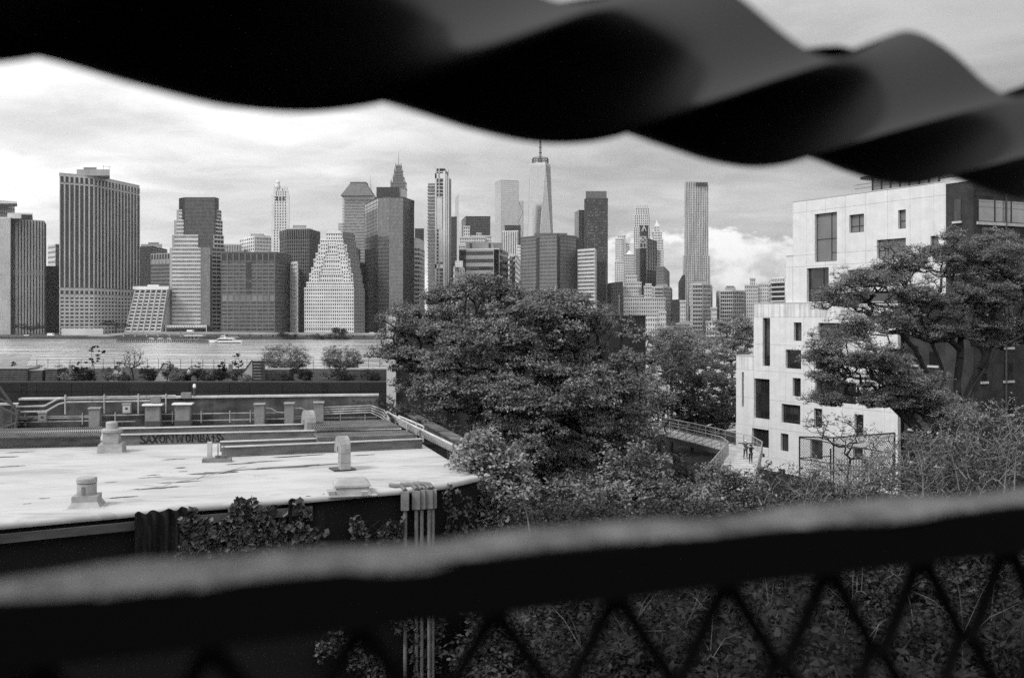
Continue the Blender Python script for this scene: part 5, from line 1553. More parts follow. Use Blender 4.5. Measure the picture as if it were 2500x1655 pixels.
cbx = thing('concrete_building', 'pale stepped concrete building with scattered dark windows on the right', 'building', (fpos(tR/2).x + i3.x*6, fpos(tR/2).y + i3.y*6, ZG))
# volumes as (t0, t1, z0, z1, setback)
zl = [fz(1797, 868), fz(1840, 742), fz(1912, 626), fz(1928, 494)]
tl = [0.0, ft(1840), ft(1912), ft(1928)]
VOL = [(tl[0], tl[1], ZG, zl[0], 0.0), (tl[1], ft(2192), ZG, zl[1], 0.0), (tl[2], tl[3], zl[1], zl[2], .45), (tl[3], tR, zl[1], zl[3], .45)]
# windows: pixel boxes (x0, top-left y, x1, bottom-left y), mullions (fractions), transoms, blind?
WIN = [(1982, 523, 2036, 640, [.68], [.47], 1, [(.68, 1, .18)]), (2066, 525, 2102, 569, [.55], [.36], 1, None), (2185, 513, 2204, 559, [], [.42], 1, None),
       (2133, 586, 2204, 631, [.33], [], 1, [(0, .33, .42)]), (2264, 576, 2284, 624, [], [.40], 1, None), (1963, 655, 2016, 737, [.68], [.40], 0, None),
       (2064, 659, 2190, 702, [.33, .66], [], 0, None), (2063, 713, 2210, 742, [.4, .7], [], 0, None),
       (1862, 776, 1880, 893, [], [.48], 0, None), (1938, 787, 1957, 832, [], [], 0, None), (1998, 788, 2108, 830, [.4, .7], [], 0, None),
       (1918, 853, 1956, 899, [], [], 0, None), (1987, 856, 2015, 900, [], [], 0, None), (1811, 908, 1816, 993, [], [], 2, None), (1841, 923, 1879, 1020, [.55], [.62], 0, None), (1935, 922, 1955, 967, [], [], 0, None),
       (1990, 927, 2090, 978, [.5], [], 0, None), (1908, 985, 1954, 1031, [.5], [], 0, None), (1987, 996, 2007, 1042, [], [], 0, None), (2086, 1010, 2108, 1060, [], [], 0, None),
       (1836, 1044, 1877, 1088, [.5], [], 0, None), (1906, 1057, 1925, 1100, [], [], 0, None), (1978, 1070, 2008, 1118, [], [], 0, None), (2082, 1092, 2106, 1120, [], [], 0, None), (1858, 1106, 1867, 1116, [], [], 0, None), (1900, 1143, 1917, 1170, [], [], 0, None),
       (2150, 760, 2200, 800, [.5], [], 0, None), (2225, 700, 2262, 745, [], [], 0, None), (2160, 850, 2210, 900, [], [], 0, None)]
rects = []
for (x0, y0, x1, y1, mu, tr, bl, sub) in WIN:
    t0, t1 = ft(x0), ft(x1)
    zt, zb_ = fz(x0, y0), fz(x0, y1)
    rects.append((t0, t1, zb_, zt, mu, tr, bl, sub, .45 if zb_ > zl[1] - .1 else 0.0))
# wall panels: cells of the shuttering grid, less the openings
TJ = 2.75
zj = [ZG, fz(1900, 1120), fz(1900, 1048), fz(1900, 978), fz(1900, 908), fz(1900, 842), zl[1] - 1.55, zl[1], fz(2000, 648), zl[2], fz(2000, 512) , zl[3]]
zj = sorted(set(round(z, 3) for z in zj))
TH = .42
def sub_rects(c, holes):
    """cut rectangle c=(t0,t1,z0,z1) by the holes into rectangles"""
    out = [c]
    for h in holes:
        nx_ = []
        for a0, a1, b0, b1 in out:
            h0, h1, g0, g1 = max(a0, h[0]), min(a1, h[1]), max(b0, h[2]), min(b1, h[3])
            if h0 >= h1 - 1e-4 or g0 >= g1 - 1e-4:
                nx_.append((a0, a1, b0, b1)); continue
            if g1 < b1: nx_.append((a0, a1, g1, b1))
            if g0 > b0: nx_.append((a0, a1, b0, g0))
            if h0 > a0: nx_.append((a0, h0, g0, g1))
            if h1 < a1: nx_.append((h1, a1, g0, g1))
        out = nx_
    return out
def split_panel(cut, sb, pr_):
    left, groups = list(cut), []
    while left:
        g = [left.pop()]; grew = True
        while grew:
            grew = False
            for c_ in list(left):
                if any(c_[0] <= q[1] + 1e-4 and c_[1] >= q[0] - 1e-4 and c_[2] <= q[3] + 1e-4 and c_[3] >= q[2] - 1e-4 for q in g):
                    g.append(c_); left.remove(c_); grew = True
        m_ = MB()
        for a0, a1, b0, b1 in g:
            o = fpos(a0) + FI * (sb + pr_)
            m_.box(Vector((o.x, o.y, b0)), f3*(a1 - a0), i3*TH, Vector((0, 0, b1 - b0)))
        groups.append(m_)
    return groups
cw = MB()
for t0, t1, z0, z1, sb in VOL:
    A = fpos(t0) + FI * (sb + TH); B = fpos(t1) + FI * (sb + TH)
    # inner dark core behind the wall leaf
    cw.prism([A, B, B + FI * 14, A + FI * 14], z0, z1 - .25)
wall = cw.part('wall', mat('interior_dark', .012, .9, .1), cbx)
rr = random.Random(11)
for vi, (t0, t1, z0, z1, sb) in enumerate(VOL):
    ts = [t0] + [k*TJ for k in range(0, 40) if t0 + .5 < k*TJ < t1 - .5] + [t1]
    zs = [z0] + [z for z in zj if z0 + .3 < z < z1 - .3] + [z1]
    for i in range(len(ts) - 1):
        for j in range(len(zs) - 1):
            g = .012
            c = (ts[i] + g, ts[i+1] - g, zs[j] + g, zs[j+1] - g)
            cut = sub_rects(c, [(w[0], w[1], w[2], w[3]) for w in rects])
            if not cut: continue
            m = MB(); pr_ = rr.uniform(-.006, .006)
            for a0, a1, b0, b1 in cut:
                o = fpos(a0) + FI * (sb + pr_)
                m.box(Vector((o.x, o.y, b0)), f3*(a1 - a0), i3*TH, Vector((0, 0, b1 - b0)))
            top_row = (vi == 1 and j == len(zs) - 2) or (vi == 0 and j == len(zs) - 2)
            # pieces cut apart by an opening become panels of their own
            for grp in ([m] if len(cut) < 2 else None) or split_panel(cut, sb, pr_):
                grp.part('concrete_panel', M_BOARDS if top_row else M_BOARD, wall)
# backing so the joints are shallow grooves, with the openings left open
bk = MB()
for t0, t1, z0, z1, sb in VOL:
    for a0, a1, b0, b1 in sub_rects((t0 + .02, t1 - .02, z0 + .02, z1 - .02), [(w[0] - .01, w[1] + .01, w[2] - .01, w[3] + .01) for w in rects]):
        o = fpos(a0) + FI * (sb + .03)
        bk.box(Vector((o.x, o.y, b0)), f3*(a1 - a0), i3*.3, Vector((0, 0, b1 - b0)))
bk.part('wall_backing', M_REVEAL, cbx)
for vi, (t0, t1, z0, z1, sb) in enumerate(VOL):
    o = fpos(t0) + FI * (sb - .03)
    MB().box(Vector((o.x, o.y, z1)) - f3*.02, f3*(t1 - t0 + .04), i3*14.2, Vector((0, 0, .10))).part('coping', M_REVEAL, cbx)
for w in rects:
    t0, t1, z0, z1, mu, tr, bl, sub, sb = w
    if bl == 2:
        sb += .1
    dp = sb + .30
    W_, H_ = t1 - t0, z1 - z0
    o = fpos(t0) + FI * dp; o3 = Vector((o.x, o.y, z0))
    fr = MB(); fw = .07
    def bar(a0, a1, b0, b1):
        fr.box(o3 + f3*a0 + Vector((0, 0, b0)), f3*(a1 - a0), i3*.08, Vector((0, 0, b1 - b0)))
    bar(0, fw, 0, H_); bar(W_ - fw, W_, 0, H_); bar(fw, W_ - fw, 0, fw); bar(fw, W_ - fw, H_ - fw, H_)
    win = fr.part('window', M_FRAME, cbx)
    xs_ = [0] + [m_*W_ for m_ in mu] + [W_]
    zs_ = [0] + [m_*H_ for m_ in tr] + [H_]
    for m_ in mu:
        MB().box(o3 + f3*(m_*W_ - .04) + i3*-.01 + Vector((0, 0, fw)), f3*.08, i3*.08, Vector((0, 0, H_ - 2*fw))).part('mullion', M_FRAME, win)
    for m_ in tr:
        MB().box(o3 + f3*fw + i3*.003 + Vector((0, 0, m_*H_ - .035)), f3*(W_ - 2*fw), i3*.07, Vector((0, 0, .07))).part('transom', M_FRAME, win)
    for s in (sub or []):
        MB().box(o3 + f3*(s[0]*W_ + fw) + i3*.004 + Vector((0, 0, s[2]*H_ - .03)), f3*((s[1] - s[0])*W_ - 2*fw), i3*.07, Vector((0, 0, .06))).part('transom', M_FRAME, win)
    for a0, a1 in zip(xs_[:-1], xs_[1:]):
        for b0, b1 in zip(zs_[:-1], zs_[1:]):
            tilt = rr.uniform(-.006, .006)
            MB().add([o3 + f3*(a0 + .03) + i3*.04 + Vector((0, 0, b0 + .03)), o3 + f3*(a1 - .03) + i3*(.04 + tilt) + Vector((0, 0, b0 + .03)), o3 + f3*(a1 - .03) + i3*(.045 + tilt) + Vector((0, 0, b1 - .03)), o3 + f3*(a0 + .03) + i3*.045 + Vector((0, 0, b1 - .03))], [(0, 1, 2, 3)]).part('pane', M_PANEB if bl == 1 else M_PANE, win)
# glazed roof pavilion
pv = thing('roof_pavilion', 'glazed rooftop pavilion with a flat dark roof above the concrete front', 'pavilion', (fpos(ft(2200)).x + i3.x*4, fpos(ft(2200)).y + i3.y*4, zl[3] + .1))
sbp = 3.0
FLp = FL + FI * sbp
def ftp(px):
    m = (px - CX) / F
    return (m * FLp.y - FLp.x) / (FD.x - m * FD.y)
p0, p1 = ftp(2128), ftp(2290)
zp1 = zof(438, (FLp + FD*p0).y)
for k in range(8):
    a = FLp + FD * (p0 + (p1 - p0)*k/7)
    MB().box(Vector((a.x, a.y, zl[3] + .1)), f3*.16, i3*.16, Vector((0, 0, zp1 - zl[3] - .1))).part('post', M_FRAME, pv)
    if k < 7:
        MB().box(Vector((a.x, a.y, zl[3] + .12)) + f3*.18 + i3*.06, f3*((p1 - p0)/7 - .2), i3*.03, Vector((0, 0, zp1 - zl[3] - .2))).part('pane', mat('pavilion_glass', .16, .15, .5, var=.2, scale=(.3, .3, .3)), pv)
o = FLp + FD * (p0 - .9) - FI * .7
MB().box(Vector((o.x, o.y, zp1)), f3*(p1 - p0 + 1.5), i3*7, Vector((0, 0, .3))).part('roof', M_FRAME, pv)
o = FLp + FD*p0 - FI*2.6
for h in (.5, .9):
    MB().tube([Vector((o.x, o.y, zl[3] + h)), Vector((o.x, o.y, zl[3] + h)) + f3*(p1 - p0)], .025, 5).part('guard_rail', M_UNDER, pv)

# ================================================================== THE BRICK BUILDING BEHIND IT
M_BRK = mat('dark_brick', .035, .9, .2, var=.3, scale=(.8, .8, .8), detail=5)
def brickify(m):
    nt = m.node_tree; n, l = nt.nodes, nt.links
    b = n['Principled BSDF']; src = b.inputs['Base Color'].links[0].from_socket
    t_ = n.new('ShaderNodeTexCoord'); sx_ = n.new('ShaderNodeSeparateXYZ'); l.new(t_.outputs['Object'], sx_.inputs[0])
    ad = n.new('ShaderNodeMath'); l.new(sx_.outputs[0], ad.inputs[0]); l.new(sx_.outputs[1], ad.inputs[1])
    cb_ = n.new('ShaderNodeCombineXYZ'); l.new(ad.outputs[0], cb_.inputs[0]); l.new(sx_.outputs[2], cb_.inputs[1])
    br = n.new('ShaderNodeTexBrick'); br.inputs['Scale'].default_value = 4.5; br.inputs['Mortar Size'].default_value = .03
    br.inputs['Color1'].default_value = (1, 1, 1, 1); br.inputs['Color2'].default_value = (.7, .7, .7, 1); br.inputs['Mortar'].default_value = (1.3, 1.3, 1.3, 1)
    l.new(cb_.outputs[0], br.inputs[0])
    mx = n.new('ShaderNodeVectorMath'); mx.operation = 'MULTIPLY'; l.new(src, mx.inputs[0]); l.new(br.outputs[0], mx.inputs[1]); l.new(mx.outputs[0], b.inputs['Base Color'])
brickify(M_BRK)
M_SILL = mat('stone_sill', .42, .8, .3, var=.15, scale=(1, 1, 1))
bt0 = tR + .03
btl = ft(2192) + .03
bt1 = ft(2374)
cA = fpos(bt0) + FI*.15; cB = fpos(bt1) + FI*.15
zbt = fz(2306, 450)
S2 = Vector((.91, .42)).normalized()             # the return runs away to the right
cC = cB + S2 * 34
bb = thing('brick_building', 'dark brick building with pale sills and a ribbon window at the right edge', 'building', (cB.x + 8, cB.y + 8, ZG))
MB().prism([cA, cB, cC, cC + FI*16, cA + FI*22], ZG, zbt).part('wall', M_BRK, bb)
cL = fpos(btl) + FI*.9; cM = fpos(bt0 - .02) + FI*.9
MB().prism([cL, cM, cM + FI*10, cL + FI*10], ZG, zl[1] - .1).part('lower_wall', M_BRK, bb)
pp = [cA - FD*.02 - FI*.06, cB - FI*.1 + FD*.06, cC + FD*.1, cC + FI*16, cA + FI*22]
MB().prism(pp, zbt + .002, zbt + .25).part('coping', M_SILL, bb)
s3 = Vector((S2.x, S2.y, 0)); ns3 = Vector((S2.y, -S2.x, 0))
nf3 = -i3
def bwin(o2, u3, n3, a, w, z0, h, mul=1, name='window', pm=None, sill=True):
    o_ = Vector((o2.x, o2.y, 0)) + u3*a + n3*.03 + Vector((0, 0, z0))
    m = MB(); fw = .07
    m.box(o_, u3*fw, -n3*.2, Vector((0, 0, h))).box(o_ + u3*(w - fw), u3*fw, -n3*.2, Vector((0, 0, h))).box(o_ + u3*fw + Vector((0, 0, h - fw)), u3*(w - 2*fw), -n3*.2, Vector((0, 0, fw))).box(o_ + u3*fw, u3*(w - 2*fw), -n3*.2, Vector((0, 0, fw)))
    win = m.part(name, M_FRAME, bb)
    for k in range(mul):
        a0 = fw + (w - 2*fw)*k/mul; a1 = fw + (w - 2*fw)*(k + 1)/mul
        if k:
            MB().box(o_ + u3*(a0 - .03) + n3*.005, u3*.06, -n3*.1, Vector((0, 0, h))).part('mullion', M_FRAME, win)
        MB().add([o_ + u3*a0 - n3*.015, o_ + u3*a1 - n3*.015, o_ + u3*a1 - n3*.01 + Vector((0, 0, h)), o_ + u3*a0 - n3*.01 + Vector((0, 0, h))], [(0, 1, 2, 3)]).part('pane', pm or M_PANE, win)
    if sill:
        MB().box(o_ - u3*.08 + Vector((0, 0, -.2)) - n3*.05, u3*(w + .16), n3*.16, Vector((0, 0, .2))).part('sill', M_SILL, win)
# narrow front
fw_ = (cB - cA).length
for py0, py1 in ((543, 488), (605, 560), (668, 622), (735, 690), (800, 750)):
    z0, z1 = zof(py0, cA.y), zof(py1, cA.y)
    bwin(cA, f3, nf3, .28*fw_, .85, z0, z1 - z0)
for a_ in (.6, 2.9, 5.2):
    for r_ in range(6):
        bwin(cL, f3, nf3, a_, 1.1, zl[1] - 3.0 - r_*3.2, 1.9)
# ribbon on the return
def st(px):
    m = (px - CX) / F
    return (m * cB.y - cB.x) / (S2.x - m * S2.y)
zr0, zr1 = zof(540, cB.y), zof(484, cB.y)
for k in range(12):
    a = .6 + k*2.2
    bwin(cB, s3, ns3, a, 2.16, zr0, zr1 - zr0, mul=2 if k % 2 else 1, name='ribbon_window', pm=mat('ribbon_glass', .30, .2, .5, var=.15, scale=(.5, .5, .5)), sill=False)
MB().box(Vector((cB.x, cB.y, zr0 - .3)) + s3*.4 - ns3*.02, s3*28, ns3*.18, Vector((0, 0, .28))).part('ribbon_sill', M_SILL, bb)
fl = (zof(560, cB.y) - zof(626, cB.y))
for r_ in range(8):
    z0 = zof(600, cB.y) - r_*3.15
    for k in range(9):
        a = 1.0 + k*3.0
        bwin(cB, s3, ns3, a, 1.25 if k % 3 else .8, z0, 1.75, mul=2 if k % 3 == 1 else 1)
MB().tube([Vector((cB.x, cB.y, ZG)) + s3*4.2 + ns3*.12, Vector((cB.x, cB.y, zbt)) + s3*4.2 + ns3*.12], .09, 7).part('downpipe', M_UNDER, bb)
for k in range(4):
    MB().box(Vector((cB.x, cB.y, zbt - .9 - k*.5)) + s3*.1 + ns3*.0, s3*30, ns3*.02, Vector((0, 0, .03))).part('string_course', M_BRK, bb)

# ================================================================== FOOTBRIDGE RAMP
ZW = 8.6
M_RAIL = mat('rail_steel', .33, .45, .45, metal=.2)
M_WALK = mat('walk_planks', .40, .85, .2, var=.2, scale=(1, 1, 1))
M_MESH = mat('rail_mesh', .16, .6, .3)
rw = thing('footbridge', 'pale footbridge with mesh railings bending towards the eye on the right', 'bridge', (at(1790, 0, 92).x, 92, ZW - 1))
def wz(px, py, h=1.25):
    return onz(px, py, ZW + h)
LN = [wz(1600, 1030), wz(1760, 1066), wz(1778, 1078)]                 # left railing, far part
LN2 = [wz(1778, 1078), wz(1735, 1128), wz(1682, 1192)]
RN = [wz(1615, 1018), wz(1700, 1035), wz(1796, 1056), wz(1836, 1064), wz(1861, 1078)]
RN2 = [wz(1861, 1078), wz(1856, 1105), wz(1846, 1145), wz(1838, 1190)]
dn = Vector((0, 0, -1.25))
def deck(a, b):
    """plank deck between two railing lines (same parameter)"""
    n = 22
    for k in range(n):
        f0, f1 = k/n + .004, (k + 1)/n - .004
        q = [lerp_poly(a, f0), lerp_poly(b, f0), lerp_poly(b, f1), lerp_poly(a, f1)]
        q = [p + dn for p in q]; z = Vector((0, 0, -.06))
        MB().add([p + z for p in q] + q, [(0,1,2,3), (7,6,5,4), (0,4,5,1), (1,5,6,2), (2,6,7,3), (3,7,4,0)]).part('plank', M_WALK, rw)
deck([RN[0], RN[2], RN[4]], [LN[0], LN[1], LN[2]])
deck([RN2[0], RN2[2], RN2[3]], [LN2[0], LN2[1], LN2[2]])
for line in (LN, LN2, RN, RN2):
    for a, b in zip(line[:-1], line[1:]):
        L = (b - a).length; n = max(1, round(L / 1.9))
        for k in range(n + 1):
            p = a.lerp(b, k/n); MB().tube([p + dn, p], .035, 5).part('rail_post', M_RAIL, rw)
        MB().tube([a, b], .045, 6).part('handrail', M_RAIL, rw)
        MB().tube([a + dn*.35, b + dn*.35], .025, 5).part('midrail', M_RAIL, rw)
        MB().tube([a + dn*.92, b + dn*.92], .025, 5).part('midrail', M_RAIL, rw)
        m = MB(); nb = max(2, int(L / .16))
        for k in range(nb):
            p = a.lerp(b, (k + .5)/nb); m.tube([p + dn*.93, p + dn*.05], .008, 3, cap=False)
        m.part('mesh_infill', M_MESH, rw, kind='stuff')
for line in ([LN[0], LN[1], LN[2]], [LN2[0], LN2[1], LN2[2]]):
    for a, b in zip(line[:-1], line[1:]):
        MB().box(a + dn + Vector((0, 0, -.55)), b - a, Vector((.2, .1, 0)), Vector((0, 0, .48))).part('edge_girder', M_UNDER, rw)
for p in (LN[1], LN2[1], LN[0]):
    MB().tube([Vector((p.x + .5, p.y + .5, ZG)), Vector((p.x + .5, p.y + .5, ZW - .5))], .25, 8).part('pier', M_UNDER, rw)

# ================================================================== PEOPLE
M_SKIN = mat('skin', .30, .6, .3); M_HAIRD = mat('dark_hair', .015, .7, .3); M_CLOTHB = mat('black_cloth', .015, .9, .1); M_CLOTHG = mat('grey_cloth', .07, .9, .1); M_CLOTHW = mat('white_cloth', .6, .9, .1); M_JEAN = mat('denim', .045, .9, .1)
def skinmesh(name, parent, joints, edges, m, roots=(0,), sub=2):
    me = bpy.data.meshes.new(name)
    me.from_pydata([j[0] for j in joints], edges, [])
    o = link_mesh(name, me, parent)
    md = o.modifiers.new('skin', 'SKIN'); md.use_smooth_shade = True
    sv = me.skin_vertices[0].data
    for i, j in enumerate(joints):
        r_ = j[1]; sv[i].radius = (r_, r_) if not isinstance(r_, tuple) else r_
        sv[i].use_root = i in roots
    sd = o.modifiers.new('sub', 'SUBSURF'); sd.levels = sub; sd.render_levels = sub
    me.materials.append(m)
    return o
def hand(js, es, rts, w, d, up):
    """palm and five unequal bent fingers from wrist w along d"""
    w, d, up = Vector(w), Vector(d).normalized(), Vector(up)
    side = d.cross(up).normalized()
    for k, (off, ln) in enumerate(((-.030, .062), (-.010, .078), (.010, .074), (.030, .058), (.038, .045))):
        k0 = len(js)
        if k < 4:
            p = w + d*.085 + side*off
            js += [(tuple(w + d*.04 + side*off*.5), .016), (tuple(p), .011), (tuple(p + d*ln*.5 - up*.008), .009), (tuple(p + d*ln*.9 - up*.03), .008)]
        else:
            p = w + d*.03 + side*off
            js += [(tuple(w + d*.02 + side*.01), .015), (tuple(p), .012), (tuple(p + d*.03 + side*.012), .010), (tuple(p + d*.055 + side*.014), .009)]
        es += [(k0, k0+1), (k0+1, k0+2), (k0+2, k0+3)]; rts.append(k0)
def person(loc, rz, lab, arms, legs, top, bottom, hair, cap=None, lean=0.0, H=1.72, look=0.0):
    r = thing('person', lab, 'person', loc, None, rz)
    k = H / 1.72
    hip, chest, neck = (0, 0, .93*k), (0, -lean*.6, 1.30*k), (0, -lean, 1.48*k)
    hd = (look*.04, -lean - .02, 1.60*k)
    js = [(hip, .13*k), ((0, -lean*.3, 1.1*k), .115*k), (chest, .14*k), (neck, .055*k), ((hd[0], hd[1], 1.54*k), .062*k), (hd, .088*k), ((hd[0], hd[1], 1.69*k), .06*k)]
    es = [(0, 1), (1, 2), (2, 3), (3, 4), (4, 5), (5, 6)]; rts = [0]
    def chain(start, pts):
        k0 = len(js); prev = start
        for p in pts:
            js.append(p); es.append((prev, len(js) - 1)); prev = len(js) - 1
    for s, (el, wr) in zip((-1, 1), arms):
        sh = (s*.17*k, -lean*.85, 1.41*k)
        chain(2, [(sh, .06*k), (el, .043*k), (wr, .03*k)])
        hand(js, es, rts, wr, Vector(wr) - Vector(el), (0, 0, 1) if abs((Vector(wr) - Vector(el)).normalized().z) < .8 else (0, 1, 0))
    for s, (kn, an, toe) in zip((-1, 1), legs):
        chain(0, [((s*.095*k, 0, .86*k), .085*k), (kn, .058*k), (an, .04*k), (toe, .035*k)])
    skinmesh('body', r, js, es, M_SKIN, rts)
    # jacket
    tj = [((0, 0, .84*k), .15*k), ((0, -lean*.3, 1.08*k), .135*k), (chest, .158*k), ((0, -lean, 1.44*k), .085*k)]; te = [(0, 1), (1, 2), (2, 3)]
    for s, (el, wr) in zip((-1, 1), arms):
        k0 = len(tj); sh = (s*.17*k, -lean*.85, 1.40*k)
        w2 = tuple(Vector(el).lerp(Vector(wr), .94))
        tj += [(sh, .077*k), (el, .057*k), (w2, .043*k)]; te += [(2, k0), (k0, k0+1), (k0+1, k0+2)]
    skinmesh('jacket', r, tj, te, top)
    lj = [((0, 0, .95*k), .145*k)]; le = []
    for s, (kn, an, toe) in zip((-1, 1), legs):
        k0 = len(lj)
        lj += [((s*.1*k, 0, .84*k), .10*k), (kn, .073*k), (tuple(Vector(kn).lerp(Vector(an), .93)), .056*k)]; le += [(0, k0), (k0, k0+1), (k0+1, k0+2)]
    skinmesh('trousers', r, lj, le, bottom)
    for s, (kn, an, toe) in zip((-1, 1), legs):
        skinmesh('shoe', r, [((an[0], an[1] + .03, an[2] - .035), .045), ((toe[0], toe[1] - .02, toe[2]), .04)], [(0, 1)], M_CLOTHB)
    # hair and face
    m = MB(); m.lathe((hd[0], hd[1] + .018, hd[2] - .02), [(.05, -.05), (.088, 0), (.098, .05), (.090, .10), (.06, .135), (.01, .148)], 14)
    o = link_mesh('hair', m.mesh('hair', hair, Vector((0, 0, 0)), True), r)
    if cap:
        m = MB(); m.lathe((hd[0], hd[1], hd[2] + .035), [(.100, 0), (.104, .03), (.095, .08), (.06, .115), (.01, .125)], 14)
        m.box((hd[0] - .08, hd[1] - .19, hd[2] + .035), (.16, 0, 0), (0, .12, 0), (0, 0, .015))
        link_mesh('cap', m.mesh('cap', cap, Vector((0, 0, 0)), True), r)
    f = MB()
    for s in (-1, 1):
        f.lathe((hd[0] + s*.033, hd[1] - .082, hd[2] + .0), [(.004, -.01), (.011, 0), (.004, .01)], 8)
    link_mesh('eyes', f.mesh('eyes', M_HAIRD), r)
    f = MB(); f.frustum((hd[0], hd[1] - .092, hd[2] - .045), .03, .03, .012, .012, .05); link_mesh('nose', f.mesh('nose', M_SKIN), r)
    f = MB(); f.cbox((hd[0], hd[1] - .083, hd[2] - .075), .045, .012, .01); link_mesh('mouth', f.mesh('mouth', M_HAIRD), r)
    f = MB()
    for s in (-1, 1):
        f.cbox((hd[0] + s*.088, hd[1], hd[2] - .03), .014, .035, .06)
    link_mesh('ears', f.mesh('ears', M_SKIN), r)
    return r
pp1 = onz(1820, 1119, ZW + .0); pp2 = onz(1833, 1130, ZW + .0)
person(pp1, R(8), 'person facing the eye on the footbridge, arms spread wide, white cap', [((-.48, -.02, 1.44), (-.78, -.06, 1.50)), ((.48, -.02, 1.40), (.80, -.06, 1.50))],
       [((-.13, -.03, .49), (-.16, .02, .085), (-.18, -.13, .04)), ((.13, -.03, .49), (.16, .02, .085), (.2, -.12, .04))], M_CLOTHG, M_JEAN, M_HAIRD, cap=M_CLOTHW)
person(pp2, R(184), 'person in black seen from behind on the footbridge, holding up a camera', [((-.34, -.12, 1.24), (-.16, -.34, 1.48)), ((.34, -.10, 1.26), (.12, -.34, 1.50))],
       [((-.09, -.04, .49), (-.1, .02, .085), (-.11, -.13, .04)), ((.1, -.03, .49), (.12, .05, .085), (.14, -.1, .04))], M_CLOTHB, M_CLOTHB, M_HAIRD, H=1.70)
c = pp2 + Vector((.02, .40, 1.50)); r = thing('camera_device', 'small black camera held up by the person in black', 'camera', c)
MB().cbox(c, .13, .05, .085).part('body', M_BLACKP, r); MB().tube([c + Vector((0, .02, .045)), c + Vector((0, .08, .045))], .03, 10).part('lens', M_BLACKP, r)
pp3 = Vector(((465 - CX) / F * 108, 108, ZD))
person(pp3, R(-95), 'person in a white top bending beside a dark shrub on the roof terrace', [((-.22, -.30, 1.12), (-.16, -.50, .95)), ((.22, -.28, 1.12), (.14, -.5, .98))],
       [((-.1, -.1, .49), (-.1, .03, .085), (-.11, -.12, .04)), ((.1, -.06, .49), (.12, .08, .085), (.13, -.07, .04))], M_CLOTHW, M_CLOTHG, M_HAIRD, lean=.16, H=1.75)

# ================================================================== CHAIN-LINK CAGE BY THE CONCRETE BUILDING
M_CHAIN = mat('chain_wire', .10, .6, .4)
M_POST = mat('dark_post', .025, .6, .3)
cg = thing('chain_link_fence', 'tall dark-framed chain-link fence before the concrete building', 'fence', at(2050, 1150, 66))
CGL = [at(1952, 1066, 70), at(2035, 1068, 66), at(2184, 1057, 58)]
for i, (px, y0, y1, d) in enumerate(((1952, 1066, 1165, 70), (2035, 1068, 1160, 66), (2184, 1057, 1100, 58), (2028, 1095, 1165, 66.3))):
    MB().tube([at(px, y0, d), at(px, y1 + 90, d)], .055, 6).part('post', M_POST, cg)
for a, b in zip(CGL[:-1], CGL[1:]):
    MB().tube([a, b], .05, 6).part('top_rail', M_POST, cg)
MB().tube([at(1953, 1068, 70), at(2170, 1105, 58.5)], .04, 6).part('brace', M_POST, cg); MB().tube([at(1953, 1118, 70), at(2030, 1113, 66)], .04, 6).part('midrail', M_POST, cg); MB().tube([at(1953, 1120, 70), at(2170, 1150, 58.5)], .04, 6).part('brace', M_POST, cg)
m = MB()
for a, b in zip(CGL[:-1], CGL[1:]):
    L = (b - a).length; H_ = 3.4; n = int(L / .22)
    u = (b - a) / L
    for k in range(-int(H_/.22), n):
        for s in (0, 1):
            x0, x1 = k*.22, k*.22 + H_
            z0, z1 = 0.0, -H_
            a0, a1 = max(0, x0), min(L, x1)
            if a1 - a0 < .05: continue
            f0, f1 = (a0 - x0)/H_, (a1 - x0)/H_
            if s: f0, f1 = 1 - f0, 1 - f1
            m.tube([a + u*a0 + Vector((0, 0, -H_*f0)), a + u*a1 + Vector((0, 0, -H_*f1))], .011, 3, cap=False)
m.part('chain_link', M_CHAIN, cg, kind='stuff')
pk = thing('picket_fence', 'short row of grey pickets below the chain-link fence', 'fence', at(2080, 1165, 60))
for k in range(16):
    a = at(2040 + k*7, 1118 + (k % 3), 60); b = at(2040 + k*7, 1165, 60)
    MB().box((b.x, 60, b.z - 1), (.07, 0, 0), (0, .03, 0), (0, 0, a.z - b.z + 1)).part('picket', M_GREYP, pk)
MB().box((at(2036, 0, 60).x, 60.05, at(0, 1150, 60).z), (at(2160, 0, 60).x - at(2036, 0, 60).x, 0, 0), (0, .05, 0), (0, 0, .08)).part('rail', M_GREYP, pk)
# ================================================================== TREES AND PLANTS
def leafmat(key, v, isl=.45, tr=.35):
    return mat('leaf_' + key, v, .6, .2, var=.35, scale=(.7, .7, .7), leaf=tr, island=isl)
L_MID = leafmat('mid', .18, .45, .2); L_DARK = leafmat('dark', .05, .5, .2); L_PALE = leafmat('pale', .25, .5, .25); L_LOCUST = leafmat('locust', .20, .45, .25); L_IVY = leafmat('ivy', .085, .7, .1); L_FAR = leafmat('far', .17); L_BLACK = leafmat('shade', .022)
M_BARK = mat('bark', .028, .9, .2, var=.4, scale=(3, 3, 1)); M_BARKP = mat('pale_stem', .16, .8, .2, var=.3, scale=(3, 3, 3))

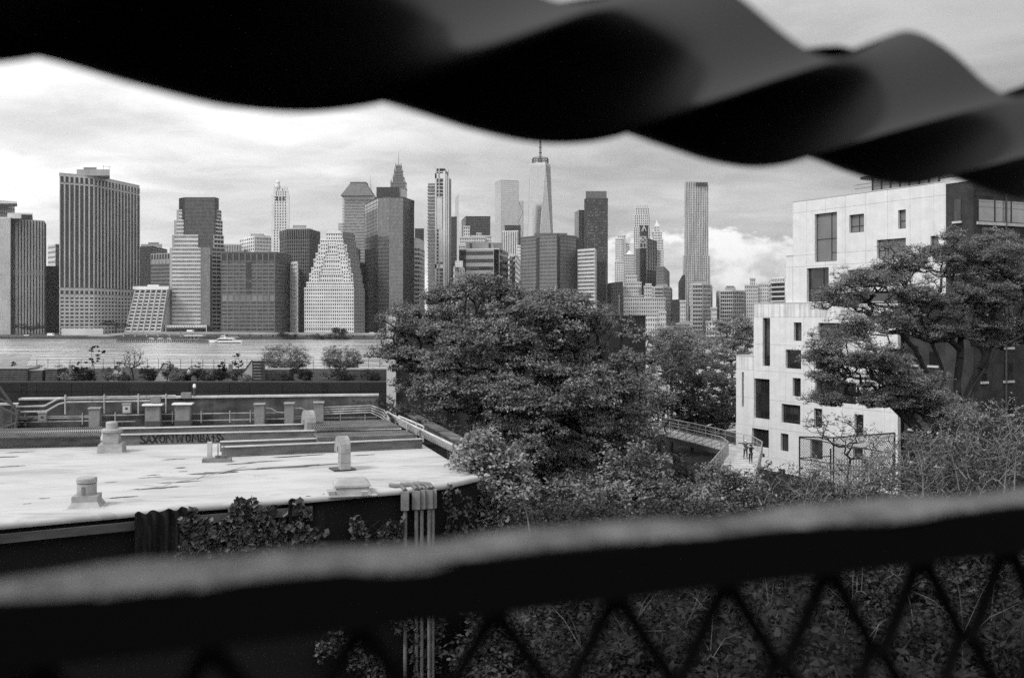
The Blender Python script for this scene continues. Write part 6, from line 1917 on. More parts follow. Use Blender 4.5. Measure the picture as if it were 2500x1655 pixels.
def leaves(centers, axes, size, rng, m, name, droop=0.0, aspect=.55, flat=.6):
    """one kite-shaped leaf of four vertices per centre, folded a little along its rib"""
    n = len(centers)
    d = rng.normal(size=(n, 3)); d[:, 2] = d[:, 2] * flat - droop
    d += axes
    d /= np.linalg.norm(d, axis=1)[:, None] + 1e-9
    up = rng.normal(size=(n, 3)) * .6; up[:, 2] += 1.0
    s = np.cross(d, up); s /= np.linalg.norm(s, axis=1)[:, None] + 1e-9
    nn = np.cross(s, d)
    L = size * rng.uniform(.6, 1.35, n)[:, None]
    W = L * aspect * .5
    v = np.empty((n, 4, 3))
    v[:, 0] = centers - d * L * .5
    v[:, 1] = centers + s * W + nn * L * .06
    v[:, 2] = centers + d * L * .5 - nn * L * .08
    v[:, 3] = centers - s * W + nn * L * .06
    f = np.arange(n * 4).reshape(n, 4)
    return np_mesh(name, v.reshape(-1, 3), f, m)

def grow(base, tips, rng, trunk_top, r_tip=.012, r_pow=.46, jitter=.18, seg=4, updraft=.25, boughs=()):
    """join the tips to a growing skeleton; returns nodes, parents and radii"""
    nodes = [np.array(base, float)]
    par = [-1]
    tt = np.array(trunk_top, float)
    for k in range(1, 7):
        p = np.array(base) + (tt - np.array(base)) * k / 6
        p[:2] += rng.normal(size=2) * .05 * np.linalg.norm(tt - np.array(base)) * .12
        nodes.append(p); par.append(len(nodes) - 2)
    for bo in boughs:                        # boughs drawn by hand, from the fork outwards
        prev = 6; a = nodes[6]
        for q in bo:
            q = np.array(q, float)
            for k in range(1, 5):
                nodes.append(a + (q - a) * k / 4 + rng.normal(size=3) * .05); par.append(prev); prev = len(nodes) - 1
            a = q
    tips = np.array(tips); order = np.argsort(np.linalg.norm(tips - tt, axis=1))
    ends = []
    for i in order:
        t = tips[i]
        N = np.array(nodes[3:]) if len(nodes) > 4 else np.array(nodes)
        o = 3 if len(nodes) > 4 else 0
        dv = t - N; dist = np.linalg.norm(dv, axis=1)
        # prefer nodes below the tip and towards the middle
        cost = dist + .5 * np.maximum(0, N[:, 2] - t[2] + .1) + .12 * np.linalg.norm(N - tt, axis=1)
        j = int(np.argmin(cost)) + o
        a = nodes[j]; L = np.linalg.norm(t - a); k = max(1, min(seg, int(L / .5) + 1)); prev = j
        for q in range(1, k + 1):
            f = q / k
            p = a + (t - a) * f
            if q < k:
                p = p + rng.normal(size=3) * jitter * L * .22 * (1 - abs(2*f - 1)); p[2] += updraft * L * .25 * math.sin(math.pi * f) * -1
            nodes.append(p); par.append(prev); prev = len(nodes) - 1
        ends.append(prev)
    n = len(nodes); cnt = np.zeros(n)
    for e in ends: cnt[e] += 1
    for i in range(n - 1, 0, -1):
        cnt[par[i]] += cnt[i]
    rad = r_tip * np.maximum(cnt, 1) ** r_pow
    return np.array(nodes), np.array(par), rad
def limbs(nodes, par, rad, m, name, rmin=0.0, sides=5):
    idx = np.array([i for i in range(1, len(nodes)) if rad[i] >= rmin])
    P, Q = nodes[par[idx]], nodes[idx]
    r0, r1 = np.minimum(rad[par[idx]], rad[idx] * 1.5), rad[idx]
    t = Q - P; t /= np.linalg.norm(t, axis=1)[:, None] + 1e-9
    ref = np.where(np.abs(t[:, 2:3]) > .9, np.array([[1., 0, 0]]), np.array([[0, 0, 1.]]))
    a = np.cross(t, ref); a /= np.linalg.norm(a, axis=1)[:, None]; b = np.cross(t, a)
    n = len(idx); v = np.empty((n, 2, sides, 3))
    for k in range(sides):
        g = 2*math.pi*k/sides; o = a*math.cos(g) + b*math.sin(g)
        v[:, 0, k] = P + o * r0[:, None]; v[:, 1, k] = Q + o * r1[:, None]
    base = (np.arange(n) * 2 * sides)[:, None]
    fs = [np.stack([base[:, 0] + k, base[:, 0] + (k+1) % sides, base[:, 0] + sides + (k+1) % sides, base[:, 0] + sides + k], 1) for k in range(sides)]
    return np_mesh(name, v.reshape(-1, 3), np.concatenate(fs), m, True)
def in_blobs(blobs, n, rng, shell=.55):
    """points in the union of ellipsoids, crowded towards their outside and upper side"""
    vol = np.array([b[1][0]*b[1][1]*b[1][2] for b in blobs]) ** .72
    k = rng.choice(len(blobs), n, p=vol / vol.sum())
    d = rng.normal(size=(n, 3)); d /= np.linalg.norm(d, axis=1)[:, None]
    r = (shell + (1 - shell) * rng.random(n)) ** 1.0
    low = d[:, 2] < -.2; d[low, 2] *= .6
    c = np.array([b[0] for b in blobs])[k]; R_ = np.array([b[1] for b in blobs])[k]
    return c + d * R_ * r[:, None]
def tree(name, label, base, blobs, seed, ntips, per, size, lm, group=None, trunk=.45, clump=.5, droop=.3, cat='tree', bark=None, r_tip=.011, r_pow=.47, rmin=.0, shell=.5, aspect=.55, fan=False, trunk_top=None, sides=5, boughs=(), sub=0, sr=.8):
    rng = np.random.default_rng(seed)
    base = Vector(base)
    blobs = [((Vector(b[0]) - base), b[1]) for b in blobs]
    if sub:                     # boughs of foliage: domes of leaf tufts with dark gaps between them
        cen = in_blobs(blobs, sub, rng, shell)
        k = rng.integers(0, sub, ntips)
        dd = rng.normal(size=(ntips, 3)); dd[:, 2] = np.abs(dd[:, 2]) * .8 - .1
        dd /= np.linalg.norm(dd, axis=1)[:, None]
        srr = sr * rng.uniform(.6, 1.4, sub)
        tips = cen[k] + dd * srr[k][:, None] * rng.uniform(.8, 1.05, ntips)[:, None] * np.array([1, 1, .75])
    else:
        tips = in_blobs(blobs, ntips, rng, shell)
    c = np.mean([b[0] for b in blobs], axis=0)
    tt = trunk_top - base if trunk_top is not None else Vector((c[0]*.6, c[1]*.6, c[2]*trunk))
    root = thing(name, label, cat, base, group)
    nodes, par, rad = grow((0, 0, 0), tips, rng, tt, r_tip, r_pow, boughs=[[Vector(q) - base for q in bo] for bo in boughs])
    link_mesh('trunk', limbs(nodes, par, rad, bark or M_BARK, 'trunk', rmin, sides), root)
    n = ntips * per
    tip = np.repeat(tips, per, axis=0)
    d = rng.normal(size=(n, 3)); d[:, 2] = np.abs(d[:, 2]) * .55 - .12
    d /= np.linalg.norm(d, axis=1)[:, None]
    rr_ = rng.random(n) ** .5
    cl = clump * np.repeat(rng.uniform(.55, 1.35, ntips), per)
    pos = tip + d * (cl * rr_)[:, None]
    ax = d * 1.0
    ax[:, 2] -= droop * rr_
    link_mesh('crown', leaves(pos, ax, size, rng, lm, 'crown', droop * .3, aspect), root)
    return root
def B(px, py, d, rx, ry=None, rz=None):
    """an ellipsoid of foliage seen round pixel (px,py): radii in pixels across and up, depth in metres"""
    return (at(px, py, d), (rx / F * d, ry if ry else rx / F * d, (rz or rx) / F * d))

# --- the big tree
tree('chestnut_tree', 'big dense leafy tree in the middle, in front of the dark roof box', Vector((at(1330, 0, 43).x, 43, hill_z(at(1330, 0, 43).x, 43) - .2)),
     [B(1250, 800, 43, 130, 2.6, 95), B(1180, 880, 42, 120, 2.4, 90), B(1350, 850, 43.5, 150, 3, 105), B(1440, 915, 44, 100, 2.5, 85), B(1290, 960, 41.5, 210, 3.2, 110), B(1130, 960, 42, 105, 2, 85),
      B(1450, 990, 43, 130, 2.6, 100), B(1330, 1080, 41.5, 190, 3, 110), B(1500, 1050, 43, 80, 2, 80), B(1230, 745, 44, 60, 1.6, 45), B(1370, 770, 44, 60, 1.7, 45), B(1430, 1150, 41.5, 120, 2.6, 70), B(1310, 1170, 41, 130, 2.4, 60), B(1080, 990, 42.5, 55, 1.2, 50)] + [B(x_, y_, 42.5, r__, .5, r__*1.1) for x_, y_, r__ in ((1085, 760, 22), (1110, 722, 20), (1150, 700, 22), (1190, 705, 18), (1215, 690, 22), (1262, 698, 20), (1300, 715, 22), (1345, 722, 18), (1385, 745, 20), (1420, 790, 24), (1455, 820, 22), (1490, 850, 24), (1520, 880, 22), (1545, 930, 26), (1565, 985, 24), (1060, 830, 24), (1050, 900, 22), (1555, 1050, 24), (1500, 800, 14), (1535, 830, 14))],
     21, 6800, 32, .12, L_MID, clump=.27, droop=.7, rmin=.012, trunk=.5, sub=330, sr=.72, shell=.66)
tree('chestnut_tree', 'leafy tree left of the big one, leaning over the terrace end', Vector((at(1120, 0, 52).x, 52, 6)),
     [B(1010, 850, 52, 75, 2.2, 70), B(1060, 790, 52, 70, 2, 50), B(1000, 800, 52, 50, 1.5, 55), B(1100, 760, 52, 60, 1.6, 55), B(1150, 730, 52.5, 55, 1.4, 45), B(960, 890, 52, 45, 1.4, 45), B(1010, 940, 52, 55, 1.6, 40), B(1090, 860, 52, 80, 2, 80), B(990, 760, 53, 30, 1.2, 35)],
     22, 1500, 28, .125, L_MID, clump=.28, droop=.6, sub=66, sr=.75, shell=.6, rmin=.0, trunk_top=at(1100, 900, 52), r_tip=.014)
# --- small pale tree at the roof corner
tree('young_maple', 'pale-leaved young maple growing up against the roof corner', Vector((at(1200, 0, 26).x, 26, 9)),
     [B(1130, 1130, 25.2, 34, .6, 34), B(1165, 1180, 25, 45, .6, 30), B(1185, 1080, 26, 45, .7, 30), B(1170, 1110, 26, 65, .9, 50), B(1230, 1130, 26, 60, .9, 55), B(1140, 1160, 26, 50, .8, 45), B(1230, 1210, 25.5, 75, 1, 60), B(1270, 1180, 26, 40, .8, 50), B(1200, 1260, 25.5, 80, 1, 45), B(1240, 1300, 25.5, 70, 1, 50)],
     23, 760, 13, .12, L_PALE, clump=.24, droop=.3, aspect=.6, r_tip=.006, cat='tree', rmin=.0)
# --- honey locust on the right
LB = Vector((at(2325, 0, 60).x, 60, 5.0))
tree('honey_locust', 'spreading feathery locust tree with dark forked limbs before the concrete building', LB,
     [B(2120, 690, 60, 95, 2.2, 54), B(2060, 745, 60, 70, 2, 54), B(2200, 660, 60.5, 80, 2, 62), B(2310, 630, 61, 100, 2.4, 67), B(2420, 640, 61, 100, 2.4, 75), B(2500, 690, 61, 90, 2.4, 91), B(2240, 730, 59.5, 130, 2.6, 65), B(2400, 730, 60, 130, 2.6, 78),
      B(2180, 790, 59, 80, 2, 49), B(2310, 810, 60, 110, 2.2, 65), B(2450, 820, 61, 90, 2, 65), B(2560, 780, 61, 80, 2.4, 104)],
     24, 7000, 30, .095, L_LOCUST, clump=.30, droop=.1, sub=420, sr=.62, aspect=.5, r_tip=.011, r_pow=.385, trunk_top=at(2325, 1075, 60), shell=.12,
     boughs=[[at(2275, 930, 60), at(2235, 850, 59.5), at(2160, 770, 59.5), at(2080, 745, 60)], [at(2338, 960, 60), at(2345, 850, 60), at(2355, 740, 60.5), at(2310, 660, 61)], [at(2390, 900, 60), at(2450, 800, 60.5), at(2520, 720, 61)], [at(2360, 980, 59.5), at(2430, 850, 59.5), at(2560, 790, 60)], [at(2300, 900, 60.5), at(2230, 740, 60.5), at(2200, 670, 60.5)]])
tree('honey_locust', 'lower feathery locust tree whose boughs reach left across the concrete front', Vector((at(2290, 0, 57).x, 57, 5.0)),
     [B(2060, 830, 57, 85, 1.8, 49), B(2010, 870, 57, 45, 1.4, 52), B(2030, 920, 57, 60, 1.6, 58), B(2120, 880, 56.5, 80, 2, 65), B(2010, 975, 57, 40, 1.2, 45), B(2170, 930, 57, 80, 2, 71), B(2150, 985, 57, 90, 2, 39), B(2240, 980, 57, 100, 2, 65), B(2090, 800, 57, 60, 1.4, 36), B(2300, 1010, 57, 90, 2, 65)],
     25, 4200, 30, .095, L_LOCUST, clump=.28, droop=.1, sub=250, sr=.6, aspect=.5, r_tip=.010, r_pow=.385, trunk_top=at(2265, 1075, 57), shell=.12,
     boughs=[[at(2170, 985, 57), at(2080, 960, 57), at(2010, 950, 57)], [at(2180, 960, 57), at(2110, 880, 57), at(2040, 830, 57)], [at(2150, 900, 57), at(2070, 800, 57)]])
# bare twiggy bush hanging in front of the lower storeys
tree('thin_sapling', 'thin half-bare sapling before the lower storeys of the concrete building', Vector((at(2060, 0, 48).x, 48, 7.4)),
     [B(2050, 1060, 48, 75, 1.2, 60), B(2110, 1090, 48, 60, 1.2, 60), B(1990, 1040, 48, 40, 1, 40)], 26, 150, 6, .13, L_MID, clump=.22, r_tip=.008, r_pow=.4)
# --- trees between the dark box and the concrete building
far_labels = ['tall rounded tree right of the dark roof box', 'pale loose tree behind the footbridge', 'dark round tree rising behind the footbridge', 'broad tree against the edge of the concrete building', 'low near-black tree behind the footbridge rail', 'grey-leaved tree in front of the waterfront loft', 'small tree filling the gap beside the concrete corner', 'broad pale tree low behind the big tree', 'rounded tree hiding the water left of the concrete building', 'dense tree right behind the far end of the footbridge', 'bushy tree between the big tree and the footbridge']
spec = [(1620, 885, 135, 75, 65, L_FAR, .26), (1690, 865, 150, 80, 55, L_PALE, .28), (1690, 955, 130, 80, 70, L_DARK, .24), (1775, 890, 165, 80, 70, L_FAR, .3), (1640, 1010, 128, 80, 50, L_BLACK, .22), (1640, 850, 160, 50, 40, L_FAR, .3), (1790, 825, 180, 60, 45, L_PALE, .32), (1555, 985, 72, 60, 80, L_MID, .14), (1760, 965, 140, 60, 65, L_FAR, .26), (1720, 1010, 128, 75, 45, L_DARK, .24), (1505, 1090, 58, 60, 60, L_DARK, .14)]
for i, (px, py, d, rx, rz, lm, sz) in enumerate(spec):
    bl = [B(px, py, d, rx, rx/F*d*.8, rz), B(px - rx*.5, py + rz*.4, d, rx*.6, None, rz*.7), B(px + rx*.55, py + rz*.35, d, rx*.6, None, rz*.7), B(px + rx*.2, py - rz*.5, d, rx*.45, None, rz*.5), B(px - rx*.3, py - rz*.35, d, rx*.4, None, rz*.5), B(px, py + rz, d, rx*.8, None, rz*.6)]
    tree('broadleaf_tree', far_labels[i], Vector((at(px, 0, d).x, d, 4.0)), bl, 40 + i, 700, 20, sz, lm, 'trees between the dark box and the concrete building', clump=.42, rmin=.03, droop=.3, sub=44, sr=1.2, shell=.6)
spec2 = [(1480, 790, 170, 40, 50, 'dim twiggy tree top peeping above the dark roof box'), (1640, 815, 210, 55, 30, 'distant grey tree before the waterfront sheds'), (1720, 825, 200, 60, 28, 'distant grey tree right of the waterfront sheds'), (1800, 800, 190, 40, 40, 'distant tree touching the concrete corner'), (980, 762, 140, 30, 24, 'dark tree crown above the pale end of the roof box')]
for i, (px, py, d, rx, rz, lb) in enumerate(spec2):
    tree('broadleaf_tree', lb, Vector((at(px, 0, d).x, d, 4.0)), [B(px, py, d, rx, None, rz), B(px + rx*.5, py + rz*.4, d, rx*.6, None, rz*.6), B(px - rx*.6, py + rz*.5, d, rx*.6, None, rz*.6), B(px, py + rz*1.4, d, rx*.9, None, rz)], 60 + i, 160, 34, .3, L_FAR, 'distant trees towards the river', clump=1.0, rmin=.03)
# --- far-shore trees at the foot of the towers
for i, (x0, x1, y0, d, lb) in enumerate(((40, 110, 790, 930, 'dark row of quay trees under the ribbed white tower'), (250, 312, 783, 935, 'dark quay trees between the striped tower and the leaning building'), (680, 725, 811, 876, 'dark tree on the far shore under the staggered block'), (760, 850, 813, 874, 'dark trees on the far shore under the ziggurat'), (812, 846, 800, 878, 'small tree beside the ziggurat foot'))):
    n = max(2, int((x1 - x0) / 22))
    bl = [B(x0 + (x1 - x0)*(k + .5)/n, y0 + 8 + (k % 2)*4, d, (x1 - x0)/n*.62, None, 9) for k in range(n)]
    tree('quay_tree', lb, Vector((at((x0 + x1)/2, 0, d).x, d, 2.2)), bl, 80 + i, 70, 26, .9, L_BLACK, 'trees on the far shore', clump=2.2, rmin=.08, r_tip=.05)

# --- terrace shrubs and saplings
def shrub(px, py_top, w, back, lm, lb, seed, name='shrub', tall=False, bare=False, big=None):
    d = TD + back; base = Vector(((px - CX) / F * d, d, ZD))
    h = zof(py_top, d) - ZD; hw = w / F * d / 2
    c = base + Vector((0, 0, h*.55))
    if name == 'willow_shrub':
        bl = [(base + Vector((0, 0, h*.30)), (hw*.6, hw*.6, h*.3)), (base + Vector((0, 0, h*.55)), (hw*1.1, hw*.7, h*.45)), (base + Vector((-hw*.5, 0, h*.6)), (hw*.5, hw*.5, h*.36)), (base + Vector((hw*.5, 0, h*.55)), (hw*.5, hw*.5, h*.36))]
        tree(name, lb, base, bl, seed, 900, 26, .12, lm, 'willow shrubs on the terrace', cat='shrub', clump=.3, droop=.0, aspect=.3, trunk_top=base + Vector((0, 0, h*.15)), r_tip=.006, r_pow=.4)
    elif bare:
        tree(name, lb, base, [(c + Vector((0, 0, h*.1)), (hw, hw, h*.42))], seed, 220, 4, .10, lm, cat='tree', clump=.18, trunk_top=base + Vector((0, 0, h*.2)), r_tip=.010, r_pow=.40, rmin=.0)
    elif tall:
        bl = [(c + Vector((0, 0, h*.12)), (hw, hw, h*.36))]
        tree(name, lb, base, bl, seed, 16, 9, big or .28, lm, 'broad-leaved saplings on the terrace', cat='sapling', clump=.22, aspect=.8, trunk_top=base + Vector((0, 0, h*.4)), r_tip=.010)
    else:
        bl = [(base + Vector((0, 0, h*.5)), (hw, hw*.8, h*.5)), (base + Vector((hw*.4, 0, h*.4)), (hw*.6, hw*.6, h*.4))]
        tree(name, lb, base, bl, seed, 90, 22, .12, lm, 'low shrubs on the terrace', cat='shrub', clump=.22, trunk_top=base + Vector((0, 0, h*.25)), r_tip=.008)
shrub(696, 836, 128, 6, L_MID, 'large willow-leaved shrub on the terrace, left of two', 101, 'willow_shrub')
shrub(835, 840, 100, 7, L_MID, 'willow-leaved shrub on the terrace, right of two, next to the big tree', 102, 'willow_shrub')
shrub(325, 848, 62, 6, L_PALE, 'bare twiggy little tree on the terrace with a round crown', 103, 'twiggy_tree', bare=True)
shrub(230, 842, 56, 5, L_BLACK, 'tall sapling with big dark leaves on the terrace', 104, 'sapling', tall=True)
shrub(192, 880, 34, 4, L_BLACK, 'shorter big-leaved sapling left of the tall one', 105, 'sapling', tall=True)
shrub(580, 862, 26, 5, L_BLACK, 'slender big-leaved sapling near the canvas awning', 106, 'sapling', tall=True, big=.22)
shrub(33, 884, 10, 6, L_BLACK, 'tiny big-leaved sapling by the left bollard', 107, 'sapling', tall=True, big=.2)
shrub(288, 880, 16, 6, L_BLACK, 'thin sapling just left of the bare twiggy tree', 108, 'sapling', tall=True, big=.16)
shrub(541, 882, 16, 5, L_BLACK, 'stubby sapling with a dark leaf tuft above the right shrubs', 109, 'sapling', tall=True, big=.3)
for i, (px, yt, w, lm, lb) in enumerate(((150, 908, 40, L_PALE, 'grey-green feathery shrub left of the tall sapling'), (215, 895, 46, L_BLACK, 'dark round shrub at the foot of the tall sapling'), (265, 902, 44, L_MID, 'soft shrub left of the bare tree'), (300, 909, 40, L_DARK, 'low shrub under the bare tree'),
        (362, 900, 42, L_BLACK, 'dark dense shrub right of the bare tree'), (408, 882, 36, L_DARK, 'upright leafy shrub beside the canvas shelter'), (430, 905, 36, L_MID, 'low shrub right of the canvas shelter'), (450, 908, 30, L_BLACK, 'dark low shrub in front of the standing person'),
        (482, 884, 36, L_BLACK, 'tall black-green shrub touching the standing person'), (505, 905, 44, L_DARK, 'wide low shrub right of the standing person'), (535, 900, 46, L_BLACK, 'dark spreading shrub below the stubby sapling'), (572, 903, 44, L_DARK, 'shrub in front of the canvas awning'), (600, 910, 36, L_PALE, 'pale feathery shrub near the slatted screen'),
        (690, 905, 60, L_DARK, 'dense underbrush below the left willow shrub'), (745, 902, 40, L_BLACK, 'dark underbrush between the willow shrubs'), (840, 908, 60, L_BLACK, 'dark underbrush below the right willow shrub'), (905, 900, 50, L_DARK, 'shrub at the right end of the terrace'), (180, 912, 60, L_DARK, 'low hedge clump before the saplings'))):
    shrub(px, yt, w, 2.2 + (i % 3)*.8, lm, lb, 120 + i)

rs = random.Random(31)
for i in range(16):
    px = 110 + i*52 + rs.uniform(-16, 16)
    shrub(px, 893 + rs.uniform(-4, 10), rs.uniform(40, 62), 9 + rs.uniform(0, 8), (L_DARK, L_MID, L_BLACK)[i % 3], 'low shrub in the back row of terrace planting, number %d from the left' % (i + 1) if False else ['feathery', 'rounded', 'spreading', 'upright'][i % 4] + ' low shrub of the back row ' + ['left of the tall sapling', 'behind the tall sapling', 'behind the bare twiggy tree', 'right of the bare twiggy tree', 'behind the pointed shelter', 'left of the bending person', 'behind the bending person', 'right of the bending person', 'behind the canvas awning', 'right of the canvas awning', 'behind the slatted screen', 'behind the left willow shrub', 'between the two willow shrubs', 'left of the right willow shrub', 'behind the right willow shrub', 'beside the dark roof box'][i], 400 + i)
# --- foreground hillside: bushes, stalks and ground cover
def bush(name, lb, px, py, d, rx, rz, lm, seed, ntips, per, size, **k):
    gz = hill_z(at(px, 0, d).x, d)
    bl = [B(px, py, d, rx, rx/F*d*.7, rz), B(px - rx*.55, py + rz*.35, d, rx*.55, None, rz*.7), B(px + rx*.55, py + rz*.3, d - .3, rx*.55, None, rz*.7), B(px + rx*.1, py + rz*.8, d - .4, rx*.8, None, rz*.5)]
    rb_ = random.Random(seed)
    bl += [B(px + rb_.uniform(-.9, .9)*rx, py - rz*rb_.uniform(.3, 1.05), d + rb_.uniform(-.4, .4), rx*rb_.uniform(.12, .3), None, rz*rb_.uniform(.2, .45)) for _ in range(7)]
    z0 = min(gz, zof(py + rz*1.6, d))
    return tree(name, lb, Vector((at(px, 0, d).x, d, z0)), bl, seed, ntips, per, size, lm, 'bushes on the near hillside', cat='bush', r_tip=.006, **k)
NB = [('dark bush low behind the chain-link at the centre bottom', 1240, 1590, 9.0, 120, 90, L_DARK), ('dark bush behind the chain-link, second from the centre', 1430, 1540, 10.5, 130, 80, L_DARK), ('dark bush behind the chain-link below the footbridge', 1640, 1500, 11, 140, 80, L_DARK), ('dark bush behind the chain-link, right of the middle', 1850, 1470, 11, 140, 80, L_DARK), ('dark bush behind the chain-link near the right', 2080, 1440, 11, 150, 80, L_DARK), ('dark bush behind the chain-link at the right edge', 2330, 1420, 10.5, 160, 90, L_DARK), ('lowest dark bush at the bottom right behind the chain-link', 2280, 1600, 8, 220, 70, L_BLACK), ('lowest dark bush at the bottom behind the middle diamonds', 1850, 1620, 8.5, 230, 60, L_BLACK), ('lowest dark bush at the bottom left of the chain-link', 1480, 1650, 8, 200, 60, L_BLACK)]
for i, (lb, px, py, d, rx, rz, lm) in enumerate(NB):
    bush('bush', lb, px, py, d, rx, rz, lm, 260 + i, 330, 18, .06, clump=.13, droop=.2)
BS = [('dark bush under the bend of the footbridge', 1625, 1155, 42, 80, 45, L_DARK, 170, 18, .17), ('small leafy bush poking up in front of the footbridge rail', 1745, 1160, 36, 40, 32, L_MID, 80, 16, .16), ('leafy bush in front of the big tree trunk', 1420, 1230, 26, 130, 60, L_MID, 150, 18, .15), ('leafy bush left of the footbridge', 1550, 1150, 30, 85, 55, L_MID, 170, 16, .16), ('leafy bush covering the near end of the footbridge', 1660, 1235, 29, 110, 60, L_MID, 220, 17, .16),
      ('bush right below the two people', 1800, 1205, 31, 80, 45, L_MID, 190, 17, .15), ('dark bush at the foot of the chain-link fence', 1920, 1180, 34, 90, 45, L_DARK, 170, 20, .15), ('broad bush below the picket fence', 2060, 1165, 36, 130, 45, L_MID, 230, 20, .15),
      ('tangled bush right of the picket fence', 2220, 1120, 34, 120, 60, L_MID, 260, 18, .14), ('tall tangled bush at the right edge', 2420, 1060, 30, 130, 95, L_MID, 380, 18, .13), ('low tangled bush under the right edge', 2380, 1170, 22, 150, 60, L_DARK, 240, 18, .12),
      ('dark bush beside the young maple', 1330, 1290, 22, 110, 50, L_DARK, 170, 18, .13), ('dark bush low in the middle behind the rail', 1500, 1290, 21, 130, 50, L_DARK, 190, 18, .12), ('bush low right of the middle behind the rail', 1720, 1290, 20, 150, 55, L_DARK, 210, 18, .12), ('bush low on the right behind the rail', 1980, 1260, 19, 160, 55, L_DARK, 230, 18, .12), ('bush at the lower right behind the rail', 2250, 1240, 18, 160, 60, L_DARK, 230, 18, .11)]
for i, (lb, px, py, d, rx, rz, lm, nt_, per, sz) in enumerate(BS):
    tw = px > 1900
    bush('bush', lb, px, py, d, rx, rz, lm, 200 + i, int(nt_*(1.5 if tw else 1.3)), 9 if tw else per, sz*(.7 if tw else .8), clump=.2 if tw else .26, droop=.2, aspect=.38 if tw else .5, bark=M_BARKP if tw else None)
# ground cover over the slope
def cover():
    rng = np.random.default_rng(77)
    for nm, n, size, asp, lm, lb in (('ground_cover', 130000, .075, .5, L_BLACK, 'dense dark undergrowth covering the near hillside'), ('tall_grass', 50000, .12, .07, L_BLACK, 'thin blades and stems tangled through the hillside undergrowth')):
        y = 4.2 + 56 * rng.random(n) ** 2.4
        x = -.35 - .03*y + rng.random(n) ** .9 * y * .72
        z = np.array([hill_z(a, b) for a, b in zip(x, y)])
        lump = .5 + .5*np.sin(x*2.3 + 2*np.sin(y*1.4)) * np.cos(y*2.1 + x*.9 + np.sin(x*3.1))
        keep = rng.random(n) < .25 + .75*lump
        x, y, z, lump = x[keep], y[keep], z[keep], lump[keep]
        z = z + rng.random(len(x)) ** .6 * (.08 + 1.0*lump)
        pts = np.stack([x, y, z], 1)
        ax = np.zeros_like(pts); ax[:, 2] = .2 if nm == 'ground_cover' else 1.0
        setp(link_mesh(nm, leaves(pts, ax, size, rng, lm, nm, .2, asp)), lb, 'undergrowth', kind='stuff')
cover()
# bare arching stalks
rr = random.Random(9)
def stalk(p0, p1, p2, lb, r=.014):
    pts = [Vector(p0).lerp(Vector(p1), q/6).lerp(Vector(p1).lerp(Vector(p2), q/6), q/6) for q in range(7)]
    m = MB().tube(pts, r, 5, r1=r*.35)
    for q in (2, 3, 4, 5):
        s = pts[q]; e = s + Vector((rr.uniform(-.4, .4), rr.uniform(-.2, .2), rr.uniform(.1, .5)))
        m.tube([s, (s + e)/2 + Vector((0, 0, .05)), e], r*.45, 4, r1=r*.15)
    m.top('bare_stalk', M_BARKP, lb, 'stalk', 'bare arching stalks among the bushes')
for i in range(44):
    px = rr.uniform(1940, 2490) if i < 34 else rr.uniform(1260, 1900); d = rr.uniform(17, 30)
    py = (1040 if px > 2250 else 1120) + rr.uniform(0, 120) if i < 34 else rr.uniform(1180, 1290)
    base = at(px, py + rr.uniform(90, 160), d); dx = rr.uniform(-90, 90)
    stalk(base, at(px + dx*.4, py - rr.uniform(0, 40), d), at(px + dx, py + rr.uniform(-20, 50), d - .5), 'bare arching stalk among the tangled bushes on the right' if i < 34 else 'bare arching stalk among the bushes below the big tree')
for i, (px, py, d) in enumerate(((1330, 1500, 9), (1500, 1530, 8), (1660, 1480, 9), (1900, 1470, 8), (2060, 1440, 9), (2230, 1400, 9), (2420, 1400, 8), (1760, 1600, 7), (2150, 1560, 7), (2350, 1530, 7), (1420, 1600, 7.5))):
    base = at(px, py + 120, d); dx = rr.uniform(-80, 80)
    stalk(base, at(px + dx*.3, py - 30, d), at(px + dx, py + 10, d - .3), 'thin bare stalk seen through the chain-link below the rail', .005)

# --- ivy on the near wall
def ivy(lb, regions, seed, n, size=.115):
    rng = np.random.default_rng(seed)
    P, A_ = [], []
    for (x0, x1, y0, y1, w) in regions:
        k = int(n * w)
        px = rng.uniform(x0, x1, k); f = rng.random(k)
        # ragged outline
        py = y0 + (y1 - y0) * f + 14*np.sin(px*.05) + 8*np.sin(px*.17)
        for a, b in zip(px, py):
            m_ = (a - CX) / F
            # wall line near the given pixel column
            best = None
            for q0, q1 in zip(near[:-1], near[1:]):
                u = q1 - q0; den_ = u.x - m_*u.y
                t_ = (m_*q0.y - q0.x) / den_
                if -.02 <= t_ <= 1.02:
                    best = q0 + u*t_; break
            if best is None: continue
            d = best.y - .17 - rng.random()*.10
            z = min(zof(b, d), ZR + .14)
            P.append((m_*d, d, z)); A_.append((0, -.6, -.6))
    P = np.array(P); c = Vector((P[:, 0].mean(), P[:, 1].mean(), P[:, 2].min()))
    root = thing('ivy', lb, 'ivy', c, 'ivy on the near brick wall')
    link_mesh('leaves', leaves(P - np.array(c), np.array(A_), size, rng, L_IVY, 'leaves', .2, .85), root)
    m = MB(); r2 = random.Random(seed)
    for k in range(9):
        reg = regions[k % len(regions)]
        px = r2.uniform(reg[0], reg[1]); pts = []
        for q in range(6):
            py = reg[1 + 2] + (reg[2] - reg[3]) * q / 5
            px += r2.uniform(-14, 14); m_ = (px - CX) / F
            for q0, q1 in zip(near[:-1], near[1:]):
                u = q1 - q0; t_ = (m_*q0.y - q0.x) / (u.x - m_*u.y)
                if -.02 <= t_ <= 1.02:
                    b_ = q0 + u*t_; d = b_.y - .19; pts.append(Vector((m_*d, d, min(zof(py, d), ZR - .05)))); break
        if len(pts) > 2: m.tube(pts, .008, 4)
    if m.v: m.part('vine_stem', M_BARK, root, kind='stuff')
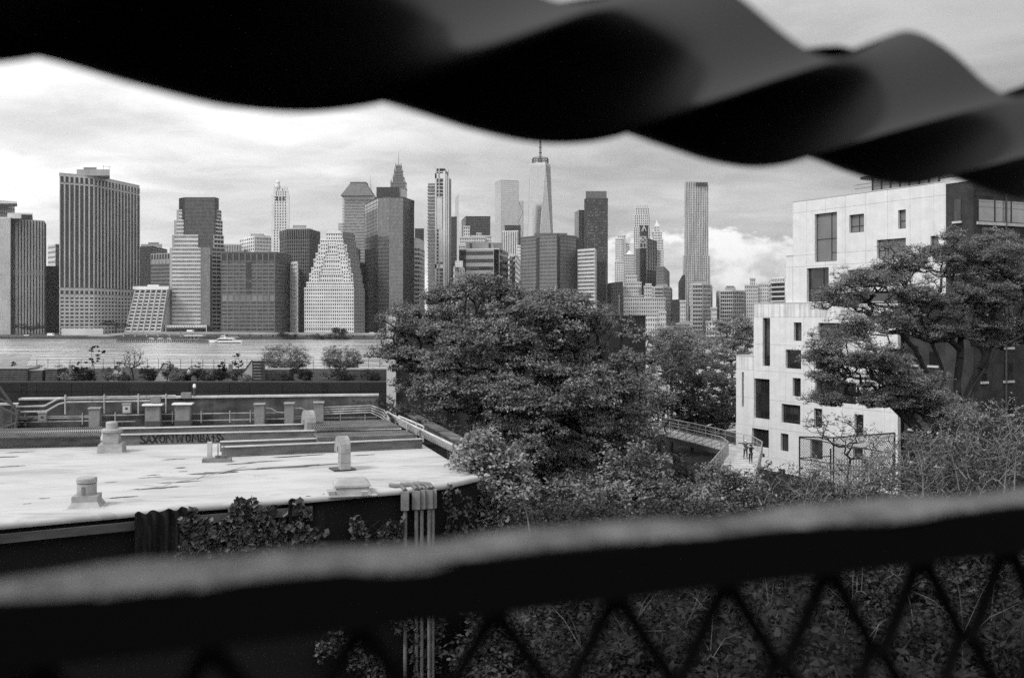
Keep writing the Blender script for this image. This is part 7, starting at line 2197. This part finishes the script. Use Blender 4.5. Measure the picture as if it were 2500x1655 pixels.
ivy('thick mat of ivy on the wall below the round vent', [(440, 700, 1262, 1360, .7), (560, 670, 1226, 1262, .10), (420, 660, 1350, 1400, .2)], 301, 1900, .14)
ivy('hanging ivy spray right of the half-hidden corrugated sheet', [(690, 800, 1280, 1350, .7), (715, 760, 1238, 1266, .16)], 302, 330, .14)
ivy('small ivy tuft on the bare wall between spray and downpipes', [(855, 905, 1268, 1320, 1)], 303, 110)
ivy('ivy tuft just left of the downpipes', [(925, 985, 1280, 1325, 1)], 304, 150)
ivy('ivy curtain low on the wall under the rail', [(770, 880, 1540, 1600, .3), (850, 940, 1590, 1650, .3), (950, 1090, 1510, 1560, .2), (1000, 1080, 1560, 1650, .2)], 305, 900)
ivy('sparse ivy on the far right corner of the wall', [(1080, 1180, 1200, 1420, 1)], 306, 420)
# ivy heap on the back right corner of the roof
tree('ivy_heap', 'ivy heaped over the back right corner of the roof parapet', rp(925, 1036), [(rp(915, 1033) + Vector((0, .4, .6)), (1.1, .5, .6)), (rp(945, 1040) + Vector((.7, .2, .35)), (.8, .7, .5)), (rp(985, 1060) + Vector((1.0, .3, .1)), (.9, .8, .5)), (rp(1020, 1078) + Vector((1.3, .2, 0)), (.8, .7, .4))], 310, 160, 20, .1, L_DARK, cat='ivy', clump=.22)
# ================================================================== RIGHT IN FRONT OF THE EYE
M_CANO = mat('canopy_cloth', .004, .9, .0, var=.3, scale=(6, 6, 6))
def cloth(m):
    nt = m.node_tree; n, l = nt.nodes, nt.links
    tr = n.new('ShaderNodeBsdfTranslucent'); tr.inputs[0].default_value = (.055, .055, .055, 1)
    ad = n.new('ShaderNodeAddShader'); l.new(n['Principled BSDF'].outputs[0], ad.inputs[0]); l.new(tr.outputs[0], ad.inputs[1]); l.new(ad.outputs[0], n['Material Output'].inputs[0])
cloth(M_CANO)
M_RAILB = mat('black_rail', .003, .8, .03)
M_RAILT = mat('lit_rail_top', .11, .8, .25, var=.35, scale=(22, 22, 22), detail=5, bump=.5, bscale=60)  # paler than the bar: light falling on the top is painted in
def canopy():
    S_ = .58; F0 = Vector((-.477, 1.0, .257)) * S_; PV = Vector((.32, .21, 0)) * S_; E = Vector((.353, -.145, .105)) * S_
    k0, k1, nu, nv = -4, 8, 28, 10
    nrm = PV.cross(E).normalized()
    if nrm.z > 0: nrm = -nrm                    # the side that faces down to the eye
    root = thing('cloth_awning', 'dark cloth awning in scalloped folds sagging across the top of the picture, out of focus', 'awning', (1.2, 1.9, 20.3))
    top_, bot = MB(), []
    n = (k1 - k0) * nu
    vs = []
    for side in (0,):
        for i in range(n + 1):
            u = k0 + i / nu; fr = u - math.floor(u)
            cusp = prof_ = math.sin(math.pi * fr ** 1.25) ** .9 if 0 < fr < 1 else 0
            for j in range(nv + 1):
                v = j / nv
                if j: prof_ = (1 - v) * cusp + v * (.5 - .5 * math.cos(2 * math.pi * fr ** 1.1))
                amp = (.030 + .034 * v) * S_
                ed = .004 * math.sin(u * 23) * (1 if j in (0, nv) else 0)
                p = F0 + PV * u + E * v + Vector((0, -.25, -.97)) * (amp * prof_) + E * ed * .3
                if side: p = p - nrm * .006
                vs.append((p.x, p.y, p.z + CZ))
    m = MB(); m.v = vs; w = nv + 1; o = (n + 1) * w
    for i in range(n):
        for j in range(nv):
            a = i*w + j
            m.f.append((a, a+w, a+w+1, a+1))
    m.part('cloth', M_CANO, root, smooth=True)
    # unseen layer added above the lower part to block light through the cloth
    ml = MB(); nl = 6; wl_ = nl + 1
    for i in range(n + 1):
        u = k0 + i / nu; fr = u - math.floor(u)
        prof_ = math.sin(math.pi * fr ** 1.25) ** .9 if 0 < fr < 1 else 0
        for j in range(nl + 1):
            v = max(.35, min(.78, .86 - .11 * u - .16 * math.sin(2 * math.pi * (fr - .35)))) * j / nl
            pq = (1 - v) * prof_ + v * (.5 - .5 * math.cos(2 * math.pi * fr ** 1.1))
            p = F0 + PV * u + E * v + Vector((0, -.25, -.97)) * ((.030 + .034 * v) * S_ * pq) - nrm * (.003 + .09 * j / nl * max(0.0, .85 - v))
            ml.v.append((p.x, p.y, p.z + CZ))
    for i in range(n):
        for j in range(nl):
            a = i*wl_ + j; ml.f.append((a, a+wl_, a+wl_+1, a+1))
    ml.part('light_block_layer', M_RAILB, root, smooth=True)
    for s in (-3.6, 7.2):
        p = F0 + PV*s + E*.5
        MB().tube([(p.x, p.y, 20.3), (p.x, p.y, p.z + CZ + .02)], .03, 10).part('post', M_RAILB, root)
canopy()
def rail():
    Q = Vector((0, .490, 0)); D = Vector((.931, .364, 0)).normalized(); Nn = Vector((-D.y, D.x, 0))
    zt = CZ - .118
    root = thing('fence_rail', 'flat-topped fence rail crossing the bottom of the picture, out of focus', 'fence', (Q.x, Q.y, 20.3))
    rr = random.Random(4)
    # lumpy top, skylight on it put into the paler colour
    m = MB(); n = 160; pr = [(0.006, -.004), (.005, -.001), (.009, .001), (.018, .002), (.036, .002), (.044, .001), (.047, -.001), (.046, -.005)]
    for i in range(n + 1):
        s = -1.4 + 3.4 * i / n
        lump = .0012*math.sin(s*31) + .001*math.sin(s*67 + 1) + rr.uniform(-.0006, .0006)
        front = .003*math.sin(s*19 + .6) + .002*math.sin(s*43)
        for k, (o, h) in enumerate(pr):
            p = Q + D*s + Nn*(o + (front if k < 3 else 0))
            m.v.append((p.x, p.y, zt + h + lump))
    w = len(pr)
    for i in range(n):
        for k in range(w - 1):
            a = i*w + k; m.f.append((a, a+w, a+w+1, a+1))
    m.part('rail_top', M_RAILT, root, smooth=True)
    m = MB()
    m.box(Q + D*-1.4 + Nn*.0035 + Vector((0, 0, zt - .030)), D*3.4, Nn*.045, Vector((0, 0, .0285)))
    m.part('rail_bar', M_RAILB, root)  # shaded front of the same rail, painted black
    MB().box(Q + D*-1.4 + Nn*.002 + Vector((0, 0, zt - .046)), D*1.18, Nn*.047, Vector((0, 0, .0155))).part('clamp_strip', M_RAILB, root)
    for s in (-1.2, 1.75):
        p = Q + D*s + Nn*.025
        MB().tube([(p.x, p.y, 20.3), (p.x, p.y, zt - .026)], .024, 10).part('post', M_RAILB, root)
    # chain link: bent wires, each woven through the next
    P = .070; H2 = .047
    for k in range(-18, 28):
        x0 = .0 + k*P
        pts = []
        for q in range(0, 14):
            s = x0 + (P*.5 if q % 2 else 0) ; z = zt - .036 - q*H2
            y = .022 + (.0045 if q % 2 else -.0045)
            pts.append(Q + D*s + Nn*y + Vector((0, 0, z)))
        MB().tube(pts, .0048, 7).part('chain_wire', M_RAILB, root)
        pts = []
        for q in range(0, 14):
            s = x0 - (P*.5 if q % 2 else 0) ; z = zt - .036 - q*H2
            y = .022 + (-.0045 if q % 2 else .0045)
            pts.append(Q + D*s + Nn*y + Vector((0, 0, z)))
        MB().tube(pts, .0048, 7).part('chain_wire', M_RAILB, root)
rail()
# ================================================================== HAZE over the river and the city
hz = bpy.data.materials.new('haze'); hz.use_nodes = True
hn = hz.node_tree.nodes; hn.clear()
ho = hn.new('ShaderNodeOutputMaterial'); hv = hn.new('ShaderNodeVolumePrincipled')
hv.inputs['Color'].default_value = (.95, .95, .95, 1); hv.inputs['Density'].default_value = 0.00004; hv.inputs['Anisotropy'].default_value = 0.2
hz.node_tree.links.new(hv.outputs[0], ho.inputs['Volume'])
MB().box((-2600, -120, -4), (5200, 0, 0), (0, 3400, 0), (0, 0, 590)).top('haze', hz, kind='stuff', loc=(0, 0, 0))
